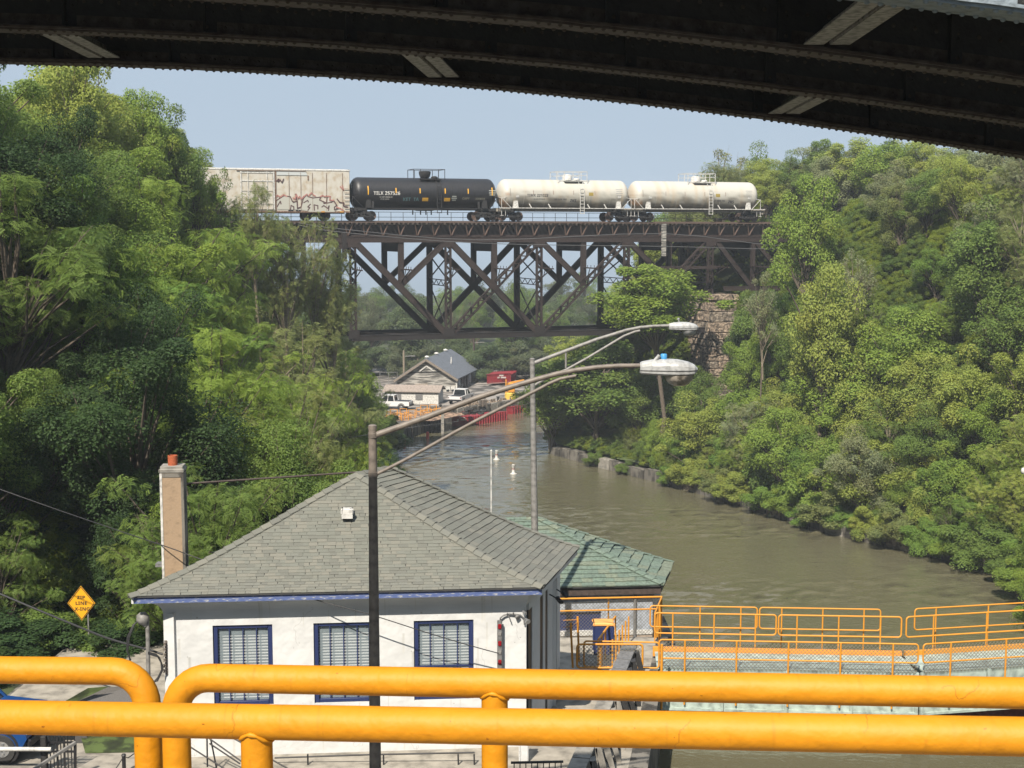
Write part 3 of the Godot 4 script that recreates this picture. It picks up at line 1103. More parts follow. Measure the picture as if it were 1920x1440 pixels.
func bogie(x: float, car: Node3D) -> void:
	var m := MB.new()
	for z in [-1.05, 1.05]:
		m.bevel_box(Vector3(x, 0.80, z), Vector3(1.7, 0.2, 0.22), 0.03)
		m.bevel_box(Vector3(x, 0.62, z), Vector3(0.62, 0.5, 0.2), 0.05)
		m.bevel_box(Vector3(x, 1.02, z * 0.8), Vector3(0.9, 0.26, 0.3), 0.03)
		m.beam(Vector3(x - 0.85, 0.5, z), Vector3(x - 0.35, 0.78, z), 0.2, 0.17)
		m.beam(Vector3(x + 0.85, 0.5, z), Vector3(x + 0.35, 0.78, z), 0.2, 0.17)
		m.beam(Vector3(x - 0.75, 0.42, z), Vector3(x + 0.75, 0.42, z), 0.16, 0.12)
		for k in [-0.14, 0.14]:
			m.lathe([Vector2(0.09, 0.0), Vector2(0.09, 0.28)], Vector3(x + k, 0.46, z), Basis(), 10)
		for s in [-0.89, 0.89]:
			m.bevel_box(Vector3(x + s, 0.5, z + 0.02 * signf(z)), Vector3(0.3, 0.3, 0.24), 0.05)
	m.bevel_box(Vector3(x, 0.75, 0), Vector3(0.4, 0.25, 2.4), 0.03)
	var f := part("bogie", m, M.car_dark, car)
	for s in [-0.89, 0.89]:
		var w := MB.new()
		for z in [-0.8, 0.8]:
			w.add(wheel_mb(Vector3(x + s, 0.48, z), 0.48, 0.13))
		w.tube([Vector3(x + s, 0.46, -0.8), Vector3(x + s, 0.46, 0.8)], 0.08, 8)
		part("wheelset", w, M.rail, f)

func bent(text: String, size: float, x: float, y: float, cy: float, r: float) -> MB:
	var t := words(text, size)
	var m := MB.new()
	var a0 := asin(clampf((y - cy) / r, -1, 1))
	for i in range(0, t.v.size(), 3):
		var q := []
		for k in 3:
			var p := t.v[i + k]
			var a := a0 + p.y / r
			q.push_back(Vector3(x + p.x, cy + sin(a) * (r + 0.006), cos(a) * (r + 0.006)))
		m.tri(q[0], q[1], q[2], Vector3.BACK)
	return m

func patch(x: float, y: float, w: float, h: float, cy: float, r: float, lift := 0.006) -> MB:
	var m := MB.new()
	var n := 4
	for i in n:
		var a := asin(clampf((y - h * 0.5 + h * i / n - cy) / r, -1, 1))
		var b := asin(clampf((y - h * 0.5 + h * (i + 1) / n - cy) / r, -1, 1))
		var rr := r + lift
		m.quad(Vector3(x - w * 0.5, cy + sin(a) * rr, cos(a) * rr), Vector3(x + w * 0.5, cy + sin(a) * rr, cos(a) * rr), Vector3(x + w * 0.5, cy + sin(b) * rr, cos(b) * rr), Vector3(x - w * 0.5, cy + sin(b) * rr, cos(b) * rr), Vector3.BACK)
	return m

func tank_car(called: String, label: String, px0: float, px1: float, white: bool, number: String, manway_px: float) -> void:
	var car := thing(called, label, "tank car", Vector3.ZERO, "tank cars of the freight train")
	var sa := s_at(px0, 2.2)
	var sb := s_at(px1, 2.2)
	var l := sb - sa
	var sm := (sa + sb) * 0.5
	var y_rail := at(1011, 414.5, 141).y
	var r := 1.53
	var cy := 2.72
	var h := l * 0.5
	# shell
	var m := MB.new()
	var prof := []
	for k in 9:
		var a := PI * 0.5 * k / 8.0
		prof.push_back(Vector2(maxf(sin(a), 0.0) * r, -h + 0.85 * (1.0 - cos(a))))
	var n := 44
	for k in range(1, n):
		prof.push_back(Vector2(r, -h + 0.85 + (l - 1.7) * k / n))
	for k in 9:
		var a := PI * 0.5 * (8 - k) / 8.0
		prof.push_back(Vector2(sin(a) * r, h - 0.85 * (1.0 - cos(a))))
	m.lathe(prof, Vector3(0, cy, 0), Basis(Vector3.UP, Vector3.RIGHT, Vector3.BACK), 40)
	var noise := FastNoiseLite.new()
	noise.seed = number.hash() % 1000
	noise.frequency = 0.35
	noise.fractal_octaves = 4
	if white:
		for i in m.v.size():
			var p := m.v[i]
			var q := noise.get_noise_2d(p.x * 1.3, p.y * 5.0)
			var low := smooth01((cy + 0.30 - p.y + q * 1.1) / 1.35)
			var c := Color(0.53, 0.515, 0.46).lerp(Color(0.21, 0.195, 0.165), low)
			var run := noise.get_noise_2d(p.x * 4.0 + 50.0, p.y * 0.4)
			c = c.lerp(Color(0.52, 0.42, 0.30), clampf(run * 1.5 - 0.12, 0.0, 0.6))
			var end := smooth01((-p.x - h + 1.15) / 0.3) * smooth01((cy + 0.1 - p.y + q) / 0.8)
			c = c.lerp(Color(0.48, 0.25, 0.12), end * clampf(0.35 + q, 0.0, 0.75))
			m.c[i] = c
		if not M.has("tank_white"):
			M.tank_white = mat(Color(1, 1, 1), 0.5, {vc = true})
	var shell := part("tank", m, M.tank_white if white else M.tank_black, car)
	var trim: Material = M.white if white else M.car_dark
	# weld rings
	m = MB.new()
	for k in [-0.66, -0.34, 0.34, 0.66]:
		m = MB.new()
		m.lathe([Vector2(r - 0.01, -0.02), Vector2(r + 0.003, -0.014), Vector2(r + 0.003, 0.014), Vector2(r - 0.01, 0.02)], Vector3(h * k, cy, 0), Basis(Vector3.UP, Vector3.RIGHT, Vector3.BACK), 40)
		part("seam", m, mat(Color(0.50, 0.48, 0.42), 0.7) if white else M.tank_black, shell)
	# lettering and marks
	var ink: Material = mat(Color(0.06, 0.06, 0.07), 0.8) if white else M.white
	var sz := 0.27 if white else 0.34
	var x_num := s_at(1008 if called != "white_tank_car_001" else 1254, 2.0) - sm if white else s_at(726, 2.0) - sm
	part("lettering", bent(number, sz, x_num, cy - 0.05 if not white else cy - 0.12, cy, r), ink, shell)
	if not white:
		part("lettering", bent("LD LMT 199600 LB", 0.11, x_num - 0.1, cy - 0.42, cy, r), ink, shell)
		part("lettering", bent("LT WT 63400", 0.11, x_num - 0.2, cy - 0.62, cy, r), ink, shell)
		part("lettering", bent("KET  TA", 0.34, s_at(771, 2.0) - sm, cy - 0.62, cy, r), mat(Color(0.10, 0.20, 0.22), 0.8), shell)
		part("lettering", bent("CAPY", 0.22, s_at(874, 2.0) - sm, cy - 0.50, cy, r), mat(Color(0.22, 0.21, 0.16), 0.8), shell)
		part("lettering", bent("ICEBOX", 0.20, s_at(901, 2.0) - sm, cy - 0.52, cy, r), mat(Color(0.24, 0.23, 0.18), 0.8), shell)
		for q in [[852, -0.30, 0.45], [852, -0.48, 0.55], [852, -0.66, 0.4], [923, 0.3, 0.7], [923, 0.08, 0.7], [923, -0.12, 0.6]]:
			part("stencil_block", patch(s_at(q[0], 2.0) - sm, cy + q[1], q[2], 0.10, cy, r), mat(Color(0.30, 0.32, 0.30), 0.8), shell)
		for q in [[691, 0.85], [743, 0.5], [788, 0.5], [835, 0.5], [878, 0.5], [933.5, 0.8]]:
			part("reflector", patch(s_at(q[0], 2.0) - sm if q[0] < 930 else h - 0.75, cy + 0.22, 0.1, q[1], cy, r, 0.012), mat(Color(0.80, 0.42, 0.03), 0.5), shell)
		for q in [798, 839]:
			part("yellow_panel", patch(s_at(q, 2.0) - sm, cy - 0.62, 0.62, 0.34, cy, r), mat(Color(0.62, 0.34, 0.02), 0.7), shell)
		# lettering on the rounded end
		for k in 3:
			var e := MB.new()
			var yy := cy + 0.78 - k * 0.14
			e.box(Vector3(-h + 0.16, yy, 0.62), Vector3(0.03, 0.08 if k else 0.13, 0.62 - k * 0.12), Basis(Vector3.UP, -0.42))
			part("stencil_block", e, M.white, shell)
	else:
		part("lettering", bent("LD LMT 201700 LB", 0.10, x_num + 0.2, cy - 0.48, cy, r), ink, shell)
		var tagx := h * (0.02 if number.ends_with("3") else 0.45)
		part("lettering", bent("OF DOK YAS", 0.17, tagx - 0.9, cy - 0.50, cy, r), ink, shell)
		part("lettering", bent("ZKS", 0.30, tagx + 0.5, cy - 0.62, cy, r), ink, shell)
		for q in [-0.52, -0.22, 0.09, 0.42]:
			part("reflector", patch(h * q, cy + 0.18, 0.06, 0.42, cy, r, 0.012), mat(Color(0.26, 0.19, 0.16), 0.6), shell)
		part("reflector", patch(-h + 0.95, cy + 0.2, 0.07, 0.75, cy, r, 0.012), mat(Color(0.30, 0.28, 0.25), 0.6), shell)
		for k in 4:
			part("stencil_block", patch(h * 0.80, cy + 0.55 - k * 0.2, 0.75 - 0.12 * (k % 2), 0.06, cy, r), mat(Color(0.30, 0.30, 0.30), 0.8), shell)
		part("yellow_panel", patch(h * (0.36 if number.ends_with("3") else 0.30), cy + 0.05, 0.5, 0.34, cy, r), mat(Color(0.32, 0.24, 0.05), 0.8), shell)
		for q in [-0.76, 0.80]:
			part("placard", patch(h * q, cy - 0.22 - 0.0, 0.36, 0.24, cy, r, 0.03), M.white, shell)
	# manway, platform, railing, ladder
	var xm := s_at(manway_px, 3.5) - sm
	m = MB.new()
	if white:
		m.lathe([Vector2(0.5, 0.0), Vector2(0.5, 0.42), Vector2(0.38, 0.58), Vector2(0.0, 0.62)], Vector3(xm, cy + r - 0.03, 0), Basis(), 16)
	else:
		m.lathe([Vector2(0.34, 0.0), Vector2(0.5, 0.14), Vector2(0.6, 0.5), Vector2(0.6, 0.68), Vector2(0.5, 0.72), Vector2(0.0, 0.74)], Vector3(xm, cy + r - 0.03, 0), Basis(), 16)
	m.lathe([Vector2(0.35, 0.0), Vector2(0.35, 0.14), Vector2(0.2, 0.22), Vector2(0.0, 0.24)], Vector3(xm + 0.95, cy + r - 0.03, 0.15), Basis(), 12)
	part("manway", m, trim, car)
	m = MB.new()
	m.box(Vector3(xm + 0.35, cy + r - 0.16, 0.95), Vector3(2.1, 0.05, 0.55))
	m.box(Vector3(xm + 0.35, cy + r - 0.16, -0.95), Vector3(2.1, 0.05, 0.55))
	part("platform", m, trim, car)
	m = MB.new()
	var w := 0.055
	var xs := [xm - 1.45, xm - 0.75, xm + 1.1, xm + 1.75]
	for z in [-1.15, 1.15]:
		for x in xs:
			m.box(Vector3(x, cy + r + 0.32, z), Vector3(w, 1.0, w))
		m.box(Vector3(xm + 0.15, cy + r + 0.82, z), Vector3(3.25, w, w))
		if white:
			m.box(Vector3(xm + 0.15, cy + r + 0.42, z), Vector3(3.25, w, w))
	for x in [xs[0], xs[3]]:
		m.box(Vector3(x, cy + r + 0.82, 0), Vector3(w, w, 2.3))
	part("railing", m, trim, car)
	m = MB.new()
	var xl := xm + 1.05
	for s in [-0.22, 0.22]:
		m.tube([Vector3(xl + s, cy + r - 0.1, 0.95), Vector3(xl + s, cy + 1.1, 1.28), Vector3(xl + s, cy + 0.5, 1.62), Vector3(xl + s, cy - 0.5, 1.66), Vector3(xl + s, 0.75, 1.66)], 0.035, 6)
	for k in 9:
		var y := 0.8 + k * 0.32
		m.box(Vector3(xl, y, 1.66 if y < cy + 0.4 else 1.66 - (y - cy - 0.4) * 0.5), Vector3(0.46, 0.05, 0.04))
	part("ladder", m, trim, car)
	# sills, running board, saddles, end gear
	var sill: Material = M.car_dark
	if white:
		sill = mat(Color(0.38, 0.34, 0.28), 0.85, {tex = TEX.mottle, scale = 0.5})
	m = MB.new()
	m.box(Vector3(0, 1.16, 0), Vector3(l + 0.5, 0.34 if white else 0.2, 0.6))
	for s in [-1.0, 1.0]:
		m.box(Vector3(s * (h - 0.25), 1.12, 0), Vector3(1.5, 0.3, 2.6))
		m.box(Vector3(s * (h + 0.55), 0.92, 0), Vector3(0.9, 0.24, 0.3))
	part("sill", m, sill, car)
	m = MB.new()
	if white:
		m.box(Vector3(0.15, 1.32, 1.52), Vector3(l + 0.6, 0.07, 0.22))
	else:
		m.box(Vector3(0, 1.2, 1.2), Vector3(l + 0.1, 0.1, 0.12))
	part("running_board", m, trim, car)
	for q in ([-0.55, -0.26, 0.34, 0.60] if white else [-0.72, 0.72]):
		m = MB.new()
		if white:
			m.beam(Vector3(h * q - 0.14, 1.75, 1.22), Vector3(h * q + 0.04, 1.33, 1.45), 0.1, 0.06)
		else:
			m.beam(Vector3(h * q, 1.95, 1.25), Vector3(h * q, 1.2, 1.3), 0.2, 0.1)
		part("bracket", m, trim, car)
	for q in [-0.78, 0.8]:
		m = MB.new()
		m.slab([Vector3(h * q - 0.3, 1.25, 1.2), Vector3(h * q + 0.3, 1.25, 1.2), Vector3(h * q + 0.2, 2.05, 1.2), Vector3(h * q - 0.2, 2.05, 1.2)], Vector3(0, 0, 0.22))
		part("saddle", m, trim, car)
	for s in [-1.0, 1.0]:
		m = MB.new()
		var xe: float = s * (h - 0.05)
		for z in [-1.42, 1.42]:
			m.tube([Vector3(xe, 0.55, z), Vector3(xe, 1.3, z), Vector3(xe, 2.35, z), Vector3(xe - s * 0.8, 2.45, z)], 0.03, 6)
			m.tube([Vector3(xe, 2.35, z), Vector3(xe - s * 1.0, 1.35, z)], 0.03, 6)
			m.box(Vector3(xe, 0.56, z), Vector3(0.4, 0.04, 0.04))
			m.tube([Vector3(xe - s * 0.42, 0.55, z), Vector3(xe - s * 0.42, 1.3, z)], 0.025, 6)
		m.tube([Vector3(xe, 2.35, -1.42), Vector3(xe, 2.35, 1.42)], 0.03, 6)
		part("handrail", m, trim, car)
	if not white:
		m = MB.new()
		m.slab([Vector3(-2.6, 1.25, 0.7), Vector3(2.2, 1.25, 0.7), Vector3(0.6, 0.98, 0.7), Vector3(-0.8, 0.98, 0.7)], Vector3(0, 0, 0.3))
		for k in [-1.2, -0.4, 0.15, 0.7, 2.4]:
			m.box(Vector3(k, 0.85, 0.5), Vector3(0.1, 0.5, 0.1))
		part("bottom_valve", m, M.car_dark, car)
	bogie(-h + 1.15, car)
	bogie(h - 1.35, car)
	car.transform = Transform3D(Basis(RB_U, Vector3.UP, -RB_N), rb(sm, y_rail, 3.5))


func boxcar() -> void:
	var car := thing("boxcar", "dirty cream boxcar with red brown graffiti, at the left end of the train", "boxcar")
	var y_rail := at(1011, 414.5, 141).y
	var z := 1.53
	var sb := s_at(656.5, 3.5 - z)
	var l := 19.0
	var sm := sb - l * 0.5
	var h := l * 0.5
	var y0 := 0.86
	var y1 := 4.72
	var X := func(px: float) -> float: return s_at(px, 3.5 - z) - sm
	var Y := func(py: float) -> float: return (414.5 - py) / 19.0
	var m := MB.new()
	m.bevel_box(Vector3(0, (y0 + y1) * 0.5, 0), Vector3(l, y1 - y0, z * 2.0), 0.04)
	var body := part("body", m, M.reefer, car)
	m = MB.new()
	m.bevel_box(Vector3(0, y1 + 0.09, 0), Vector3(l + 0.1, 0.2, z * 2.0 + 0.08), 0.05)
	part("roof", m, M.white, car)  # white roof: its sunlit edge is put into the colour
	# seams between the side sheets, ribs standing a little proud
	for px in [543.0, 565.0, 587.0, 613.0, 643.0]:
		m = MB.new()
		m.box(Vector3(X.call(px), (y0 + y1) * 0.5 - 0.05, z + 0.008), Vector3(0.035, y1 - y0 - 0.2, 0.016))
		part("seam", m, M.reefer_dark, body)
	# plug door and its frame
	var xa: float = X.call(453.0)
	var xb: float = X.call(514.5)
	m = MB.new()
	m.box(Vector3((xa + xb) * 0.5, (y0 + y1) * 0.5, z + 0.03), Vector3(xb - xa - 0.2, y1 - y0 - 0.35, 0.05))
	var door := part("door", m, M.reefer, car)
	for y in [4.5, 3.72, 2.8, 1.6]:
		m = MB.new()
		m.box(Vector3((xa + xb) * 0.5, y, z + 0.075), Vector3(xb - xa, 0.10, 0.05))
		part("rail", m, M.white if y > 3.0 else M.reefer, door)
	for k in [0.0, 0.21, 0.79, 1.0]:
		m = MB.new()
		m.box(Vector3(lerpf(xa, xb, k), (y0 + y1) * 0.5, z + 0.09), Vector3(0.12 if k == 0.0 or k == 1.0 else 0.07, y1 - y0 - 0.2, 0.06))
		part("post", m, M.white, door)
	m = MB.new()
	m.box(Vector3(xb + 0.17, (y0 + y1) * 0.5, z + 0.012), Vector3(0.12, y1 - y0 - 0.1, 0.024))
	part("seam", m, M.reefer_dark, body)
	# a pale band with a torn end below the roof
	m = MB.new()
	m.slab([Vector3(X.call(514.5) + 0.3, Y.call(333.0), z + 0.004), Vector3(X.call(578.0), Y.call(333.0), z + 0.004), Vector3(X.call(574.5), Y.call(326.0), z + 0.004), Vector3(X.call(514.5) + 0.3, Y.call(326.0), z + 0.004)], Vector3(0, 0, 0.004))
	part("painted_band", m, mat(Color(0.50, 0.53, 0.53), 0.8), body)
	m = MB.new()
	m.box(Vector3((X.call(445.0) + X.call(575.0)) * 0.5, Y.call(325.2), z + 0.03), Vector3(X.call(575.0) - X.call(445.0), 0.05, 0.06))
	m.box(Vector3(X.call(579.0), Y.call(337.0), z + 0.01), Vector3(0.12, 0.42, 0.02))
	part("drip_strip", m, M.reefer_dark, body)
	# graffiti: painted strokes, read off the side of the car
	var stroke := func(pts: Array, w: float, lift: float, mb: MB) -> void:
		for i in pts.size() - 1:
			var a := Vector3(X.call(440.0 + pts[i][0] / 8.0), Y.call(310.0 + pts[i][1] / 8.0), z + lift)
			var b := Vector3(X.call(440.0 + pts[i + 1][0] / 8.0), Y.call(310.0 + pts[i + 1][1] / 8.0), z + lift)
			var u := (b - a).normalized()
			var v := Vector3(-u.y, u.x, 0) * w * 0.5
			mb.quad(a - v - u * w * 0.3, b - v + u * w * 0.3, b + v + u * w * 0.3, a + v - u * w * 0.3, Vector3.BACK)
	m = MB.new()
	for p in [[[640, 680], [640, 560], [740, 480], [850, 510], [880, 590], [940, 570], [940, 680]], [[1000, 680], [1040, 520], [1090, 480], [1280, 500], [1340, 600], [1480, 560], [1530, 640], [1500, 710], [1130, 710]]]:
		var q := []
		for a in p:
			q.push_back(Vector3(X.call(440.0 + a[0] / 8.0), Y.call(310.0 + a[1] / 8.0), z + 0.003))
		m = MB.new()
		m.slab(q, Vector3(0, 0, 0.003))
		part("graffiti", m, mat(Color(0.44, 0.44, 0.39), 0.85), body)
	m = MB.new()
	for p in [[[615, 570], [640, 545], [745, 480], [840, 495], [870, 560], [890, 570], [940, 560], [930, 500], [915, 455]], [[640, 640], [690, 560], [700, 600]], [[840, 680], [850, 620], [890, 640], [890, 680]],
			[[940, 560], [945, 660], [1000, 640], [1035, 520], [1090, 455], [1105, 490], [1180, 510], [1290, 495], [1280, 540], [1380, 580], [1390, 480], [1380, 475]], [[1040, 580], [1100, 545], [1110, 570]],
			[[1200, 690], [1195, 610], [1250, 620], [1250, 670]], [[1310, 640], [1340, 620], [1400, 660], [1420, 620], [1410, 690]], [[1340, 590], [1460, 570], [1490, 545], [1535, 615], [1500, 640], [1500, 680], [1560, 655]],
			[[1100, 690], [1130, 650], [1100, 640], [1140, 600]], [[1540, 520], [1580, 570], [1640, 575], [1640, 625], [1700, 640]], [[640, 270], [670, 240], [665, 280], [690, 250], [720, 290], [745, 240]]]:
		stroke.call(p, 0.11, 0.010, m)
	part("graffiti", m, mat(Color(0.10, 0.055, 0.055), 0.8), body)
	m = MB.new()
	for p in [[[610, 520], [650, 475], [690, 500], [740, 465], [790, 490]], [[880, 510], [910, 530], [930, 455], [960, 520], [980, 490], [1000, 530], [1040, 490], [1090, 455]], [[1110, 480], [1160, 435], [1190, 470], [1215, 480]], [[1290, 490], [1325, 470], [1350, 490], [1380, 480], [1440, 485], [1430, 540], [1490, 540]], [[1590, 340], [1640, 390], [1620, 320]], [[1530, 640], [1590, 660], [1640, 690]]]:
		stroke.call(p, 0.12, 0.013, m)
	part("graffiti", m, mat(Color(0.42, 0.20, 0.17), 0.8), body)
	# reflectors, stencils and the ladder at the right end
	for px in [606.0, 641.0]:
		m = MB.new()
		m.box(Vector3(X.call(px), Y.call(398.6), z + 0.012), Vector3(0.36, 0.12, 0.02))
		part("reflector", m, mat(Color(0.50, 0.24, 0.03), 0.6), body)
	m = MB.new()
	for k in 6:
		m.box(Vector3(X.call(650.5), 1.2 + k * 0.37, z + 0.06), Vector3(0.46, 0.04, 0.04))
	part("ladder", m, M.reefer_dark, car)
	for k in 4:
		m = MB.new()
		m.box(Vector3(X.call(543.0 + k * 5.0 + (4.0 if k > 1 else 0.0)), Y.call(396.6), z + 0.012), Vector3(0.22, 0.14, 0.01))
		part("stencil_block", m, M.car_dark, body)
	m = MB.new()
	m.box(Vector3(0, 0.8, 0), Vector3(l - 0.6, 0.24, 0.8))
	m.box(Vector3(0, 0.83, z - 0.06), Vector3(l, 0.14, 0.1))
	m.box(Vector3(h + 0.4, 0.86, 0), Vector3(0.9, 0.24, 0.3))
	m.box(Vector3(h - 0.2, 0.62, 1.3), Vector3(0.5, 0.05, 0.05))
	m.tube([Vector3(h + 0.05, 0.85, 0.5), Vector3(h + 0.4, 0.45, 0.5), Vector3(h + 0.9, 0.5, 0.4)], 0.03, 6)
	part("underframe", m, M.reefer_dark, car)
	bogie(X.call(596.0), car)
	bogie(-X.call(596.0), car)
	car.transform = Transform3D(Basis(RB_U, Vector3.UP, -RB_N), rb(sm, y_rail, 3.5))


func build_train() -> void:
	boxcar()
	tank_car("black_tank_car", "black tank car with yellow marks and white lettering, behind the boxcar", 660, 935, false, "TILX 257526", 797)
	tank_car("white_tank_car", "grimy white tank car coupled directly behind the black tank car", 939, 1183, true, "TIMX 221023", 1063)
	tank_car("white_tank_car", "grimy white tank car at the right end of the train, by the trees", 1188, 1425, true, "TIMX 221027", 1303)


# ---- roofs laid shingle by shingle ------------------------------------------------------------------
func flare(t: float, f: float) -> float:
	return t - f * t * (1.0 - t) * (1.0 - t)

# slope between the eave a-b and the top c-d (c above a, d above b); the first «limit» pieces are parts, the rest one mesh
func lay_slope(parent: Node3D, called: String, a: Vector3, b: Vector3, c: Vector3, d: Vector3, f: float, courses: int, wmin: float, wmax: float, thick: float, mats: Array, mix: Material, tints: Array, limit: int, r: RandomNumberGenerator) -> int:
	var at_t := func(p: Vector3, q: Vector3, t: float) -> Vector3:
		var o := p.lerp(q, t)
		o.y = p.y + (q.y - p.y) * flare(t, f)
		return o
	var normal := (b - a).cross(c - a + d - b).normalized()
	if normal.y < 0.0:
		normal = -normal
	var rest := MB.new()
	var made := 0
	for i in courses:
		var t0 := float(i) / courses
		var t1 := float(i + 1) / courses
		var tm := minf(1.0, t1 + 0.35 / courses)
		var l0: Vector3 = at_t.call(a, c, t0)
		var r0: Vector3 = at_t.call(b, d, t0)
		var l1: Vector3 = at_t.call(a, c, tm)
		var r1: Vector3 = at_t.call(b, d, tm)
		var span := (r0 - l0).length()
		var x := -r.randf() * wmax
		while x < span - 0.005:
			var w := r.randf_range(wmin, wmax)
			var xa := clampf(x / span, 0.0, 1.0)
			var xb := clampf((x + w) / span, 0.0, 1.0)
			x += w
			if xb - xa < 0.002:
				continue
			var lift := thick * r.randf_range(0.75, 1.35)
			var drop := r.randf_range(0.0, 0.10) * (l1 - l0).length()
			var down := (l0 - l1).normalized() * drop
			var gap := 0.0022 / maxf(span, 0.1)
			# the top corners stay inside the slope
			var span1 := (r1 - l1).length()
			var p0 := l0.lerp(r0, xa + gap) + down
			var p1 := l0.lerp(r0, xb - gap) + down
			var e := (r0 - l0).normalized()
			var q0 := l1 + e * clampf((p0 - l1).dot(e), 0.0, span1)
			var q1 := l1 + e * clampf((p1 - l1).dot(e), 0.0, span1)
			var m := MB.new()
			var up := normal * lift
			var k := r.randi() % tints.size()
			m.col = tints[k]
			m.quad(p0 + up, p1 + up, q1 + normal * 0.002, q0 + normal * 0.002, normal)
			m.quad(p0, p1, p1 + up, p0 + up, (l0 - l1))
			m.quad(p0, p0 + up, q0 + normal * 0.002, q0, -e)
			m.quad(p1, p1 + up, q1 + normal * 0.002, q1, e)
			if made < limit:
				var o := MeshInstance3D.new()
				o.mesh = m.mesh(origin_of(parent))
				o.material_override = mats[k]
				made += 1
				name_piece(o, called, parent)
			else:
				rest.add(m)
	if rest.v.size():
		part(called, rest, mix, parent, "stuff")
	return made

var piece_count := {}
func name_piece(o: Node3D, called: String, parent: Node3D) -> void:
	var key := [parent, called]
	var k: int = piece_count.get(key, 0)
	piece_count[key] = k + 1
	o.name = called if k == 0 else "%s_%03d" % [called, k]
	parent.add_child(o, true)

func hip_caps(parent: Node3D, called: String, p: Vector3, q: Vector3, side_a: Vector3, side_b: Vector3, f: float, step: float, w: float, mats: Array, r: RandomNumberGenerator) -> void:
	var n := int((q - p).length() / step)
	for i in n:
		var t0 := float(i) / n
		var t1 := minf(1.0, float(i + 1.25) / n)
		var a := p.lerp(q, t0)
		a.y = p.y + (q.y - p.y) * flare(t0, f)
		var b := p.lerp(q, t1)
		b.y = p.y + (q.y - p.y) * flare(t1, f)
		a.y += 0.062
		b.y += 0.024
		var m := MB.new()
		for s in [side_a, side_b]:
			m.quad(a, b, b + s * w, a + s * w, Vector3.UP)
			m.quad(a, a + s * w, a + s * w - Vector3(0, 0.022, 0), a - Vector3(0, 0.022, 0), p - q)
			m.quad(a + s * w, b + s * w, b + s * w - Vector3(0, 0.02, 0), a + s * w - Vector3(0, 0.02, 0), s)
		var o := MeshInstance3D.new()
		o.mesh = m.mesh(origin_of(parent))
		o.material_override = mats[r.randi() % mats.size()]
		name_piece(o, called, parent)

func inset(q: Array, dist: float) -> Array:          # the corners of a four-sided plan moved inwards
	var mid: Vector3 = (q[0] + q[1] + q[2] + q[3]) * 0.25
	var lines := []
	for i in 4:
		var u: Vector3 = (q[(i + 1) % 4] - q[i])
		u.y = 0
		u = u.normalized()
		var n := Vector3(-u.z, 0, u.x)
		if n.dot(mid - q[i]) < 0.0:
			n = -n
		lines.push_back([q[i] + n * dist, u])
	var out := []
	for i in 4:
		var l0: Array = lines[(i + 3) % 4]
		var l1: Array = lines[i]
		var p: Vector3 = l0[0]
		var d: Vector3 = l1[0] - p
		var den: float = l0[1].x * l1[1].z - l0[1].z * l1[1].x
		var k: float = (d.x * l1[1].z - d.z * l1[1].x) / den
		out.push_back(p + l0[1] * k)
	return out

func on_wall(px: float, py: float, a: Vector3, b: Vector3) -> Vector3:      # where the line of sight meets the upright plane through a and b
	var r := ray(px, py)
	var n := (b - a).cross(Vector3.UP).normalized()
	var k := (a - Vector3(0, EYE, 0)).dot(n) / r.dot(n)
	return Vector3(0, EYE, 0) + r * k

# a piece of wall between two points of its outer face, from y0 to y1, thick inwards
func wall_piece(m: MB, a: Vector3, b: Vector3, y0: float, y1: float, inward: Vector3, t: float) -> void:
	if (b - a).length() < 0.01 or y1 - y0 < 0.01:
		return
	var z := -inward
	var x := (b - a)
	x.y = 0
	var w := x.length()
	x = x.normalized()
	var c := (a + b) * 0.5 + inward * t * 0.5
	c.y = (y0 + y1) * 0.5
	m.box(c, Vector3(w, y1 - y0, t), Basis(x, Vector3.UP, x.cross(Vector3.UP)))


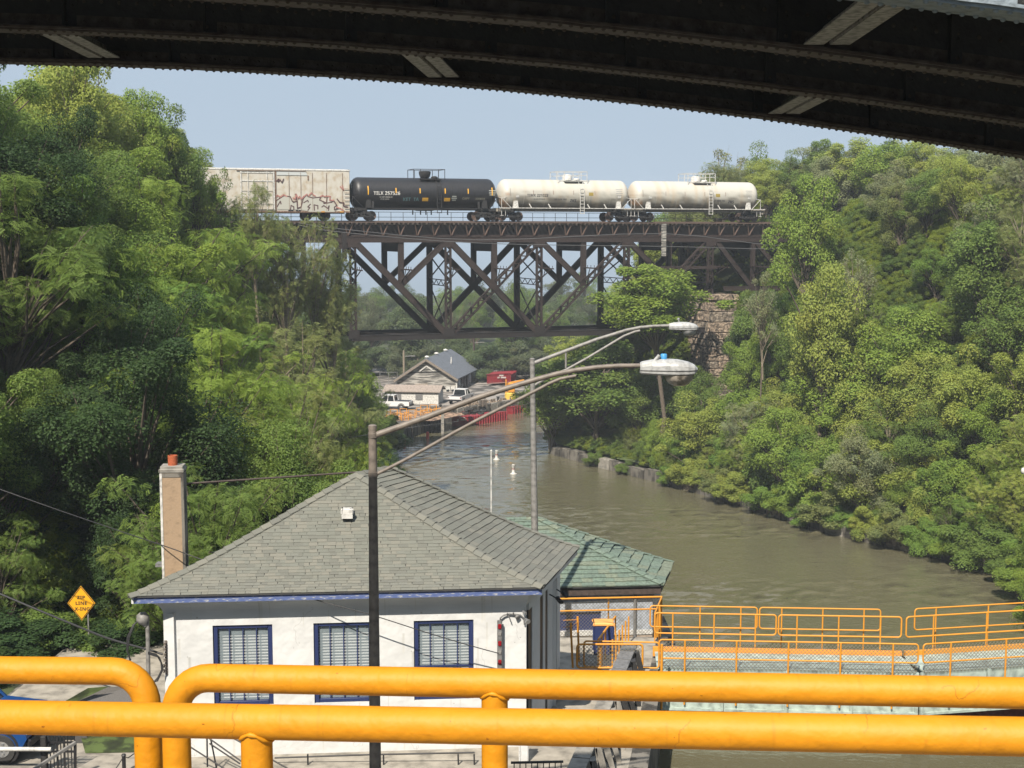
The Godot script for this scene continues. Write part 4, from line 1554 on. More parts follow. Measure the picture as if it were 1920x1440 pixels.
func build_house() -> void:
	var r := RandomNumberGenerator.new()
	r.seed = 77
	var ye := EYE - 9.28
	var yr := EYE - 6.66
	var yg := 10.15
	var E := [on(240, 1118, ye), on(1019, 1101, ye), on(1086, 1026, ye), Vector3.ZERO]
	E[3] = E[0] + E[2] - E[1]
	var R1 := on(668, 888, yr)
	var R2 := on(730, 875, yr)
	var h := thing("lock_office", "small white stucco office with grey shingled hip roof and blue trim", "house", Vector3((E[0].x + E[2].x) * 0.5, yg, (E[0].z + E[2].z) * 0.5))
	# roof
	var m := MB.new()
	m.slab([E[0], E[1], E[2], E[3]], Vector3(0, -0.05, 0))
	for q in [[E[0], E[1], R1, R1], [E[1], E[2], R2, R1], [E[2], E[3], R2, R2], [E[3], E[0], R1, R2]]:
		for i in 12:
			var t0 := i / 12.0
			var t1 := (i + 1) / 12.0
			var pp := []
			for k in [[0, 3, t0], [1, 2, t0], [1, 2, t1], [0, 3, t1]]:
				var o: Vector3 = q[k[0]].lerp(q[k[1]], k[2])
				o.y = ye + (yr - ye) * flare(k[2], 0.34) - 0.012
				pp.push_back(o)
			if q[0] == E[1]:
				pp = []
				for k in [[0, 3, t0], [1, 2, t0], [1, 2, t1], [0, 3, t1]]:
					var o: Vector3 = q[k[0]].lerp(q[k[1]], k[2])
					o.y = ye + (yr - ye) * flare(k[2], 0.34) - 0.012
					pp.push_back(o)
			m.quad(pp[0], pp[1], pp[2], pp[3], Vector3.UP)
	var roof := part("roof", m, M.under, h)
	var tints := [Color(0.235, 0.237, 0.203), Color(0.215, 0.22, 0.19), Color(0.255, 0.253, 0.215), Color(0.197, 0.20, 0.175), Color(0.226, 0.232, 0.203)]
	lay_slope(roof, "shingle", E[0], E[1], R1, R1, 0.34, 36, 0.13, 0.30, 0.014, M.shingle, M.shingle_mix, tints, 210, r)
	lay_slope(roof, "shingle", E[1], E[2], R1, R2, 0.34, 30, 0.25, 0.5, 0.022, M.shingle, M.shingle_mix, tints, 90, r)
	lay_slope(roof, "shingle", E[2], E[3], R2, R2, 0.34, 30, 0.3, 0.6, 0.014, M.shingle, M.shingle_mix, tints, 0, r)
	lay_slope(roof, "shingle", E[3], E[0], R2, R1, 0.34, 30, 0.3, 0.6, 0.014, M.shingle, M.shingle_mix, tints, 0, r)
	# caps on the hips and the ridge
	for q in [[0, R1, 1, 3], [1, R1, 0, 2], [2, R2, 1, 3], [3, R2, 2, 0]]:
		var e: Vector3 = E[q[0]]
		var top: Vector3 = q[1]
		var dirs := []
		for o in [q[2], q[3]]:
			var along: Vector3 = (E[o] - e).normalized()
			var u := (top - e).normalized()
			dirs.push_back((along - u * along.dot(u)).normalized())
		hip_caps(roof, "hip_cap", e + Vector3(0, 0.01, 0), top + Vector3(0, 0.01, 0), dirs[0], dirs[1], 0.34, 0.27, 0.15, M.shingle, r)
	var ridge_side := (R2 - R1).cross(Vector3.UP).normalized()
	hip_caps(roof, "ridge_cap", R1, R2, (ridge_side + Vector3(0, -0.6, 0)).normalized(), (-ridge_side + Vector3(0, -0.6, 0)).normalized(), 0.0, 0.26, 0.15, M.shingle, r)
	# fascia
	var f0 := inset(E, 0.05)
	for i in 4:
		m = MB.new()
		var a: Vector3 = f0[i]
		var b: Vector3 = f0[(i + 1) % 4]
		var inw: Vector3 = ((f0[(i + 2) % 4] + f0[(i + 3) % 4]) - a - b)
		inw.y = 0
		var u := (b - a).normalized()
		inw = (inw - u * inw.dot(u)).normalized()
		wall_piece(m, a, b, ye - 0.215, ye - 0.05, inw, 0.06)
		part("fascia", m, M.blue_trim if i == 0 else M.stucco, h)  # other sides: plain stucco colour stands in for blue trim in shade
	# cove between the fascia and the wall
	m = MB.new()
	var W := inset(E, 0.56)
	var prev := inset(E, 0.08)
	var prev_y := ye - 0.21
	for k in range(1, 9):
		var a := PI * 0.5 * k / 8.0
		var ring := inset(E, 0.08 + 0.48 * sin(a))
		var y := ye - 0.21 - 0.42 * (1.0 - cos(a))
		for i in 4:
			var j := (i + 1) % 4
			var p0: Vector3 = prev[i]; var p1: Vector3 = prev[j]; var q0: Vector3 = ring[i]; var q1: Vector3 = ring[j]
			p0.y = prev_y; p1.y = prev_y; q0.y = y; q1.y = y
			var outw: Vector3 = (p0 + p1 - W[(i + 2) % 4] - W[(i + 3) % 4])
			m.quad(p0, p1, q1, q0, Vector3(outw.x, -4.0, outw.z))
		prev = ring
		prev_y = y
	part("cove", m, M.stucco, h)
	# walls
	var yw := ye - 0.62
	var uF: Vector3 = (W[1] - W[0]); uF.y = 0; uF = uF.normalized()
	var inF := Vector3(uF.z, 0, -uF.x)
	if inF.dot(W[3] - W[0]) < 0.0:
		inF = -inF
	var T := 0.30
	m = MB.new()
	var wins := [[399.0, 511.0], [588.0, 700.0], [776.0, 888.0]]
	var y_t := on_wall(450, 1172, W[0], W[1]).y
	var y_b := on_wall(450, 1323, W[0], W[1]).y
	var cuts := []
	for w in wins:
		cuts.push_back([on_wall(w[0], 1200, W[0], W[1]), on_wall(w[1], 1200, W[0], W[1])])
	wall_piece(m, W[0], W[1], y_t, yw, inF, T)
	wall_piece(m, W[0], W[1], yg - 0.3, y_b, inF, T)
	var left: Vector3 = W[0]
	for c in cuts:
		wall_piece(m, left, c[0], y_b, y_t, inF, T)
		left = c[1]
	wall_piece(m, left, W[1], y_b, y_t, inF, T)
	part("wall", m, M.stucco, h)
	# windows: navy frame and bars, glass, a blind of slats
	for c in cuts:
		var a: Vector3 = c[0]; var b: Vector3 = c[1]
		var bas := Basis(uF, Vector3.UP, -inF)
		var cen: Vector3 = (a + b) * 0.5 + inF * 0.10
		cen.y = (y_t + y_b) * 0.5
		var w: float = (b - a).length() - 0.01
		var hh: float = y_t - y_b - 0.01
		m = MB.new()
		for s in [-1.0, 1.0]:
			m.bevel_box(cen + uF * s * (w * 0.5 - 0.06), Vector3(0.12, hh, 0.12), 0.01, bas)
			m.bevel_box(cen + Vector3(0, s * (hh * 0.5 - 0.05), 0), Vector3(w - 0.245, 0.10, 0.12), 0.01, bas)
		m.box(cen - inF * 0.03 + Vector3(0, -hh * 0.08, 0), Vector3(w - 0.245, 0.035, 0.05), bas)
		var win := part("window", m, M.navy, h)
		for k in 3:
			m = MB.new()
			m.box(cen - inF * 0.02 + uF * (w - 0.24) * (k - 1) * 0.27, Vector3(0.028, hh - 0.22, 0.03), bas)
			part("bar", m, M.navy, win)
		m = MB.new()
		m.box(cen + inF * 0.035, Vector3(w - 0.25, hh - 0.21, 0.006), bas)
		part("pane", m, M.pane, win)
		var slats := 25
		for k in slats:
			m = MB.new()
			var tilt := Basis(uF, 0.75)
			m.box(cen + inF * 0.17 + Vector3(0, -hh * 0.5 + 0.14 + (hh - 0.26) * k / (slats - 1.0), 0), Vector3(w - 0.02, 0.006, 0.036), tilt * bas)
			part("slat", m, M.slat, win)
		m = MB.new()
		m.box(cen + inF * 0.26, Vector3(w + 0.1, hh + 0.1, 0.02), bas)
		part("dark_interior", m, M.black, win)
	# sill line and a shallow crack-line moulding are only stains on the photograph's wall; the side wall has tall narrow openings
	var uR: Vector3 = (W[2] - W[1]); uR.y = 0; uR = uR.normalized()
	var inR := Vector3(uR.z, 0, -uR.x)
	if inR.dot(W[0] - W[1]) < 0.0:
		inR = -inR
	m = MB.new()
	var startR: Vector3 = W[1] + uR * (T / absf(uR.dot(inF)) + 0.002)
	var yo := ye - 0.85
	wall_piece(m, startR, W[2], yo, yw, inR, T)
	var opens := [[986.5, 998.0, yg], [1012.5, 1018.5, yg + 1.0], [1022.5, 1027.0, yg], [1044.5, 1050.0, yg + 0.9]]
	left = startR
	for o in opens:
		var a := on_wall(o[0], 1200, W[1], W[2])
		var b := on_wall(o[1], 1200, W[1], W[2])
		if (a - W[1]).dot(uR) < (startR - W[1]).dot(uR):
			a = startR
		wall_piece(m, left, a, yg - 0.3, yo, inR, T)
		wall_piece(m, a, b, yg - 0.3, o[2], inR, T)
		left = b
		var mm := MB.new()
		wall_piece(mm, a, b, o[2], yo, inR, 0.04)
		for i in mm.v.size():
			mm.v[i] += inR * 0.02
		part("door" if o[2] == yg else "window", mm, M.black, h)
	wall_piece(m, left, W[2], yg - 0.3, yo, inR, T)
	part("wall", m, M.stucco, h)
	m = MB.new()
	wall_piece(m, W[2], W[3], yg - 0.3, yw, -inF, T)
	part("wall", m, M.stucco, h)
	m = MB.new()
	wall_piece(m, W[3], W[0], yg - 0.3, yw, -inR, T)
	part("wall", m, M.stucco, h)
	# vent on the front slope
	var vp := on_wall(651, 962, E[0] + inF * 1.75, E[1] + inF * 1.75)
	m = MB.new()
	m.bevel_box(vp + Vector3(0, 0.06, 0), Vector3(0.34, 0.17, 0.30), 0.03, Basis(uF, Vector3.UP, -inF))
	m.box(vp - Vector3(0, 0.06, 0), Vector3(0.30, 0.14, 0.26), Basis(uF, Vector3.UP, -inF))
	part("roof_vent", m, M.white, h)
	# chimney
	var cb := at(329, 1060, 37.7)
	var ct := at(327, 884, 37.7)
	var bas := Basis(uF, Vector3.UP, -inF)
	m = MB.new()
	m.box(Vector3(cb.x, (yg + ct.y) * 0.5, cb.z), Vector3(0.60, ct.y - yg, 0.56), bas)
	var ch := part("chimney", m, M.render, h)
	m = MB.new()
	m.box(Vector3(cb.x, (yg + ct.y) * 0.5, cb.z) - uF * 0.29 - inF * 0.015, Vector3(0.062, ct.y - yg - 0.01, 0.56), bas)
	part("corner_strip", m, M.white, ch)
	m = MB.new()
	m.box(Vector3(cb.x, (yg + ct.y) * 0.5, cb.z) + uF * 0.285 - inF * 0.012, Vector3(0.075, ct.y - yg - 0.01, 0.56), bas)
	m.box(Vector3(cb.x, ct.y - 0.06, cb.z) - inF * 0.014, Vector3(0.56, 0.11, 0.56), bas)
	part("dark_strip", m, M.concrete_dark, ch)  # dark band down the right edge and across the top
	m = MB.new()
	m.bevel_box(Vector3(cb.x, ct.y + 0.06, cb.z), Vector3(0.68, 0.12, 0.64), 0.02, bas)
	m.slab([Vector3(cb.x, ct.y + 0.12, cb.z) - uF * 0.3 - inF * 0.28, Vector3(cb.x, ct.y + 0.12, cb.z) + uF * 0.3 - inF * 0.28, Vector3(cb.x, ct.y + 0.12, cb.z) + uF * 0.3 + inF * 0.28, Vector3(cb.x, ct.y + 0.12, cb.z) - uF * 0.3 + inF * 0.28], Vector3(0, 0.06, 0))
	part("cap", m, M.concrete, ch)
	m = MB.new()
	m.lathe([Vector2(0.13, 0.0), Vector2(0.135, 0.28), Vector2(0.11, 0.28), Vector2(0.11, 0.05), Vector2(0.0, 0.05)], Vector3(cb.x, ct.y + 0.17, cb.z), bas, 12)
	part("flue_pot", m, M.clay, ch)
	m = MB.new()
	m.tube([at(350, 907, 37.8), at(362, 906, 37.85), at(690, 884, 39.6)], 0.028, 8)
	part("tie_rod", m, M.brown, ch)
	m = MB.new()
	m.box(at(303, 1058, 37.9), Vector3(0.28, 0.09, 0.3))
	part("lamp_bracket", m, M.grey, ch)
	# things on the walls ---------------------------------------------------------------------------
	var sp := on_wall(936, 1200, W[0], W[1]) - inF * 0.16
	var sig := thing("signal_lamp_strip", "upright strip of red signal lamps on the white front wall, near its right end", "signal lamp", sp)
	var s_top := on_wall(936, 1160, W[0], W[1]).y
	var s_bot := on_wall(936, 1250, W[0], W[1]).y
	m = MB.new()
	m.bevel_box(Vector3(sp.x, (s_top + s_bot) * 0.5, sp.z), Vector3(0.13, s_top - s_bot, 0.10), 0.015, bas)
	for k in 3:
		m.box(Vector3(sp.x, lerpf(s_top, s_bot, 0.12 + 0.36 * k), sp.z) + inF * 0.10, Vector3(0.05, 0.05, 0.14), bas)
	part("housing", m, M.grey, sig)
	for k in [0.12, 0.47, 0.86]:
		m = MB.new()
		m.bevel_box(Vector3(sp.x, lerpf(s_top, s_bot, k), sp.z) - inF * 0.045, Vector3(0.09, 0.14, 0.06), 0.02, bas)
		part("lens", m, M.red_lens, sig)
	for k in [0.28, 0.66]:
		m = MB.new()
		m.bevel_box(Vector3(sp.x, lerpf(s_top, s_bot, k), sp.z) - inF * 0.04, Vector3(0.09, 0.10, 0.05), 0.02, bas)
		part("plate", m, M.pole_grey, sig)
	m = MB.new()
	m.tube([Vector3(sp.x + 0.02, s_bot, sp.z), Vector3(sp.x - 0.07, s_bot - 0.16, sp.z) + inF * 0.1, Vector3(sp.x - 0.05, s_bot - 0.4, sp.z) + inF * 0.12], 0.02, 6)
	part("lead", m, M.grey, sig)
	var fl := thing("corner_floodlights", "pair of small floodlights on a bent conduit at the front right corner", "floodlight", on_wall(975, 1160, W[0], W[1]) - inF * 0.1)
	var P := func(px: float, py: float, off: float) -> Vector3: return on_wall(px, py, W[0], W[1]) - inF * off
	m = MB.new()
	m.tube([P.call(937, 1164, 0.08), P.call(938, 1157, 0.08), P.call(944, 1152, 0.08), P.call(955, 1150, 0.06), P.call(975, 1152, 0.06), P.call(982, 1158, 0.06), P.call(983, 1170, 0.06)], 0.022, 8)
	for q in [[951, 1148], [962, 1147]]:
		m.tube([P.call(q[0], q[1] + 4, 0.06), P.call(q[0], q[1], 0.1)], 0.02, 6)
	m.tube([P.call(953, 1152, 0.06), P.call(955, 1158, 0.1), P.call(957, 1164, 0.1)], 0.015, 6)
	part("conduit", m, M.grey, fl)
	for q in [[970, 1156, 0.10, 0.065], [983, 1147, 0.2, 0.05], [988, 1161, 0.24, 0.075]]:
		m = MB.new()
		var dirv: Vector3 = (-inF * 0.75 + uF * 0.35 + Vector3(0, -0.35, 0)).normalized()
		var bx := dirv.cross(Vector3.UP).normalized()
		m.lathe([Vector2(0.0, -0.12), Vector2(0.03, -0.12), Vector2(q[3], 0.0), Vector2(q[3] * 0.96, 0.02), Vector2(0.0, 0.02)], P.call(q[0], q[1], q[2]), Basis(bx, dirv, bx.cross(dirv)), 12)
		part("lamp", m, M.chrome if q[0] > 975 else M.grey, fl)
	var scam := thing("security_cameras", "two black security cameras under the right eave of the white office", "camera", on_wall(1033, 1115, W[1], W[2]) - inR * 0.25)
	for q in [[1030, 1124], [1040, 1113]]:
		m = MB.new()
		var cp := on_wall(q[0], q[1], W[1], W[2]) - inR * 0.3
		m.bevel_box(cp, Vector3(0.14, 0.12, 0.30), 0.03, Basis(Vector3.UP, 0.5) * Basis(Vector3.RIGHT, 0.35))
		m.tube([cp, cp + inR * 0.22 + Vector3(0, 0.12, 0), cp + inR * 0.32 + Vector3(0, 0.16, 0)], 0.02, 6)
		part("camera", m, M.black, scam)
	# service mast, coil and insulators at the left corner
	var mast := thing("service_mast", "grey hooded service mast with cable loops at the office's left corner", "mast", P.call(276, 1170, 0.1))
	m = MB.new()
	m.tube([P.call(277, 1163, 0.06), P.call(278, 1200, 0.06), P.call(280, 1330, 0.06)], 0.055, 10)
	part("conduit", m, M.pole_grey, mast)
	m = MB.new()
	m.lathe([Vector2(0.0, 0.30), Vector2(0.12, 0.26), Vector2(0.17, 0.14), Vector2(0.16, 0.04), Vector2(0.07, -0.04), Vector2(0.055, -0.1)], P.call(272, 1166, 0.08), Basis(Vector3.BACK, 0.35), 14)
	part("hood", m, M.pole_grey, mast)
	for k in 3:
		m = MB.new()
		m.tube([P.call(262, 1158 + k, 0.12), P.call(254 - k, 1168, 0.2), P.call(246 - k * 2, 1190, 0.25), P.call(243 - k, 1215, 0.25), P.call(246 + k, 1232, 0.22), P.call(243, 1250, 0.2)], 0.016, 6)
		part("cable", m, M.wire, mast)
	var ins := thing("insulator_rack", "small rusty insulator rack holding black cable loops on the white wall at left", "insulator rack", P.call(312, 1232, 0.05))
	m = MB.new()
	m.box(P.call(312, 1232, 0.03), Vector3(0.07, 0.92, 0.05), bas)
	for k in 6:
		m.lathe([Vector2(0.0, -0.05), Vector2(0.04, -0.04), Vector2(0.025, 0.0), Vector2(0.04, 0.04), Vector2(0.0, 0.05)], P.call(310, 1206 + k * 10, 0.1), Basis(), 10)
	part("rack", m, M.pole, ins)
	for k in 5:
		m = MB.new()
		var kk := k * 1.6
		m.tube([P.call(282, 1215 + kk * 0.6, 0.35), P.call(296 + kk, 1221 + kk, 0.25), P.call(304 + kk * 0.6, 1238 + kk, 0.2), P.call(305 + kk * 0.4, 1252, 0.18), P.call(298, 1266 + kk, 0.2), P.call(288, 1276, 0.2), P.call(284, 1268, 0.15)], 0.014, 6)
		part("cable", m, M.wire, ins)


func build_green_roof_house() -> void:
	var r := RandomNumberGenerator.new()
	r.seed = 5
	var ye := 10.75
	var yr := 12.35
	var yg := 7.65
	var G := [on(830, 1106, ye), on(1243, 1097, ye), on(1262, 1056, ye), Vector3.ZERO]
	G[3] = G[0] + G[2] - G[1]
	var R := on(1008, 972, yr)
	var R0: Vector3 = R + (G[0] - G[1]) * 0.45
	R0.y = yr
	var h := thing("green_roofed_building", "low building with green tiled roof behind the white office, beside the canal", "building", Vector3(G[1].x - 3.0, yg, G[1].z - 2.0))
	var m := MB.new()
	m.slab([G[0], G[1], G[2], G[3]], Vector3(0, -0.06, 0))
	for q in [[G[0], G[1], R, R0], [G[1], G[2], R, R], [G[2], G[3], R0, R], [G[3], G[0], R0, R0]]:
		m.quad(q[0] - Vector3(0, 0.02, 0), q[1] - Vector3(0, 0.02, 0), q[2] - Vector3(0, 0.02, 0), q[3] - Vector3(0, 0.02, 0), Vector3.UP)
	var roof := part("roof", m, M.under, h)
	var tints := [Color(0.185, 0.255, 0.20), Color(0.20, 0.265, 0.21), Color(0.165, 0.225, 0.18), Color(0.225, 0.265, 0.195)]
	var mix := mat(Color(1, 1, 1), 0.85, {tex = TEX.mottle, scale = 0.6, vc = true})
	lay_slope(roof, "tile", G[0], G[1], R0, R, 0.12, 17, 0.36, 0.48, 0.055, M.tile_green, mix, tints, 190, r)
	lay_slope(roof, "tile", G[1], G[2], R, R, 0.12, 14, 0.40, 0.6, 0.085, M.tile_green, mix, tints, 80, r)
	lay_slope(roof, "tile", G[2], G[3], R, R0, 0.12, 14, 0.5, 0.7, 0.045, M.tile_green, mix, tints, 0, r)
	for q in [[1, 0, 2], [2, 1, 3]]:
		var dirs := []
		var u: Vector3 = (R - G[q[0]]).normalized()
		for o in [q[1], q[2]]:
			var al: Vector3 = (G[o] - G[q[0]]).normalized()
			dirs.push_back((al - u * al.dot(u)).normalized())
		hip_caps(roof, "hip_tile", G[q[0]] + Vector3(0, 0.05, 0), R + Vector3(0, 0.05, 0), dirs[0], dirs[1], 0.12, 0.42, 0.18, M.tile_green, r)
	hip_caps(roof, "ridge_tile", R + Vector3(0, 0.03, 0), R0 + Vector3(0, 0.03, 0), Vector3(0, -0.4, 1).normalized(), Vector3(0, -0.4, -1).normalized(), 0.0, 0.42, 0.18, M.tile_green, r)
	var f := inset(G, 0.08)
	var W := inset(G, 0.42)
	var uF: Vector3 = (W[1] - W[0]); uF.y = 0; uF = uF.normalized()
	var inF := Vector3(-uF.z, 0, uF.x)
	if inF.dot(W[3] - W[0]) < 0.0:
		inF = -inF
	var uR: Vector3 = (W[2] - W[1]); uR.y = 0; uR = uR.normalized()
	var inR := Vector3(uR.z, 0, -uR.x)
	if inR.dot(W[0] - W[1]) < 0.0:
		inR = -inR
	m = MB.new()
	wall_piece(m, f[0] - inF * 0.03, f[1] - inF * 0.03, ye - 0.07, ye - 0.005, inF, 0.05)
	part("gutter", m, M.pale_blue, h)
	m = MB.new()
	wall_piece(m, f[0], f[1], ye - 0.36, ye - 0.065, inF, 0.05)
	wall_piece(m, f[1] + inF.rotated(Vector3.UP, 0) * 0.052, f[2], ye - 0.36, ye - 0.065, inR, 0.05)
	part("fascia", m, M.brown, h)
	# front wall: pale upper band with a dark window, white sill, tan base
	var ys := on_wall(1100, 1183, W[0], W[1]).y
	var yt := on_wall(1100, 1147, W[0], W[1]).y
	var wl := on_wall(1000, 1160, W[0], W[1])
	var wr := on_wall(1127, 1160, W[0], W[1])
	m = MB.new()
	wall_piece(m, W[0], W[1], yt, ye - 0.1, inF, 0.25)
	wall_piece(m, W[0], wl, ys, yt, inF, 0.25)
	wall_piece(m, wr, W[1], ys, yt, inF, 0.25)
	wall_piece(m, W[1] + uR * 0.26, W[2], ys, ye - 0.1, inR, 0.25)
	part("wall", m, M.pale_blue, h)
	m = MB.new()
	wall_piece(m, W[0] - inF * 0.06, W[1] - inF * 0.06, ys - 0.17, ys, inF, 0.31)
	part("sill", m, M.white, h)
	for k in 5:
		m = MB.new()
		var a := lerpf(yg, ys - 0.17, k / 5.0)
		var b := lerpf(yg, ys - 0.17, (k + 1) / 5.0)
		wall_piece(m, W[0] - inF * 0.02, W[1] - inF * 0.02, a + 0.008, b - 0.008, inF, 0.25)
		wall_piece(m, W[1] + uR * 0.25, W[2], a + 0.008, b - 0.008, inR, 0.25)
		part("base_course", m, M.tan_wall, h)
	m = MB.new()
	wall_piece(m, W[0] + inF * 0.03, W[1] + inF * 0.03, yg, ys - 0.1, inF, 0.1)
	part("mortar", m, M.concrete_dark, h)
	m = MB.new()
	wall_piece(m, wl + inF * 0.12, wr + inF * 0.12, ys, yt, inF, 0.03)
	part("window", m, M.navy, h)
	m = MB.new()
	var dp := on_wall(1190, 1150, W[0], W[1]) - inF * 0.08
	m.tube([Vector3(dp.x, ye - 0.2, dp.z), Vector3(dp.x, yg, dp.z)], 0.06, 8)
	part("downpipe", m, M.grey, h)


# ---- the far quay ---------------------------------------------------------------------------------
func road_vehicle(o: Node3D, kind: String, paint: Material, b: Basis, p: Vector3) -> void:     # built along +x (forwards), wheels on y = 0
	var l := 5.4
	var w := 1.9
	var m := MB.new()
	var side := func(pts: Array, half: float, mb: MB) -> void:
		var q := []
		for a in pts:
			q.push_back(Vector3(a[0], a[1], -half))
		mb.slab(q, Vector3(0, 0, half * 2.0))
	if kind == "pickup":
		side.call([[-2.7, 0.55], [2.6, 0.5], [2.7, 0.75], [2.6, 1.02], [1.2, 1.12], [-0.75, 1.12], [-2.7, 1.10]], w * 0.5, m)
	elif kind == "suv":
		side.call([[-2.3, 0.5], [2.2, 0.45], [2.35, 0.7], [2.28, 0.98], [2.05, 1.10], [0.85, 1.20], [-2.3, 1.2]], w * 0.5, m)
	else:
		side.call([[-2.9, 0.6], [2.6, 0.55], [2.7, 0.8], [2.6, 1.1], [1.3, 1.2], [-2.9, 1.2]], w * 0.5, m)
	var body := part("body", m, paint, o)
	m = MB.new()
	var roof_y := 1.82
	var c0 := -0.72
	var c1 := 1.25
	if kind == "suv":
		c0 = -2.2
		c1 = 0.95
	for f in 2:
		m = MB.new()
		var k := 0.0 if f == 0 else 0.02
		var lower := [Vector3(c0, 1.12, -w * 0.47), Vector3(c1, 1.12, -w * 0.47), Vector3(c1, 1.12, w * 0.47), Vector3(c0, 1.12, w * 0.47)]
		var upper := [Vector3(c0 + 0.15, roof_y, -w * 0.38), Vector3(c1 - 0.62, roof_y, -w * 0.38), Vector3(c1 - 0.62, roof_y, w * 0.38), Vector3(c0 + 0.15, roof_y, w * 0.38)]
		if f == 0:
			for i in 4:
				var j := (i + 1) % 4
				var out: Vector3 = lower[i] + lower[j] - Vector3(c0 + c1, 2.2, 0)
				m.quad(lower[i], lower[j], upper[j], upper[i], out)
			part("cab_glass", m, M.glass_dark, o)
		else:
			m.quad(upper[0] + Vector3(-0.05, 0.02, -0.03), upper[1] + Vector3(0.05, 0.02, -0.03), upper[2] + Vector3(0.05, 0.02, 0.03), upper[3] + Vector3(-0.05, 0.02, 0.03), Vector3.UP)
			for i in 4:
				m.beam(lower[i], upper[i] + Vector3(0, 0.01, 0), 0.09, 0.09)
				m.beam(upper[i], upper[(i + 1) % 4], 0.09, 0.06)
			for s in [-1.0, 1.0]:
				m.beam(Vector3((c0 + c1) * 0.5 - 0.1, 1.1, s * w * 0.473), Vector3((c0 + c1) * 0.5 - 0.15, roof_y, s * w * 0.385), 0.09, 0.06)
			part("cab_frame", m, paint, o)
	for x in [-1.65, 1.65]:
		for s in [-1.0, 1.0]:
			m = MB.new()
			var ax := Basis(Vector3.RIGHT, Vector3(0, 0, s), Vector3.UP * -s)
			m.lathe([Vector2(0.0, -0.12), Vector2(0.37, -0.12), Vector2(0.40, -0.06), Vector2(0.40, 0.06), Vector2(0.37, 0.12), Vector2(0.24, 0.12), Vector2(0.24, 0.08)], Vector3(x, 0.40, s * (w * 0.5 - 0.08)), ax, 20)
			var wh := part("wheel", m, M.rubber, o)
			m = MB.new()
			m.lathe([Vector2(0.24, 0.07), Vector2(0.22, 0.10), Vector2(0.07, 0.08), Vector2(0.05, 0.11), Vector2(0.0, 0.11)], Vector3(x, 0.40, s * (w * 0.5 - 0.08)), ax, 16)
			for k in 5:
				m.box(Vector3(x, 0.40, s * (w * 0.5 + 0.035)) + Vector3(cos(TAU * k / 5.0), sin(TAU * k / 5.0), 0) * 0.13, Vector3(0.06, 0.06, 0.02))
			part("rim", m, M.chrome, wh)
			m = MB.new()
			m.lathe([Vector2(0.48, -0.02), Vector2(0.48, 0.03), Vector2(0.41, 0.03)], Vector3(x, 0.42, s * (w * 0.5 - 0.02)), ax, 20)
			part("wheel_arch", m, M.black, o)
	m = MB.new()
	for s in [-1.0, 1.0]:
		m.bevel_box(Vector3(2.32 if kind == "suv" else 2.62, 0.86, s * 0.68), Vector3(0.16, 0.20, 0.42), 0.03)
	part("headlight", m, M.chrome, o)
	m = MB.new()
	m.bevel_box(Vector3(2.36 if kind == "suv" else 2.68, 0.55, 0), Vector3(0.16, 0.24, w - 0.05), 0.04)
	m.bevel_box(Vector3(-2.34 if kind == "suv" else -2.75, 0.6, 0), Vector3(0.16, 0.22, w - 0.05), 0.04)
	part("bumper", m, M.black, o)
	for s in [-1.0, 1.0]:
		m = MB.new()
		m.bevel_box(Vector3(-2.28 if kind == "suv" else -2.68, 0.92, s * 0.84), Vector3(0.08, 0.26, 0.16), 0.02)
		part("tail_lamp", m, M.red_lens, o)
	if kind == "pickup":
		m = MB.new()
		m.box(Vector3(-1.7, 1.125, 0), Vector3(1.75, 0.03, 1.5))
		part("bed", m, M.black, o)
	o.transform = Transform3D(b, p)


func red_barge(called: String, label: String, a: Vector3, b: Vector3, back: Vector3, y0: float, h: float, rake: float) -> Node3D:
	var o := thing(called, label, "barge", Vector3((a.x + b.x) * 0.5, y0, (a.z + b.z) * 0.5))
	var u := (b - a).normalized()
	var m := MB.new()
	var A := Vector3(a.x, y0 + h, a.z)
	var B := Vector3(b.x, y0 + h, b.z)
	var n := back.normalized()
	var low := n * rake - Vector3(0, h, 0)
	m.quad(A, B, B + low, A + low, -n)
	m.quad(A, A + back, A + back - Vector3(0, h, 0), A + low, -u)
	m.quad(B, B + back, B + back - Vector3(0, h, 0), B + low, u)
	m.quad(A, B, B + back, A + back, Vector3.UP)
	m.quad(A + back, B + back, B + back - Vector3(0, h, 0), A + back - Vector3(0, h, 0), n)
	part("hull", m, M.barge, o)
	m = MB.new()
	m.box((A + B) * 0.5 + Vector3(0, 0.02, 0), Vector3((B - A).length() + 0.1, 0.12, 0.14), Basis(u, Vector3.UP, u.cross(Vector3.UP)))
	part("rubbing_strip", m, M.barge, o)
	m = MB.new()
	m.box((A + B) * 0.5 + low * 0.97 - n * 0.03, Vector3((B - A).length(), 0.16, 0.06), Basis(u, Vector3.UP, u.cross(Vector3.UP)))
	part("waterline", m, M.barge_pink, o)
	for k in 14:
		m = MB.new()
		var q := B + back * (k + 0.5) / 14.0
		m.box(q - Vector3(0, h * 0.5, 0) + u * 0.05, Vector3(0.14, h, 0.14))
		part("rib", m, M.barge, o)
	return o

func sign_bars(o: Node3D, c: Vector3, b: Basis, w: float, rows: int, mt: Material) -> void:      # far lettering of which only the bars of the words can be told
	for k in rows:
		var m := MB.new()
		var ww := w * (0.6 if k == 0 else 1.0)
		var letters := int(ww / 0.16)
		for i in letters:
			if (i * 7 + k * 3) % 6 != 5:
				m.box(c + b * Vector3(-ww * 0.5 + (i + 0.5) * 0.16, -k * 0.30, 0.0), Vector3(0.11, 0.20 if k == 0 else 0.22, 0.02), b)
		part("lettering", m, mt, o)

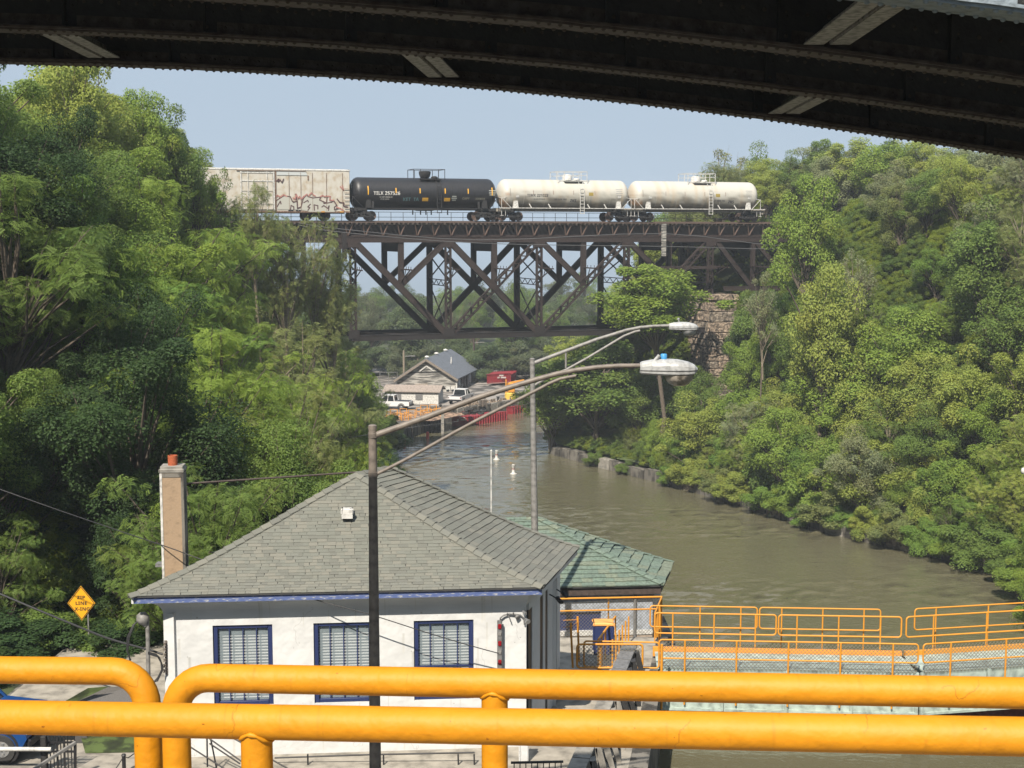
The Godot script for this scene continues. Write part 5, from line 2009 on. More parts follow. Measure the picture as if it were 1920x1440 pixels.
func build_far_shore() -> void:
	var yq := 1.7
	# quay ground and its edge
	var m := MB.new()
	var a := Vector3(-13.4, yq, -160)
	var mq := Vector3(-9.2, yq, -175)
	var b := Vector3(2.2, yq, -189)
	var c := Vector3(26, yq, -228)
	m.slab([a + Vector3(-3.5, 0, -0.6), a, mq, b, c, c + Vector3(30, 0, -40), Vector3(-60, yq, -268), Vector3(-60, yq, -196), Vector3(-24, yq, -166)], Vector3(0, -5, 0))
	struct("quay", m, M.quay)
	m = MB.new()
	m.quad(Vector3(-19, yq + 0.012, -166), Vector3(-9.5, yq + 0.012, -165.5), Vector3(-5.2, yq + 0.012, -172.6), Vector3(-14, yq + 0.012, -175), Vector3.UP)
	struct("sandy_ground", m, M.sand)
	var wall := thing("quay_wall", "dark timber and concrete quay wall along the far basin below the sheds", "quay wall", (a + b) * 0.5 - Vector3(0, 1.7, 0))
	var n := 26
	for i in n:
		var e0 := a if i < 13 else mq
		var e1 := mq if i < 13 else b
		var p := e0.lerp(e1, (i % 13 + 0.5) / 13.0)
		var u := (e1 - e0).normalized()
		m = MB.new()
		m.bevel_box(p + u.cross(Vector3.UP) * 0.25 * (1.0 if i % 3 else 1.3) + Vector3(0, -0.9, 0), Vector3((e1 - e0).length() / 13.0 - 0.1, 2.0, 0.5), 0.05, Basis(u, Vector3.UP, u.cross(Vector3.UP)))
		part("panel", m, M.concrete_dark if i % 5 else M.concrete, wall)
	# grey warehouse: gable towards the eye, long side to the right
	var W := thing("grey_warehouse", "weathered grey wooden warehouse with slate blue gabled roof on the far quay", "warehouse", at(800, 735, 196))
	var g0 := at(744, 742, 196)
	var g1 := at(856, 740, 197)
	g0.y = yq
	g1.y = yq
	var u := (g1 - g0).normalized()
	var back := Vector3.UP.cross(u) * -1.0
	if back.z > 0:
		back = -back
	back = (back + u * 0.30).normalized() * 15.0
	var ye := at(744, 712, 196).y
	var yr := at(800, 675, 196).y
	var mid := (g0 + g1) * 0.5
	var boards := 13
	for i in boards:
		var y0 := lerpf(yq, yr, float(i) / boards)
		var y1 := lerpf(yq, yr, (i + 1.0) / boards) - 0.03
		var k0 := clampf((y0 - ye) / (yr - ye), 0.0, 1.0)
		var k1 := clampf((y1 - ye) / (yr - ye), 0.0, 1.0)
		m = MB.new()
		var P := func(g: Vector3, k: float, y: float) -> Vector3:
			var q := g.lerp(mid, k)
			return Vector3(q.x, y, q.z)
		var loop := [P.call(g0, k0, y0), P.call(g1, k0, y0), P.call(g1, k1, y1), P.call(g0, k1, y1)]
		m.quad(loop[0], loop[1], loop[2], loop[3], -back)
		m.quad(loop[0], loop[1], loop[1] + back.normalized() * 0.1, loop[0] + back.normalized() * 0.1, Vector3.DOWN)
		part("board", m, M.wood_grey, W)
	m = MB.new()
	m.slab([g0 + back * 0.006, g1 + back * 0.006, Vector3(g1.x, ye, g1.z) + back * 0.006, Vector3(mid.x, yr, mid.z) + back * 0.006, Vector3(g0.x, ye, g0.z) + back * 0.006], back * 0.98)
	part("wall", m, M.wood_grey, W)
	for s in 2:
		m = MB.new()
		var e: Vector3 = g0 if s == 0 else g1
		var d := (e - mid).normalized()
		var slope := (Vector3(e.x, ye, e.z) - Vector3(mid.x, yr, mid.z)).normalized()
		var top := Vector3(mid.x, yr + 0.12, mid.z) - back.normalized() * 0.5
		var low := Vector3(e.x, ye + 0.12, e.z) + slope * 0.35 - back.normalized() * 0.5
		m.slab([top, low, low + back + back.normalized() * 1.4, top + back + back.normalized() * 1.4], Vector3(0, 0.14, 0))
		part("roof", m, M.slate, W)
		m = MB.new()
		m.beam(top - Vector3(0, 0.10, 0), low - Vector3(0, 0.10, 0), 0.1, 0.32)
		part("barge_board", m, M.wood_tan, W)
		m = MB.new()
		m.box(Vector3(e.x, (yq + ye) * 0.5, e.z) - back.normalized() * 0.08, Vector3(0.22, ye - yq, 0.14))
		part("corner_board", m, M.white, W)
	for k in [0.02, 0.42, 0.82]:
		m = MB.new()
		m.lathe([Vector2(0.2, -0.2), Vector2(0.2, 0.18), Vector2(0.34, 0.2), Vector2(0.28, 0.34), Vector2(0.0, 0.42)], Vector3(mid.x, yr + 0.15, mid.z) + back * k, Basis(), 12)
		part("roof_ventilator", m, M.white, W)
	m = MB.new()
	var rp := (Vector3(mid.x, yr, mid.z) + Vector3(g1.x, ye, g1.z)) * 0.5 + back * 0.42
	m.tube([rp, rp + Vector3(0.05, 1.2, 0)], 0.1, 6)
	part("flue", m, M.white, W)
	# openings: paired window, small gable trim, side doors
	m = MB.new()
	var wc := g0.lerp(g1, 0.90)
	wc.y = at(842, 733, 196).y
	for s in [-0.36, 0.36]:
		m.box(wc + u * s - back.normalized() * 0.08, Vector3(0.62, 1.1, 0.12), Basis(u, Vector3.UP, u.cross(Vector3.UP)))
	var pw := part("window", m, M.white, W)
	m = MB.new()
	for s in [-0.36, 0.36]:
		m.box(wc + u * s - back.normalized() * 0.15 + Vector3(0, -0.18, 0), Vector3(0.44, 0.6, 0.03), Basis(u, Vector3.UP, u.cross(Vector3.UP)))
	part("pane", m, M.glass_dark, pw)
	m = MB.new()
	var gp := Vector3(mid.x, yr - 0.9, mid.z) - back.normalized() * 0.05
	m.beam(gp, gp - u * 1.0 - Vector3(0, 0.75, 0), 0.14, 0.16)
	m.beam(gp, gp + u * 1.0 - Vector3(0, 0.75, 0), 0.14, 0.16)
	part("gable_trim", m, M.white, W)
	m = MB.new()
	m.beam(gp - u * 3.2 - Vector3(0, 0.85, 0), gp + u * 2.2 - Vector3(0, 0.85, 0), 0.1, 0.1)
	part("gable_batten", m, M.dark, W)
	m = MB.new()
	var aw := g0.lerp(g1, 0.42)
	aw.y = at(791, 722, 195).y
	m.slab([aw - u * 0.9, aw + u * 0.9, aw + u * 0.9 - back.normalized() * 0.9 - Vector3(0, 0.5, 0), aw - u * 0.9 - back.normalized() * 0.9 - Vector3(0, 0.5, 0)], Vector3(0, 0.06, 0))
	part("awning", m, M.wood_tan, W)
	for k in 7:
		m = MB.new()
		var q := g1 + back * (0.10 + 0.125 * k)
		var bs := Basis(back.normalized(), Vector3.UP, back.normalized().cross(Vector3.UP))
		var door := k in [2, 3, 5]
		m.box(Vector3(q.x, yq + (0.85 if door else 1.15), q.z) + u * 0.06, Vector3(1.0, 1.65 if door else 0.8, 0.14), bs)
		part("side_door" if door else "side_window", m, M.black if door or k % 2 else M.pale_blue, W)
	# low white shed in front of it
	var S := thing("white_shed", "low white shed with pinkish tan lean roof in front of the grey warehouse", "shed", at(780, 757, 183))
	var s0 := at(722, 757, 183)
	var s1 := at(822, 758, 182)
	s0.y = yq
	s1.y = yq
	var us := (s1 - s0).normalized()
	var bk := us.cross(Vector3.UP) * -3.4
	var yse := at(770, 735, 182).y
	var ysr := at(770, 724, 184).y
	m = MB.new()
	m.slab([s1, s1 + bk, Vector3(s1.x, yse, s1.z) + bk, Vector3(s1.x, ysr, s1.z) + bk * 0.5, Vector3(s1.x, yse, s1.z)], s0 - s1)
	part("wall", m, M.white, S)
	m = MB.new()
	var r0 := Vector3(s0.x, yse, s0.z) - bk.normalized() * 0.3 - us * 0.3 - Vector3(0, 0.06, 0)
	var r1 := Vector3(s1.x, yse, s1.z) - bk.normalized() * 0.3 + us * 0.3 - Vector3(0, 0.06, 0)
	var q0 := Vector3(s0.x, ysr + 0.06, s0.z) + bk * 0.5 - us * 0.3
	var q1 := Vector3(s1.x, ysr + 0.06, s1.z) + bk * 0.5 + us * 0.3
	m.slab([r0, r1, q1, q0], Vector3(0, 0.1, 0))
	m.slab([q0, q1, q1 + bk * 0.6 - Vector3(0, ysr - yse + 0.1, 0), q0 + bk * 0.6 - Vector3(0, ysr - yse + 0.1, 0)], Vector3(0, 0.1, 0))
	part("roof", m, mat(Color(0.42, 0.35, 0.30), 0.9, {tex = TEX.mottle, scale = 0.3}), S)
	for k in [0.24, 0.64]:
		m = MB.new()
		var p := s0.lerp(s1, k)
		m.box(Vector3(p.x, lerpf(yq, yse, 0.60), p.z) - bk.normalized() * 0.03, Vector3(0.95, 0.85, 0.08), Basis(us, Vector3.UP, us.cross(Vector3.UP)))
		part("shutter", m, M.grey, S)
	# vehicles
	var pk := thing("white_pickup", "white pickup truck seen from behind, beside the grey warehouse", "pickup truck")
	road_vehicle(pk, "pickup", M.car_white, Basis(Vector3.UP, deg_to_rad(73)), Vector3(at(866, 757, 186).x, yq, -184))
	var tk := thing("work_truck", "white work truck with blue tarpaulin, half hidden by the left bank trees", "truck")
	road_vehicle(tk, "pickup", M.car_white, Basis(Vector3.UP, deg_to_rad(168)), Vector3(at(733, 772, 177).x, yq, -177))
	m = MB.new()
	m.bevel_box(Vector3(-0.6, 1.35, 0.3), Vector3(1.2, 0.6, 1.0), 0.15)
	part("tarpaulin", m, M.cyan, tk)
	m = MB.new()
	m.box(Vector3(-1.9, 1.25, 0), Vector3(1.6, 0.5, 1.95))
	part("side_box", m, M.car_white, tk)
	# barges with white lettering
	var b1 := at(847, 797, 173)
	var b2 := at(887, 797, 174)
	var br := red_barge("red_barge", "square ended red work barge with white lettering moored at the far quay", b1, b2, (b - mq) * Vector3(0.38, 0, 0.38), -0.2, 1.35, 0.02)
	var fb := facing(Vector3(-(b2 - b1).z, 0, (b2 - b1).x))
	sign_bars(br, (b1 + b2) * 0.5 + Vector3(0, 1.15 - b1.y, 0) + fb.z * 0.05, fb, 1.5, 2, M.white)
	var gear := MB.new()
	for k in 7:
		gear.bevel_box(Vector3(b1.x, 1.35, b1.z) + (b2 - b1) * (0.2 + 0.1 * k) + Vector3(0.6, 0, -2.0 - (k % 3)), Vector3(0.5, 0.3 + 0.15 * (k % 2), 0.7), 0.08)
	part("deck_gear", gear, M.yellow_thin if false else M.rusty, br)
	var b3 := at(925, 781, 184)
	var b4 := at(962, 781, 185)
	red_barge("red_barge", "second red barge at the end of the quay, under the yellow crane", b3, b4, Vector3(5, 0, -9), -0.2, 1.2, 0.02)
	var b5 := at(913, 738, 204)
	var b6 := at(956, 737, 206)
	b5.y = yq
	b6.y = yq
	var ba := red_barge("red_barge", "red and pink hull with white lettering stored ashore beside the grey warehouse", b5, b6, Vector3(0.9, 0, -4.5), yq + 0.35, 1.35, 0.02)
	sign_bars(ba, (b5 + b6) * 0.5 + Vector3(0.5, 1.5, 0.08), facing(Vector3(0.05, 0, 1)), 1.3, 2, M.white)
	# yellow railings and a small crane
	for q in [[742, 800, 167, 6], [798, 790, 171, 5]]:
		var yr2 := thing("yellow_dock_rails", "stack of yellow railing frames lying at the quay edge, %s" % ["nearest the left bank trees" if q[0] < 780 else "right of the first stack"], "railing frames", Vector3(at(q[0], q[1], q[2]).x, yq, -q[2]), "yellow frames on the quay")
		for k in q[3]:
			m = MB.new()
			var o := Vector3(at(q[0], q[1], q[2]).x + (k - 2) * 0.55, yq, -q[2] + (k % 3) * 0.5)
			var hgt: float = 0.9 + 0.4 * (k % 2)
			m.tube([o, o + Vector3(0, hgt, 0), o + Vector3(0.8, hgt, 0.1), o + Vector3(0.8, 0, 0.1)], 0.06, 6)
			m.tube([o + Vector3(0, hgt * 0.5, 0), o + Vector3(0.8, hgt * 0.5, 0.1)], 0.05, 6)
			part("frame", m, M.yellow_thin, yr2)
	var cr := thing("yellow_crane", "small yellow deck crane above the red barge at the end of the quay", "crane", Vector3(at(957, 760, 188).x, 1.0, -188))
	var co := Vector3(at(957, 760, 188).x, 1.0, -188)
	m = MB.new()
	m.bevel_box(co + Vector3(0, 1.0, 0), Vector3(1.5, 1.2, 1.4), 0.1)
	part("base", m, mat(Color(0.75, 0.50, 0.08), 0.6), cr)
	m = MB.new()
	m.bevel_box(co + Vector3(0.1, 2.3, 0), Vector3(1.0, 1.3, 1.0), 0.08)
	part("cab", m, M.yellow_thin, cr)
	m = MB.new()
	m.beam(co + Vector3(0, 2.9, 0), co + Vector3(1.9, 3.3, 0.3), 0.25, 0.3)
	m.beam(co + Vector3(-0.6, 1.5, 0.3), co + Vector3(-0.6, 3.4, 0.3), 0.16, 0.16)
	part("boom", m, M.yellow_thin, cr)
	# heaps of stone along the quay edge
	m = MB.new()
	var r := RandomNumberGenerator.new()
	r.seed = 12
	for k in 60:
		var p := mq.lerp(b, r.randf_range(-0.1, 1.0)) + Vector3(r.randf_range(-2.2, -0.4), 0.1, r.randf_range(-1, 1))
		m.bevel_box(p, Vector3(r.randf_range(0.2, 0.7), r.randf_range(0.2, 0.5), r.randf_range(0.2, 0.7)), 0.08, Basis(Vector3.UP, r.randf() * 3.0))
	var rub := solo("rubble", m, M.stone_a, "broken stone and timber rubble along the quay edge", "rubble", b)
	rub.set_meta("kind", "stuff")
	# fence behind, utility poles
	var fe := thing("wire_fence", "grey wire fence on posts behind the red hull and the warehouse", "fence", at(935, 735, 214))
	for q in [[680, 745, 205], [905, 985, 214]]:
		var p0 := at(q[0], 720, q[2])
		var p1 := at(q[1], 720, q[2])
		for k in 5:
			m = MB.new()
			var p := p0.lerp(p1, k / 4.0)
			m.box(Vector3(p.x, yq + 1.0, p.z), Vector3(0.07, 2.0, 0.07))
			part("post", m, M.grey, fe)
		for y in [1.97, 1.1]:
			m = MB.new()
			m.beam(Vector3(p0.x, yq + y, p0.z), Vector3(p1.x, yq + y, p1.z), 0.07, 0.07)
			part("wire", m, M.grey, fe)
	for q in [[757, 657, 700, 205, "pale utility pole with a lamp arm, left of the grey warehouse roof", 0], [888.5, 632, 700, 216, "brown wooden utility pole behind the right end of the warehouse roof", 1], [783, 670, 700, 214, "thin pole with small lamps behind the warehouse's left roof slope", 0]]:
		var t := at(q[0], q[1], q[3])
		var up := thing("utility_pole", q[4], "utility pole", Vector3(t.x, yq, t.z))
		m = MB.new()
		m.tube([Vector3(t.x, yq, t.z), t], [0.2, 0.15], 8)
		part("pole", m, M.bark_pale if q[5] == 0 else M.brown, up)
		m = MB.new()
		m.tube([t - Vector3(0, 0.9, 0), t + Vector3(1.2, -0.8, 0.2)], 0.05, 6)
		m.bevel_box(t + Vector3(1.4, -0.82, 0.2), Vector3(0.7, 0.14, 0.3), 0.04)
		part("lamp_arm", m, M.pole_grey, up)
	# bollards along the edge, a heap of tyres, a stack of pallets
	for k in 6:
		var p := mq.lerp(b, 0.08 + k * 0.16) + Vector3(-0.9, 0, -0.6)
		m = MB.new()
		m.lathe([Vector2(0.16, 0.0), Vector2(0.14, 0.45), Vector2(0.24, 0.5), Vector2(0.24, 0.6), Vector2(0.0, 0.66)], p, Basis(), 12)
		solo("mooring_bollard", m, M.dark, "dark iron mooring bollard at the far quay edge", "bollard", p, "mooring bollards on the quay")
	var ty := on(873, 776, yq)
	var tyres := thing("tyre_heap", "heap of black tyres on the quay behind the square ended red barge", "tyres", ty)
	for k in 7:
		m = MB.new()
		m.lathe([Vector2(0.22, 0.0), Vector2(0.42, 0.02), Vector2(0.46, 0.12), Vector2(0.42, 0.22), Vector2(0.22, 0.24)], ty + Vector3((k % 3) * 0.95 + (k / 3) * 0.3, (k / 3) * 0.24, -(k % 2) * 0.4), Basis(Vector3.RIGHT, 0.08 * (k % 3)), 14)
		part("tyre", m, M.rubber, tyres)
	var pp := on(905, 762, yq)
	var pal := thing("pallet_stack", "stack of pale wooden pallets on the far quay, right of the pickup", "pallets", pp)
	for k in 6:
		m = MB.new()
		for j in 5:
			m.box(pp + Vector3(0.05 * (k % 2), 0.12 + k * 0.16, -0.4 + j * 0.2), Vector3(1.1, 0.03, 0.14))
		m.box(pp + Vector3(0.05 * (k % 2), 0.06 + k * 0.16, 0), Vector3(0.1, 0.1, 1.0))
		part("pallet", m, M.wood_tan, pal)
	# piling in the water and moorings
	var pl := at(830, 815, 165)
	m = MB.new()
	m.box(Vector3(pl.x, 1.0, pl.z), Vector3(0.36, 4.0, 0.36))
	solo("mooring_post", m, M.concrete, "square concrete mooring post standing in the canal, behind the near lamp arm", "mooring post", Vector3(pl.x, -1, pl.z))
	var by := 0
	for q in [[931, 862, 148, 1.05], [962.5, 889, 138, 1.0]]:
		var p := on(q[0], q[1], 0.0)
		var o := thing("white_buoy", ["white marker buoy floating farther out in the canal", "white marker buoy floating nearer, right of the thin white mast"][by], "buoy", p, "white marker buoys")
		by += 1
		m = MB.new()
		m.lathe([Vector2(0.0, -0.3), Vector2(0.34, -0.3), Vector2(0.36, 0.05), Vector2(0.2, 0.14)], p, Basis(), 16)
		part("float", m, M.white, o)
		m = MB.new()
		m.lathe([Vector2(0.20, 0.12), Vector2(0.15, 0.2), Vector2(0.14, 0.75), Vector2(0.17, 0.78), Vector2(0.17, 0.98), Vector2(0.0, 1.02)], p, Basis(), 14)
		part("column", m, M.white, o)
		m = MB.new()
		m.lathe([Vector2(0.143, 0.5), Vector2(0.148, 0.5), Vector2(0.148, 0.58), Vector2(0.143, 0.58)], p, Basis(), 14)
		part("band", m, M.barge, o)
	by = 0
	for q in [[758, 834, 158], [802, 823, 162]]:
		var p := on(q[0], q[1], 0.0)
		m = MB.new()
		m.lathe([Vector2(0.0, -0.4), Vector2(0.17, -0.4), Vector2(0.17, 0.72), Vector2(0.12, 0.84), Vector2(0.0, 0.88)], p, Basis(), 14)
		solo("red_buoy", m, M.red_buoy, ["red can buoy nearest the left bank", "red can buoy between the left bank and the mooring post"][by], "buoy", p, "red can buoys")
		by += 1
	# a piece of roof and a green shelter among the trees on the right
	var hr := thing("hillside_house", "small pale grey roof showing among the trees on the right hillside", "house", at(1676, 530, 132))
	var hp := at(1676, 505, 132)
	m = MB.new()
	m.box(hp - Vector3(0, 2.0, 0), Vector3(5, 3.4, 5))
	part("wall", m, M.white, hr)
	m = MB.new()
	for s in [-1.0, 1.0]:
		m.slab([hp + Vector3(-3.2, 1.0, 0), hp + Vector3(3.0, 1.5, 0), hp + Vector3(3.0, 0.0, s * 3.1), hp + Vector3(-3.2, -0.5, s * 3.1)], Vector3(0, 0.12, 0))
	part("roof", m, M.wood_tan, hr)
	var gs := at(1752, 421, 140)
	m = MB.new()
	m.bevel_box(gs, Vector3(2.2, 0.7, 1.0), 0.1)
	var sgn := solo("green_canopy", m, mat(Color(0.10, 0.42, 0.28), 0.6), "small green canopy glimpsed between the trees on the right ridge", "canopy", gs)
	sgn.set_meta("kind", "thing")


# ---- gates, walkways and rails of the lock --------------------------------------------------------
func frame_pipe(a: Vector3, b: Vector3, y0: float, y1: float, rad: float, corner: float) -> MB:     # a closed loop of pipe with round corners in the upright plane through a and b
	var m := MB.new()
	var u := b - a
	u.y = 0
	var l := u.length()
	u = u.normalized()
	var p := []
	for c in [[corner, y0 + corner, PI], [corner, y1 - corner, PI * 0.5], [l - corner, y1 - corner, 0.0], [l - corner, y0 + corner, -PI * 0.5]]:
		for k in 5:
			var t: float = c[2] + PI * 0.5 - PI * 0.5 * k / 4.0
			if c[2] == PI:
				t = PI * 1.5 - PI * 0.5 * k / 4.0
			elif c[2] == PI * 0.5:
				t = PI - PI * 0.5 * k / 4.0
			elif c[2] == 0.0:
				t = PI * 0.5 - PI * 0.5 * k / 4.0
			else:
				t = -PI * 0.5 * k / 4.0
			p.push_back(Vector3(a.x, 0, a.z) + u * (c[0] + corner * cos(t)) + Vector3(0, c[1] + corner * sin(t), 0))
	p.push_back(p[0])
	m.tube(p, rad, 8, false)
	return m

func chain_link(a: Vector3, b: Vector3, y0: float, y1: float, pitch := 0.12, wdt := 0.012) -> MB:
	var m := MB.new()
	var u := b - a
	u.y = 0
	var l := u.length()
	u = u.normalized()
	var n := u.cross(Vector3.UP).normalized()
	var h := y1 - y0
	for dirn in [1.0, -1.0]:
		var x := -h
		while x < l + h:
			var xa := x
			var xb: float = x + h
			var ya := y0
			var yb := y1
			if xa < 0.0:
				ya += -xa
				xa = 0.0
			if xb > l:
				yb -= xb - l
				xb = l
			if yb - ya > 0.03:
				if dirn < 0.0:
					var t := ya
					ya = y0 + y1 - ya
					yb = y0 + y1 - yb
				var p := Vector3(a.x, ya, a.z) + u * xa
				var q := Vector3(a.x, yb, a.z) + u * xb
				m.beam(p + n * 0.006 * dirn, q + n * 0.006 * dirn, wdt, wdt, n)
			x += pitch
	return m

func post(m: MB, p: Vector3, y0: float, y1: float, r := 0.03) -> void:
	m.tube([Vector3(p.x, y0, p.z), Vector3(p.x, y1, p.z)], r, 8)

func build_lock() -> void:
	var dM := 42.0
	var y_top := at(1727, 1208, dM).y
	var y_low := at(1727, 1243, dM).y
	var y_pan := at(1727, 1262, dM).y
	var y_bot := at(1727, 1341, dM).y
	var yf_top := at(1727, 1157, dM + 1.9).y
	var yf_low := at(1727, 1195, dM + 1.9).y
	var yf_beam := at(1727, 1221, dM + 1.9).y
	var meet := at(1727, 1208, dM)
	for leaf in 2:
		var right := leaf == 1
		var near_a := meet + Vector3(0.05 if right else -0.05, 0, 0)
		var near_b := at(2330, 1208, 44.2) if right else at(1236, 1208, 42.5)
		var u := near_b - near_a
		u.y = 0
		var l := u.length()
		u = u.normalized()
		var back := Vector3(0, 0, -1.9)
		var g := thing("lock_gate", "%s pale green steel lock gate leaf with yellow railings" % ["right, cut off" if right else "left, whole"], "lock gate", Vector3((near_a.x + near_b.x) * 0.5, 6.0, near_a.z - 1.0), "lock gate leaves")
		var bas := Basis(u, Vector3.UP, u.cross(Vector3.UP))
		var out := u.cross(Vector3.UP)
		if out.z < 0:
			out = -out
		# near walkway: fascia panels with ribs
		var n := 4 if not right else 5
		for k in n:
			var m := MB.new()
			var a := near_a + u * (l * k / n + 0.03)
			var b := near_a + u * (l * (k + 1) / n - 0.03)
			var c := (a + b) * 0.5
			m.box(Vector3(c.x, (y_pan + y_bot) * 0.5, c.z) - out * 0.08, Vector3((b - a).length(), y_pan - y_bot, 0.05), bas)
			part("panel", m, M.gate, g)
			m = MB.new()
			m.box(Vector3(a.x, (y_pan + y_bot) * 0.5, a.z) - out * 0.03, Vector3(0.09, y_pan - y_bot, 0.1), bas)
			m.box(Vector3(c.x, y_bot + 0.04, c.z) - out * 0.02, Vector3((b - a).length(), 0.07, 0.14), bas)
			part("rib", m, M.gate, g)
		var cm := near_a + u * l * 0.5
		var m := MB.new()
		m.box(Vector3(cm.x, y_pan - 0.04, cm.z) + back * 0.5, Vector3(l, 0.05, 1.7), bas)
		part("walkway", m, M.gate, g)
		m = MB.new()
		m.box(Vector3(cm.x, (y_pan - 0.1 - 6.0) * 0.5, cm.z) + back * 0.55, Vector3(l - 0.1, y_pan + 6.0 - 0.1, 1.2), bas)
		part("body", m, M.gate, g)
		m = MB.new()
		m.box(Vector3(cm.x, y_bot - 0.3, cm.z) + back * 0.2, Vector3(l - 0.1, 0.36, 0.1), bas)
		part("lower_beam", m, M.rusty, g)
		# far side: green plates under a yellow beam, on brackets
		m = MB.new()
		m.box(Vector3(cm.x, yf_beam - 0.15, cm.z) + back, Vector3(l, 0.30, 0.14), bas)
		part("kerb_beam", m, mat(Color(0.80, 0.30, 0.03), 0.6) if leaf == 0 else M.yellow_thin, g)
		m = MB.new()
		m.box(Vector3(cm.x, (yf_beam - 0.22 + y_pan - 0.1) * 0.5, cm.z) + back * 0.62, Vector3(l - 0.04, yf_beam - 0.12 - y_pan, 0.08), bas)
		part("back_plate", m, M.gate, g)
		# railings
		var cnt := 3 if not right else 2
		for k in 1:
			part("near_rail", frame_pipe(near_a + u * 0.03, near_b, y_low, y_top, 0.028, 0.1), M.yellow_thin, g)
			part("chain_link", chain_link(near_a + u * 0.05, near_b, y_pan - 0.02, y_top - 0.05), M.mesh_wire, g)
		var posts := int(l / 2.0)
		for k in posts + 1:
			m = MB.new()
			post(m, near_a + u * (l * (k + 0.5) / (posts + 1)) + out * 0.03, y_bot + 0.2, y_top)
			part("near_post", m, M.yellow_thin, g)
		var fa := near_a + back + u * 0.03
		var fl := l / 2.0
		for k in 2:
			part("far_rail", frame_pipe(fa + u * (fl * k), fa + u * (fl * (k + 1) - 0.08), yf_low, yf_top, 0.028, 0.1), M.yellow_thin, g)
			for j in 3:
				m = MB.new()
				var p := fa + u * (fl * k + fl * (j + 0.5) / 3.0)
				post(m, p + out * 0.02, yf_beam - 0.5, yf_top, 0.026)
				m.box(Vector3(p.x, yf_beam - 0.62, p.z) + out * 0.05, Vector3(0.14, 0.16, 0.1), bas)
				part("far_post", m, M.yellow_thin, g)
		# a second rail set a little behind the first
		for k in 2:
			part("back_rail", frame_pipe(fa + u * (fl * k + 0.5) + back * 0.35, fa + u * (minf(fl * (k + 1) + 0.42, l)) + back * 0.35, yf_low + 0.02, yf_top + 0.06, 0.026, 0.1), M.yellow_thin, g)
			for j in 3:
				m = MB.new()
				post(m, fa + u * (fl * k + 0.5 + fl * (j + 0.4) / 3.0) + back * 0.35, yf_beam - 0.4, yf_top + 0.06, 0.026)
				part("back_post", m, M.yellow_thin, g)
	# meeting posts
	var mp := MB.new()
	for s in [-0.28, 0.28]:
		mp.box(Vector3(meet.x + s, 8.0, meet.z - 0.3), Vector3(0.22, 3.9, 0.3))
	solo("mitre_post", mp, M.dark, "pair of dark upright posts where the two gate leaves meet", "gate post", Vector3(meet.x, 6.0, meet.z - 0.3))
	# the rail with chain link that runs on over the left lock wall
	var p0 := at(1095, 1205, 42.6)
	var p1 := at(1236, 1205, 42.45)
	var f := thing("wall_railing", "yellow pipe railing with chain link on the left lock wall, beside the blue bin", "railing", Vector3(p0.x, 10.15, p0.z))
	part("rail", frame_pipe(p0, p1, at(1095, 1250, 42.6).y, at(1095, 1202, 42.6).y, 0.03, 0.1), M.yellow_thin, f)
	var q0 := at(1082, 1210, 41.5)
	part("rail", frame_pipe(q0, at(1205, 1210, 41.5), at(1082, 1252, 41.5).y, at(1082, 1208, 41.5).y, 0.032, 0.1), M.yellow_thin, f)
	part("chain_link", chain_link(q0, at(1205, 1210, 41.5), at(1082, 1252, 41.5).y, at(1082, 1210, 41.5).y), M.mesh_wire, f)
	for px in [1126.0, 1241.0]:
		var m := MB.new()
		post(m, at(px, 1208, 41.6), 9.4, at(px, 1208, 41.6).y, 0.045)
		part("post", m, M.yellow_thin, f)
	# stair rail that climbs beyond it
	var st := thing("stair_railing", "sloping yellow stair railing between the blue bin and the gate", "railing", Vector3(at(1140, 1200, 44).x, 9.0, -44))
	var sa := at(1122, 1199, 43.0)
	var sb := at(1154, 1156, 46.0)
	for off in [0.0, 0.9]:
		var m := MB.new()
		m.tube([sa + Vector3(off * 0.1, 0, 0), sb + Vector3(off * 0.1, 0, 0)], 0.035, 8)
		part("handrail", m, M.yellow_thin, st)
		for k in 6:
			m = MB.new()
			var p := sa.lerp(sb, k / 5.0) + Vector3(off * 0.35, 0, 0)
			post(m, p, p.y - 1.1, p.y, 0.028)
			part("post", m, M.yellow_thin, st)
		break
	for k in 6:
		var m := MB.new()
		var p := sa.lerp(sb, k / 5.0) + Vector3(0.45, 0, 0)
		post(m, p, p.y - 1.1, p.y, 0.028)
		part("post", m, M.yellow_thin, st)
	# chain link fence in front of the green roofed building
	var fa2 := at(1040, 1123, 47.6)
	var fb2 := at(1241, 1119, 48.4)
	var fence := thing("chain_link_fence", "yellow framed chain link fence in front of the green roofed building", "fence", Vector3(fb2.x, 7.65, fb2.z))
	var fy := fb2.y
	var m3 := MB.new()
	m3.tube([Vector3(fa2.x, fa2.y, fa2.z), Vector3(fb2.x, fy, fb2.z)], 0.035, 8)
	part("top_rail", m3, M.yellow_thin, fence)
	m3 = MB.new()
	m3.tube([Vector3(fa2.x, fa2.y - 0.44, fa2.z), Vector3(fb2.x, fy - 0.44, fb2.z)], 0.03, 8)
	part("middle_rail", m3, M.yellow_thin, fence)
	part("chain_link", chain_link(fa2, fb2, fy - 1.35, fy - 0.02, 0.125, 0.010), M.mesh_wire, fence)
	for px in [1141.0, 1240.0]:
		m3 = MB.new()
		post(m3, at(px, 1120, 48.1), 7.65, fy, 0.03)
		part("post", m3, M.yellow_thin, fence)
	var fc := at(1228, 1150, 46.2)
	m3 = MB.new()
	m3.tube([Vector3(fb2.x, fy, fb2.z), fc], 0.032, 8)
	part("return_rail", m3, M.yellow_thin, fence)
	for k in 6:
		m3 = MB.new()
		var p := Vector3(fb2.x, fy, fb2.z).lerp(fc, k / 5.0)
		post(m3, p, p.y - 1.3, p.y, 0.022)
		part("bar", m3, M.yellow_thin, fence)
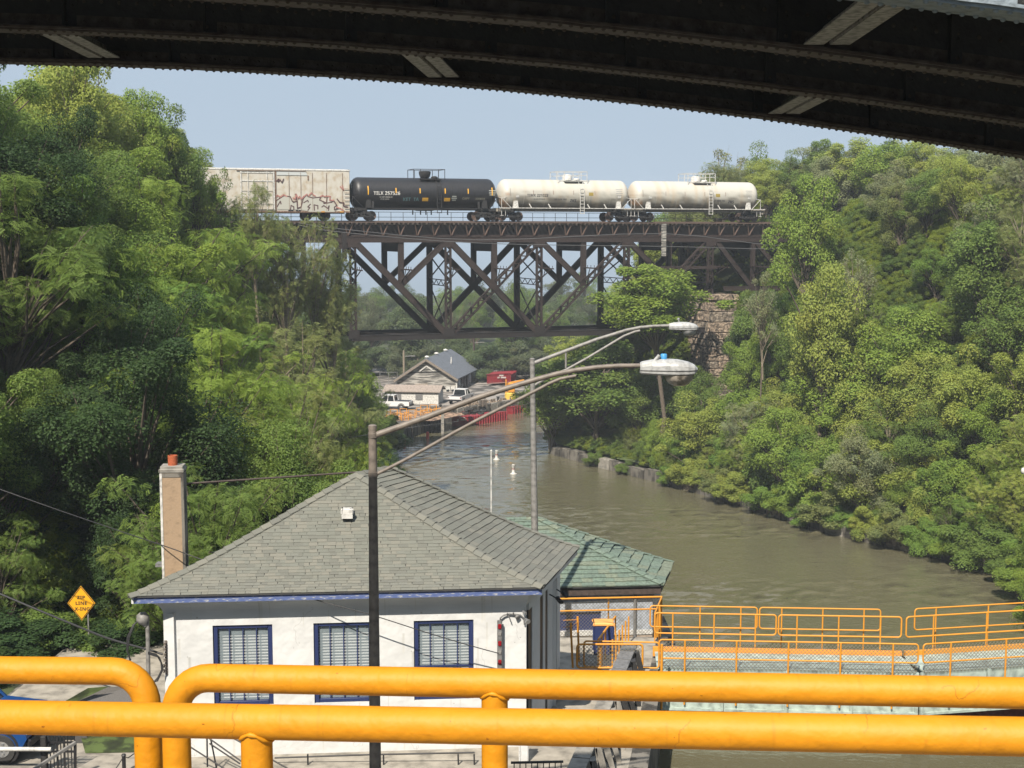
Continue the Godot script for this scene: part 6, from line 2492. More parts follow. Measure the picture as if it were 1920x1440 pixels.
	# two loose yellow posts joined by wire
	var yp := thing("yellow_posts", "two thin yellow posts joined by wire beside the dark corner of the office", "posts", Vector3(at(1074, 1250, 43.0).x, 10.15, -43.0))
	for q in [[1070, 1168, 1074, 43.0], [1083, 1156, 1086, 44.0]]:
		m3 = MB.new()
		m3.tube([at(q[2], 1252, q[3]), at(q[0], q[1], q[3])], 0.035, 8)
		part("post", m3, M.yellow_thin, yp)
	m3 = MB.new()
	m3.tube([at(1056, 1163, 44), at(1083, 1162, 44)], 0.010, 5)
	m3.tube([at(1056, 1176, 43), at(1072, 1175, 43), at(1083, 1166, 44)], 0.010, 5)
	part("wire", m3, M.yellow_thin, yp)
	# blue bin with an orange lid
	var bp := at(1131, 1236, 45.0)
	var bin := thing("blue_bin", "upright navy blue bin with orange lid behind the yellow rails", "bin", Vector3(bp.x, at(1131, 1232, 45).y, -45))
	var by0 := at(1131, 1229, 45.0).y
	var by1 := at(1131, 1170, 45.0).y
	m3 = MB.new()
	m3.bevel_box(Vector3(bp.x, (by0 + by1) * 0.5, -45), Vector3(0.68, by1 - by0, 0.6), 0.03)
	part("body", m3, M.navy, bin)
	m3 = MB.new()
	m3.bevel_box(Vector3(bp.x, by1 + 0.05, -45), Vector3(0.74, 0.11, 0.66), 0.03)
	m3.bevel_box(Vector3(bp.x, by0 - 0.05, -45), Vector3(0.7, 0.08, 0.62), 0.02)
	part("lid", m3, mat(Color(0.78, 0.38, 0.10), 0.6), bin)
	# guard fence with a flat dark rail, running away along the lock wall
	var ga := at(1078, 1444, 32.0)
	var gb := at(1183, 1206, 42.4)
	ga.y = 11.2
	gb.y = maxf(gb.y, 11.0)
	var gf := thing("guard_fence", "dark grey guard fence with broad flat rail running away along the lock wall", "fence", Vector3(ga.x, 10.15, ga.z))
	var cnt := 12
	for k in cnt:
		var a := ga.lerp(gb, float(k) / cnt)
		var b := ga.lerp(gb, (k + 0.94) / cnt)
		m3 = MB.new()
		m3.beam(a, b, 0.44, 0.07)
		part("plank", m3, M.concrete if k < 7 else M.grey, gf)
		m3 = MB.new()
		for y in [0.38, 0.74]:
			m3.beam(a - Vector3(0, y, 0) + Vector3(0.2, 0, 0), b - Vector3(0, y, 0) + Vector3(0.2, 0, 0), 0.05, 0.16)
		part("rail", m3, M.grey, gf)
		m3 = MB.new()
		for s in [0.0, 0.34]:
			m3.beam(Vector3(a.x + 0.22 + s, 10.15, a.z), Vector3(a.x + 0.18 + s * 0.3, a.y, a.z), 0.16, 0.3, Vector3.BACK)
		part("post", m3, M.concrete if k < 7 else M.dark, gf)
	# thin white mast behind the office roof
	var mt := at(921, 846, 45)
	m3 = MB.new()
	m3.tube([Vector3(mt.x, 10.15, mt.z), mt], [0.035, 0.022], 8)
	m3.lathe([Vector2(0.0, 0.06), Vector2(0.03, 0.03), Vector2(0.03, 0.0)], mt, Basis(), 8)
	solo("white_mast", m3, M.white, "thin white mast rising behind the grey shingled roof", "mast", Vector3(mt.x, 10.15, mt.z))
	# something small and white at the right edge
	var we := at(1921, 883, 60)
	var wl := thing("white_globe_lamp", "small white globe lamp on a post at the right picture edge", "lamp", Vector3(we.x, 6, we.z))
	m3 = MB.new()
	m3.lathe([Vector2(0.0, -0.16), Vector2(0.12, -0.12), Vector2(0.16, 0.0), Vector2(0.12, 0.12), Vector2(0.0, 0.16)], we, Basis(), 14)
	part("globe", m3, M.white, wl)
	m3 = MB.new()
	m3.tube([Vector3(we.x + 0.3, 0, we.z), we + Vector3(0.3, 0.1, 0), we], 0.04, 6)
	part("post", m3, M.pole_grey, wl)


# ---- street lamps ---------------------------------------------------------------------------------
func lamp_head(o: Node3D, p: Vector3, s: float, first: bool) -> void:       # p is where the arm enters, the head runs along +x
	var xs := [0.0, 0.03, 0.2, 0.42, 0.66, 0.85, 0.96, 1.02]
	var tops := [0.135, 0.155, 0.19, 0.205, 0.195, 0.155, 0.105, 0.04]
	var lows := [-0.055, -0.07, -0.085, -0.098, -0.105, -0.10, -0.085, -0.02]
	var half := [0.085, 0.105, 0.15, 0.19, 0.205, 0.18, 0.13, 0.05]
	var base := -0.055
	var shell := MB.new()
	var pan := MB.new()
	var seg := 12
	var ring := func(i: int, up: bool) -> Array:
		var q := []
		for k in seg + 1:
			var a := PI * k / seg
			var z: float = cos(a) * half[i]
			var hgt: float = base + (pow(maxf(sin(a), 0.0), 0.62) * tops[i] if up else pow(maxf(sin(a), 0.0), 0.4) * lows[i])
			q.push_back(p + Vector3(xs[i], hgt, z) * s)
		return q
	for up in [true, false]:
		var mb: MB = shell if up else pan
		for i in xs.size() - 1:
			var q0: Array = ring.call(i, up)
			var q1: Array = ring.call(i + 1, up)
			for k in seg:
				var c: Vector3 = (q0[k] + q0[k + 1] + q1[k] + q1[k + 1]) * 0.25
				var out := c - (p + Vector3((xs[i] + xs[i + 1]) * 0.5, base, 0) * s)
				mb.quad(q0[k], q0[k + 1], q1[k + 1], q1[k], out)
		var e: Array = ring.call(0, up)
		for k in range(1, seg):
			mb.tri(e[0], e[k], e[k + 1], Vector3.LEFT)
	var head := part("lamp_head", shell, M.lamp, o)
	part("lower_pan", pan, M.lamp, head)
	var m := MB.new()
	for z in [-1.0, 1.0]:
		m = MB.new()
		for i in xs.size() - 1:
			m.beam(p + Vector3(xs[i], base, z * half[i]) * s, p + Vector3(xs[i + 1], base, z * half[i + 1]) * s, 0.012 * s, 0.012 * s)
		part("seam", m, M.dark, head)
	m = MB.new()
	m.lathe([Vector2(0.0, -0.345), Vector2(0.08, -0.338), Vector2(0.16, -0.305), Vector2(0.225, -0.235), Vector2(0.25, -0.14)], p + Vector3(0.70, 0, 0) * s, Basis().scaled(Vector3.ONE * s), 20, Vector2(1.05, 0.72))
	part("glass_bowl", m, M.glass_dirty if first else M.lamp, head)
	m = MB.new()
	if first:
		m.lathe([Vector2(0.062, 0.0), Vector2(0.062, 0.09), Vector2(0.05, 0.105), Vector2(0.0, 0.11)], p + Vector3(0.42, 0.135, 0) * s, Basis(), 14)
		part("photocell", m, M.cell, head)
		m = MB.new()
		m.tube([p + Vector3(0.27, 0.12, 0.05), p + Vector3(0.36, 0.225, 0.05)], 0.036, 8)
		part("bird_spike", m, M.lamp, head)
	else:
		m.tube([p + Vector3(0.36, 0.12, 0), p + Vector3(0.33, 0.24, 0)], 0.025, 6)
		m.lathe([Vector2(0.0, -0.02), Vector2(0.045, -0.01), Vector2(0.045, 0.03), Vector2(0.0, 0.05)], p + Vector3(0.33, 0.24, 0), Basis(), 8)
		part("photocell", m, M.lamp, head)

func build_lamps() -> void:
	for k in 2:
		var d := 26.0 if k == 0 else 48.0
		var near := k == 0
		var base := at(702 if near else 1002, 1240 if near else 960, d)
		var top := at(698.5, 799, d) if near else at(998, 673, d)
		var o := thing("street_lamp", "near street lamp with curved arm and blue photocell, pole before the shingled roof" if near else "farther street lamp with pale curved arm, standing behind the shingled roof", "street lamp", Vector3(base.x, 10.15 if near else 7.65, -d), "street lamps")
		var dir := (base - top) / (base.y - top.y)
		var foot := top + dir * ((10.15 if near else 7.65) - top.y)
		var mt: Material = M.pole if near else M.pole_grey
		var m := MB.new()
		var r0 := 0.077 if near else 0.087
		var steps := 12
		var pts := []
		var rad := []
		for i in steps + 1:
			pts.push_back(foot.lerp(top, i / float(steps)))
			rad.push_back(lerpf(r0 * 1.75, r0, i / float(steps)))
		m.tube(pts, rad, 20)
		m.lathe([Vector2(r0 * 1.08, -0.06), Vector2(r0 * 1.08, 0.01), Vector2(r0 * 0.6, 0.03), Vector2(0.0, 0.035)], top, Basis(), 16)
		part("pole", m, mt, o)
		m = MB.new()
		m.bevel_box(foot + Vector3(0, 0.03, 0), Vector3(0.5, 0.06, 0.5), 0.02)
		part("base_plate", m, mt, o)
		m = MB.new()
		var arm := [[704, 816], [750, 800], [800, 782], [850, 763], [900, 744], [950, 728], [1000, 713], [1040, 702], [1080, 694], [1120, 688.5], [1160, 686], [1204, 685.5]] if near else [[1003, 680], [1040, 666], [1080, 651], [1120, 636], [1150, 627], [1175, 619], [1200, 614], [1225, 611.5], [1256, 610.5]]
		pts = []
		rad = []
		for i in arm.size():
			pts.push_back(at(arm[i][0], arm[i][1], d))
			rad.push_back(lerpf(0.062 if near else 0.07, 0.042 if near else 0.05, i / (arm.size() - 1.0)))
		m.tube(pts, rad, 14)
		part("arm", m, mt, o)
		m = MB.new()
		arm = [[706, 889], [760, 862], [800, 840], [850, 812], [900, 785], [950, 760], [1000, 735], [1030, 719], [1050, 710.5], [1080, 704.5]] if near else [[1003, 722], [1030, 706], [1060, 694], [1100, 672], [1140, 648], [1170, 630], [1190, 622], [1200, 620]]
		pts = []
		for q in arm:
			pts.push_back(at(q[0], q[1], d))
		m.tube(pts, 0.034 if near else 0.045, 10)
		part("brace", m, mt, o)
		for y in ([816, 889] if near else [681]):
			m = MB.new()
			m.lathe([Vector2(r0 * 1.0, -0.05), Vector2(r0 * 1.2, -0.045), Vector2(r0 * 1.2, 0.045), Vector2(r0 * 1.0, 0.05)], at(699.5 if near else 998.5, y, d), Basis(), 16)
			part("clamp", m, mt, o)
		if not near:
			m = MB.new()
			m.tube([at(1061, 660, d), at(1061, 690, d)], 0.04, 6)
			part("spacer", m, mt, o)
		var hp := at(1200, 688, d) if near else at(1254, 611.5, d)
		lamp_head(o, hp, 1.06 if near else 1.0, near)


# ---- the railings in front of the eye -------------------------------------------------------------
func elbow(a: Vector3, b: Vector3, c: Vector3, r: float) -> Array:      # points from a round the corner b to c
	var u := (a - b).normalized()
	var v := (c - b).normalized()
	var p := [a]
	for k in 9:
		var t := k / 8.0
		# circular when the corner is square
		var w := PI * 0.5 * t
		p.push_back(b + u * r * (1.0 - sin(w)) + v * r * (1.0 - cos(w)))
	p.push_back(c)
	return p

func weld(m: MB, p: Vector3, r: float, rp: float, along: Vector3) -> void:      # the bead round a post of radius rp that meets a rail of radius r from below at p
	var u := along
	u.y = 0
	u = u.normalized()
	var v := u.cross(Vector3.UP)
	var pts := []
	var rad := []
	for k in 33:
		var a := TAU * k / 32.0
		pts.push_back(p + u * rp * cos(a) * 1.03 + v * rp * sin(a) * 1.03 - Vector3(0, sqrt(maxf(r * r - pow(rp * sin(a), 2.0), 0.0)) * 1.01, 0))
		rad.push_back(0.0030 + 0.0012 * sin(k * 2.9) * sin(k * 1.3))
	rad[32] = rad[0]
	m.tube(pts, rad, 8, false)

func build_near_rails() -> void:
	var r := 0.024
	var floor_y := 22.15
	# front railing
	var a := at(-900, 1327, 2.08)
	var b := at(2900, 1400, 1.53)
	var f := thing("yellow_pipe_railing", "front yellow pipe railing across the whole picture, the nearest one", "railing", Vector3(0, floor_y, -1.8), "yellow pipe railings in front")
	var m := MB.new()
	var pts := []
	for k in 41:
		pts.push_back(a.lerp(b, k / 40.0))
	m.tube(pts, r, 28)
	part("top_rail", m, M.yellow, f)
	for px in [482.0, -700.0, 2600.0]:
		# find the point of the rail seen at px
		var best := a
		for i in 400:
			var q := a.lerp(b, i / 399.0)
			if absf(px_of(q).x - px) < absf(px_of(best).x - px):
				best = q
		m = MB.new()
		m.tube([best, Vector3(best.x, floor_y, best.z)], r * 0.90, 28)
		weld(m, best, r, r * 0.90, b - a)
		part("post", m, M.yellow, f)
	m = MB.new()
	m.tube([a - Vector3(0, 0.5, 0), b - Vector3(0, 0.5, 0)], r, 20)
	part("lower_rail", m, M.yellow, f)
	# back railings, two frames side by side
	var l0 := at(-900, 1247, 2.50)
	var lc := at(274, 1259, 2.36)
	var g := thing("yellow_pipe_railing", "left of the two yellow pipe railings behind the front one", "railing", Vector3(lc.x - 0.5, floor_y, lc.z), "yellow pipe railings in front")
	m = MB.new()
	m.tube(elbow(l0, lc, Vector3(lc.x, floor_y, lc.z), 0.062), r, 28)
	part("top_rail", m, M.yellow, g)
	m = MB.new()
	m.tube([l0 - Vector3(0, 0.5, 0), lc - Vector3(0, 0.5, 0)], r, 20)
	part("lower_rail", m, M.yellow, g)
	m = MB.new()
	m.tube([l0, Vector3(l0.x, floor_y, l0.z)], r, 20)
	part("post", m, M.yellow, g)
	var rc := at(328, 1270, 2.30)
	var r1 := at(2900, 1318, 1.93)
	var h := thing("yellow_pipe_railing", "right of the two yellow pipe railings behind the front one, with a welded post", "railing", Vector3(rc.x + 0.5, floor_y, rc.z), "yellow pipe railings in front")
	m = MB.new()
	var loop := elbow(Vector3(rc.x, floor_y, rc.z), rc, r1, 0.062)
	m.tube(loop, r, 28)
	part("top_rail", m, M.yellow, h)
	m = MB.new()
	m.tube([rc - Vector3(0, 0.5, 0), r1 - Vector3(0, 0.5, 0)], r, 20)
	part("lower_rail", m, M.yellow, h)
	for px in [928.0, 2500.0]:
		var best := rc
		for i in 600:
			var q := rc.lerp(r1, i / 599.0)
			if absf(px_of(q).x - px) < absf(px_of(best).x - px):
				best = q
		m = MB.new()
		m.tube([best, Vector3(best.x, floor_y, best.z)], r * 0.90, 28)
		weld(m, best, r, r * 0.90, r1 - rc)
		part("post", m, M.yellow, h)
	m = MB.new()
	m.box(Vector3(0, floor_y - 0.15, 0.3), Vector3(14, 0.3, 6.2))
	struct("walkway", m, M.concrete)


# ---- the corner with the car, lower left ----------------------------------------------------------
func build_left_corner() -> void:
	var yg := 10.16
	# road and grass behind
	var m := MB.new()
	m.quad(on(138, 1316, yg + 0.9), on(250, 1322, yg + 0.75), on(262, 1284, yg + 1.0), on(196, 1289, yg + 1.1), Vector3.UP)
	m.quad(on(138, 1316, yg + 0.9), on(250, 1322, yg + 0.75), on(255, 1372, yg + 0.3), on(100, 1372, yg + 0.35), Vector3.UP)
	struct("path", m, M.asphalt)
	m = MB.new()
	m.quad(on(118, 1317, yg + 0.98), on(142, 1316, yg + 0.95), on(205, 1287, yg + 1.2), on(165, 1290, yg + 1.25), Vector3.UP)
	struct("grass_verge", m, M.lawn)
	m = MB.new()
	m.quad(on(160, 1412, yg + 0.01), on(262, 1410, yg + 0.01), on(262, 1376, yg + 0.16), on(150, 1376, yg + 0.16), Vector3.UP)
	struct("lawn", m, M.lawn)
	# retaining wall behind the car
	m = MB.new()
	var w0 := at(-80, 1322, 43.5)
	var w1 := at(128, 1318, 43.0)
	m.slab([w0, w1, Vector3(w1.x, w1.y + 0.75, w1.z), Vector3(w0.x, w0.y + 1.0, w0.z)], Vector3(0, 0, -0.5))
	m.slab([w0, w1, w1 - Vector3(0, 1.6, 0), w0 - Vector3(0, 1.6, 0)], Vector3(0, 0, -0.5))
	solo("retaining_wall", m, M.concrete_dark, "low grey retaining wall overgrown with vines, left of the path", "wall", w0)
	# plank fence
	var pf := thing("plank_fence", "low fence of weathered planks on black posts above the grass, lower left", "fence", on(200, 1400, yg))
	for k in 3:
		for j in 2:
			m = MB.new()
			var x0 := 158.0 + k * 38.0
			var y0 := 1396.0 - k * 6.5 - j * 13.0
			m.beam(at(x0, y0, 37.5), at(x0 + 36.5, y0 - 6.0, 38.0), 0.05, 0.16)
			part("plank", m, M.wood_tan, pf)
	m = MB.new()
	m.beam(at(158, 1397, 37.4), at(256, 1380, 38.2), 0.07, 0.06)
	part("lower_rail", m, M.black, pf)
	for px in [205.0, 262.0]:
		m = MB.new()
		m.beam(at(px, 1398, 37.6), at(px, 1366, 37.6), 0.1, 0.1, Vector3.BACK)
		part("post", m, M.black, pf)
	# dark board box beside the gate
	m = MB.new()
	var d0 := at(139, 1412, 36.6)
	m.slab([at(139, 1412, 36.6), at(171, 1411, 36.6), at(160, 1372, 36.8), at(139, 1372, 36.8)], Vector3(0, 0, -0.5))
	solo("dark_bin_box", m, M.dark, "tapered black board box behind the picket gate", "box", d0)
	# blue car
	var car := thing("blue_car", "blue off road car at the lower left edge behind the pale barrier pipe", "car")
	var cp := at(86, 1404, 36.2)
	road_vehicle(car, "suv", M.car_blue, Basis(Vector3.UP, deg_to_rad(-6)), Vector3(cp.x - 2.35, yg, -36.3))
	# pale pipe barrier
	m = MB.new()
	var p0 := at(-60, 1404, 34.6)
	var p1 := at(96, 1405, 34.6)
	m.tube([p0, p1], 0.055, 10)
	solo("barrier_pipe", m, M.white, "pale horizontal pipe barrier in front of the blue car", "barrier", p0)
	# black picket gate, posts and handrail
	var gt := thing("picket_gate", "black iron picket gate with a thick post, right of the blue car", "gate", Vector3(at(110, 1440, 34.8).x, yg, -34.8))
	var yt := at(110, 1374, 34.9).y
	for k in 8:
		m = MB.new()
		var p := at(94 + k * 6.6, 1400, 34.9)
		m.box(Vector3(p.x, (yg + yt) * 0.5, p.z), Vector3(0.05 if k == 4 or k == 2 else 0.022, yt - yg, 0.03))
		part("picket", m, M.black, gt)
	m = MB.new()
	for py in [1392, 1409]:
		m.beam(at(90, py, 34.9), at(142, py, 34.9), 0.04, 0.05)
	part("rail", m, M.black, gt)
	m = MB.new()
	var tp := at(82, 1390, 34.8)
	m.bevel_box(Vector3(tp.x, (yg + at(82, 1380, 34.8).y) * 0.5, tp.z), Vector3(0.15, at(82, 1380, 34.8).y - yg, 0.15), 0.01)
	part("thick_post", m, M.dark, gt)
	var hr := thing("sloping_handrail", "grey sloping handrail in front of the picket gate", "handrail", Vector3(at(142, 1440, 34).x, yg, -34))
	m = MB.new()
	m.beam(at(58, 1446, 33.4), at(142, 1392, 34.2), 0.07, 0.07)
	part("rail", m, M.pole_grey, hr)
	m = MB.new()
	m.beam(at(141, 1392, 34.2), at(141, 1452, 34.2), 0.06, 0.06, Vector3.BACK)
	part("post", m, M.black, hr)
	# black bollard with a chain
	var bo := thing("black_bollard", "short black bollard with sagging chain on the pavement", "bollard", Vector3(at(232, 1440, 34.6).x, yg, -34.6))
	var bp := at(232, 1418, 34.6)
	m = MB.new()
	m.tube([Vector3(bp.x, yg, bp.z), bp], 0.05, 10)
	m.lathe([Vector2(0.05, 0.0), Vector2(0.065, 0.02), Vector2(0.05, 0.06), Vector2(0.0, 0.075)], bp, Basis(), 10)
	part("post", m, M.black, bo)
	m = MB.new()
	m.tube([at(214, 1446, 34.4), at(222, 1434, 34.5), bp, at(240, 1421, 34.7), at(256, 1410, 35)], 0.014, 6)
	part("chain", m, M.dark, bo)
	# iron railings against the front wall of the office
	var ir := thing("wall_ramp_railing", "black iron ramp railing in front of the office's white front wall", "railing", Vector3(at(700, 1440, 35.0).x, yg, -35.0))
	var R := func(x: float, y: float) -> Vector3: return at(x, y, 35.15)
	m = MB.new()
	m.tube([R.call(515, 1421), R.call(690, 1415), R.call(890, 1411)], 0.022, 6)
	part("top_rail", m, M.black, ir)
	for px in [577.0, 719.0, 859.0, 889.0]:
		m = MB.new()
		m.beam(R.call(px, 1414), R.call(px + 1, 1462), 0.04, 0.04, Vector3.BACK)
		part("post", m, M.black, ir)
	var sr := thing("stair_handrail", "black iron stair railing sloping down across the white wall, lower left", "railing", Vector3(at(400, 1440, 34.6).x, yg, -34.6))
	for q in [[386, 1380, 470, 1440], [393, 1394, 450, 1432], [356, 1400, 425, 1444], [430, 1380, 545, 1444]]:
		m = MB.new()
		m.tube([at(q[0], q[1], 34.7), at(q[2], q[3], 34.2)], 0.020, 6)
		part("rail", m, M.black, sr)
	for q in [[388, 1378, 389, 1438], [394, 1380, 406, 1440]]:
		m = MB.new()
		m.tube([at(q[0], q[1], 34.7), at(q[2], q[3], 34.6)], 0.022, 6)
		part("post", m, M.black, sr)
	# low iron rail at the bottom, right of the office door
	var lr := thing("low_fence", "low black fence with thin bars at the bottom edge, right of the office", "fence", Vector3(at(1000, 1440, 33.2).x, yg, -33.2))
	m = MB.new()
	m.beam(at(958, 1430, 33.2), at(1056, 1428, 33.4), 0.05, 0.05)
	part("rail", m, M.black, lr)
	for k in 9:
		m = MB.new()
		var p := at(964 + k * 11.0, 1429, 33.3)
		m.box(Vector3(p.x, (p.y + yg) * 0.5, p.z), Vector3(0.025, p.y - yg, 0.025))
		part("bar", m, M.black, lr)
	# white bollard on the pavement beside the side wall
	var wb := at(982, 1398, 35.4)
	m = MB.new()
	m.bevel_box(Vector3(wb.x, yg + 0.45, wb.z), Vector3(0.26, 0.9, 0.26), 0.03)
	solo("white_pillar", m, M.stucco, "short white pillar on the pavement at the office's right corner", "pillar", Vector3(wb.x, yg, wb.z))
	# yellow diamond sign
	var sc := at(152.5, 1131, 46.0)
	var sg := thing("zip_line_sign", "yellow diamond sign reading ZIP LINE X-ING among the dark trees", "sign", Vector3(sc.x, 9.9, sc.z))
	var hd := 0.47
	m = MB.new()
	m.slab([sc + Vector3(0, hd * 1.28, 0), sc + Vector3(hd, 0, 0), sc + Vector3(0, -hd * 1.28, 0), sc + Vector3(-hd, 0, 0)], Vector3(0, 0, -0.015))
	var pl := part("plate", m, M.sign_yellow, sg)
	m = MB.new()
	var cs := [sc + Vector3(0, hd * 1.20, 0.004), sc + Vector3(hd * 0.93, 0, 0.004), sc + Vector3(0, -hd * 1.20, 0.004), sc + Vector3(-hd * 0.93, 0, 0.004)]
	for k in 4:
		m.beam(cs[k], cs[(k + 1) % 4], 0.022, 0.004, Vector3.BACK)
	part("border", m, M.black, pl)
	for q in [["ZIP", 0.2, 0.0], ["LINE", 0.0, 0.0], ["X-ING", -0.2, 0.03]]:
		var t := words(q[0], 0.115)
		m = MB.new()
		m.add(t, Transform3D(Basis().scaled(Vector3(1.15, 1, 1)), sc + Vector3(q[2], q[1] - 0.0, 0.008)))
		part("lettering", m, M.black, pl)
	m = MB.new()
	var pb := sc + Vector3(0.2, 0, -0.06)
	m.tube([Vector3(pb.x, 9.6, pb.z), Vector3(pb.x, sc.y + 0.3, pb.z)], 0.03, 8)
	part("post", m, M.pole_grey, sg)


func build_wires() -> void:
	var list := [
		["upper thin black wire crossing from the left edge over the chimney to the signal lamps", [[-60, 896, 42], [120, 960, 41], [309, 1024, 37.2], [353, 1040, 37.1], [470, 1082, 36.3], [590, 1124, 35.6], [690, 1151, 35.4], [800, 1186, 35.5], [880, 1210, 35.7], [935, 1225, 35.8]], 0.014, true],
		["lower thick black cable from the left edge to the insulator rack on the white wall", [[-60, 1088, 40], [60, 1139, 39], [140, 1172, 38], [200, 1196, 37], [255, 1212, 36.3], [285, 1220, 35.9], [305, 1227, 35.8]], 0.030, true],
		["pair of pale cables strung along the railway bridge below its deck, the upper one", [[560, 418, 128], [645, 430, 128], [900, 450, 134], [1245, 438, 142], [1500, 462, 147], [1750, 430, 152]], 0.035, false],
		["pair of pale cables strung along the railway bridge below its deck, the lower one", [[560, 422, 128], [645, 436, 128], [900, 456, 134], [1245, 462, 142], [1500, 466, 147], [1750, 448, 152]], 0.035, false],
		["thin pale wire low across the left bank trees, behind the near lamp pole", [[540, 838, 100], [690, 815, 100], [760, 803, 102], [860, 790, 106]], 0.02, false],
	]
	for w in list:
		var pts := []
		for q in w[1]:
			pts.push_back(at(q[0], q[1], q[2]))
		# smooth it
		var fine := []
		for i in pts.size() - 1:
			for k in 4:
				fine.push_back(pts[i].cubic_interpolate(pts[i + 1], pts[maxi(i - 1, 0)], pts[mini(i + 2, pts.size() - 1)], k / 4.0))
		fine.push_back(pts[-1])
		var m := MB.new()
		m.tube(fine, w[2], 6)
		solo("overhead_cable", m, M.wire if w[3] else M.wire_pale, w[0], "cable", pts[0])


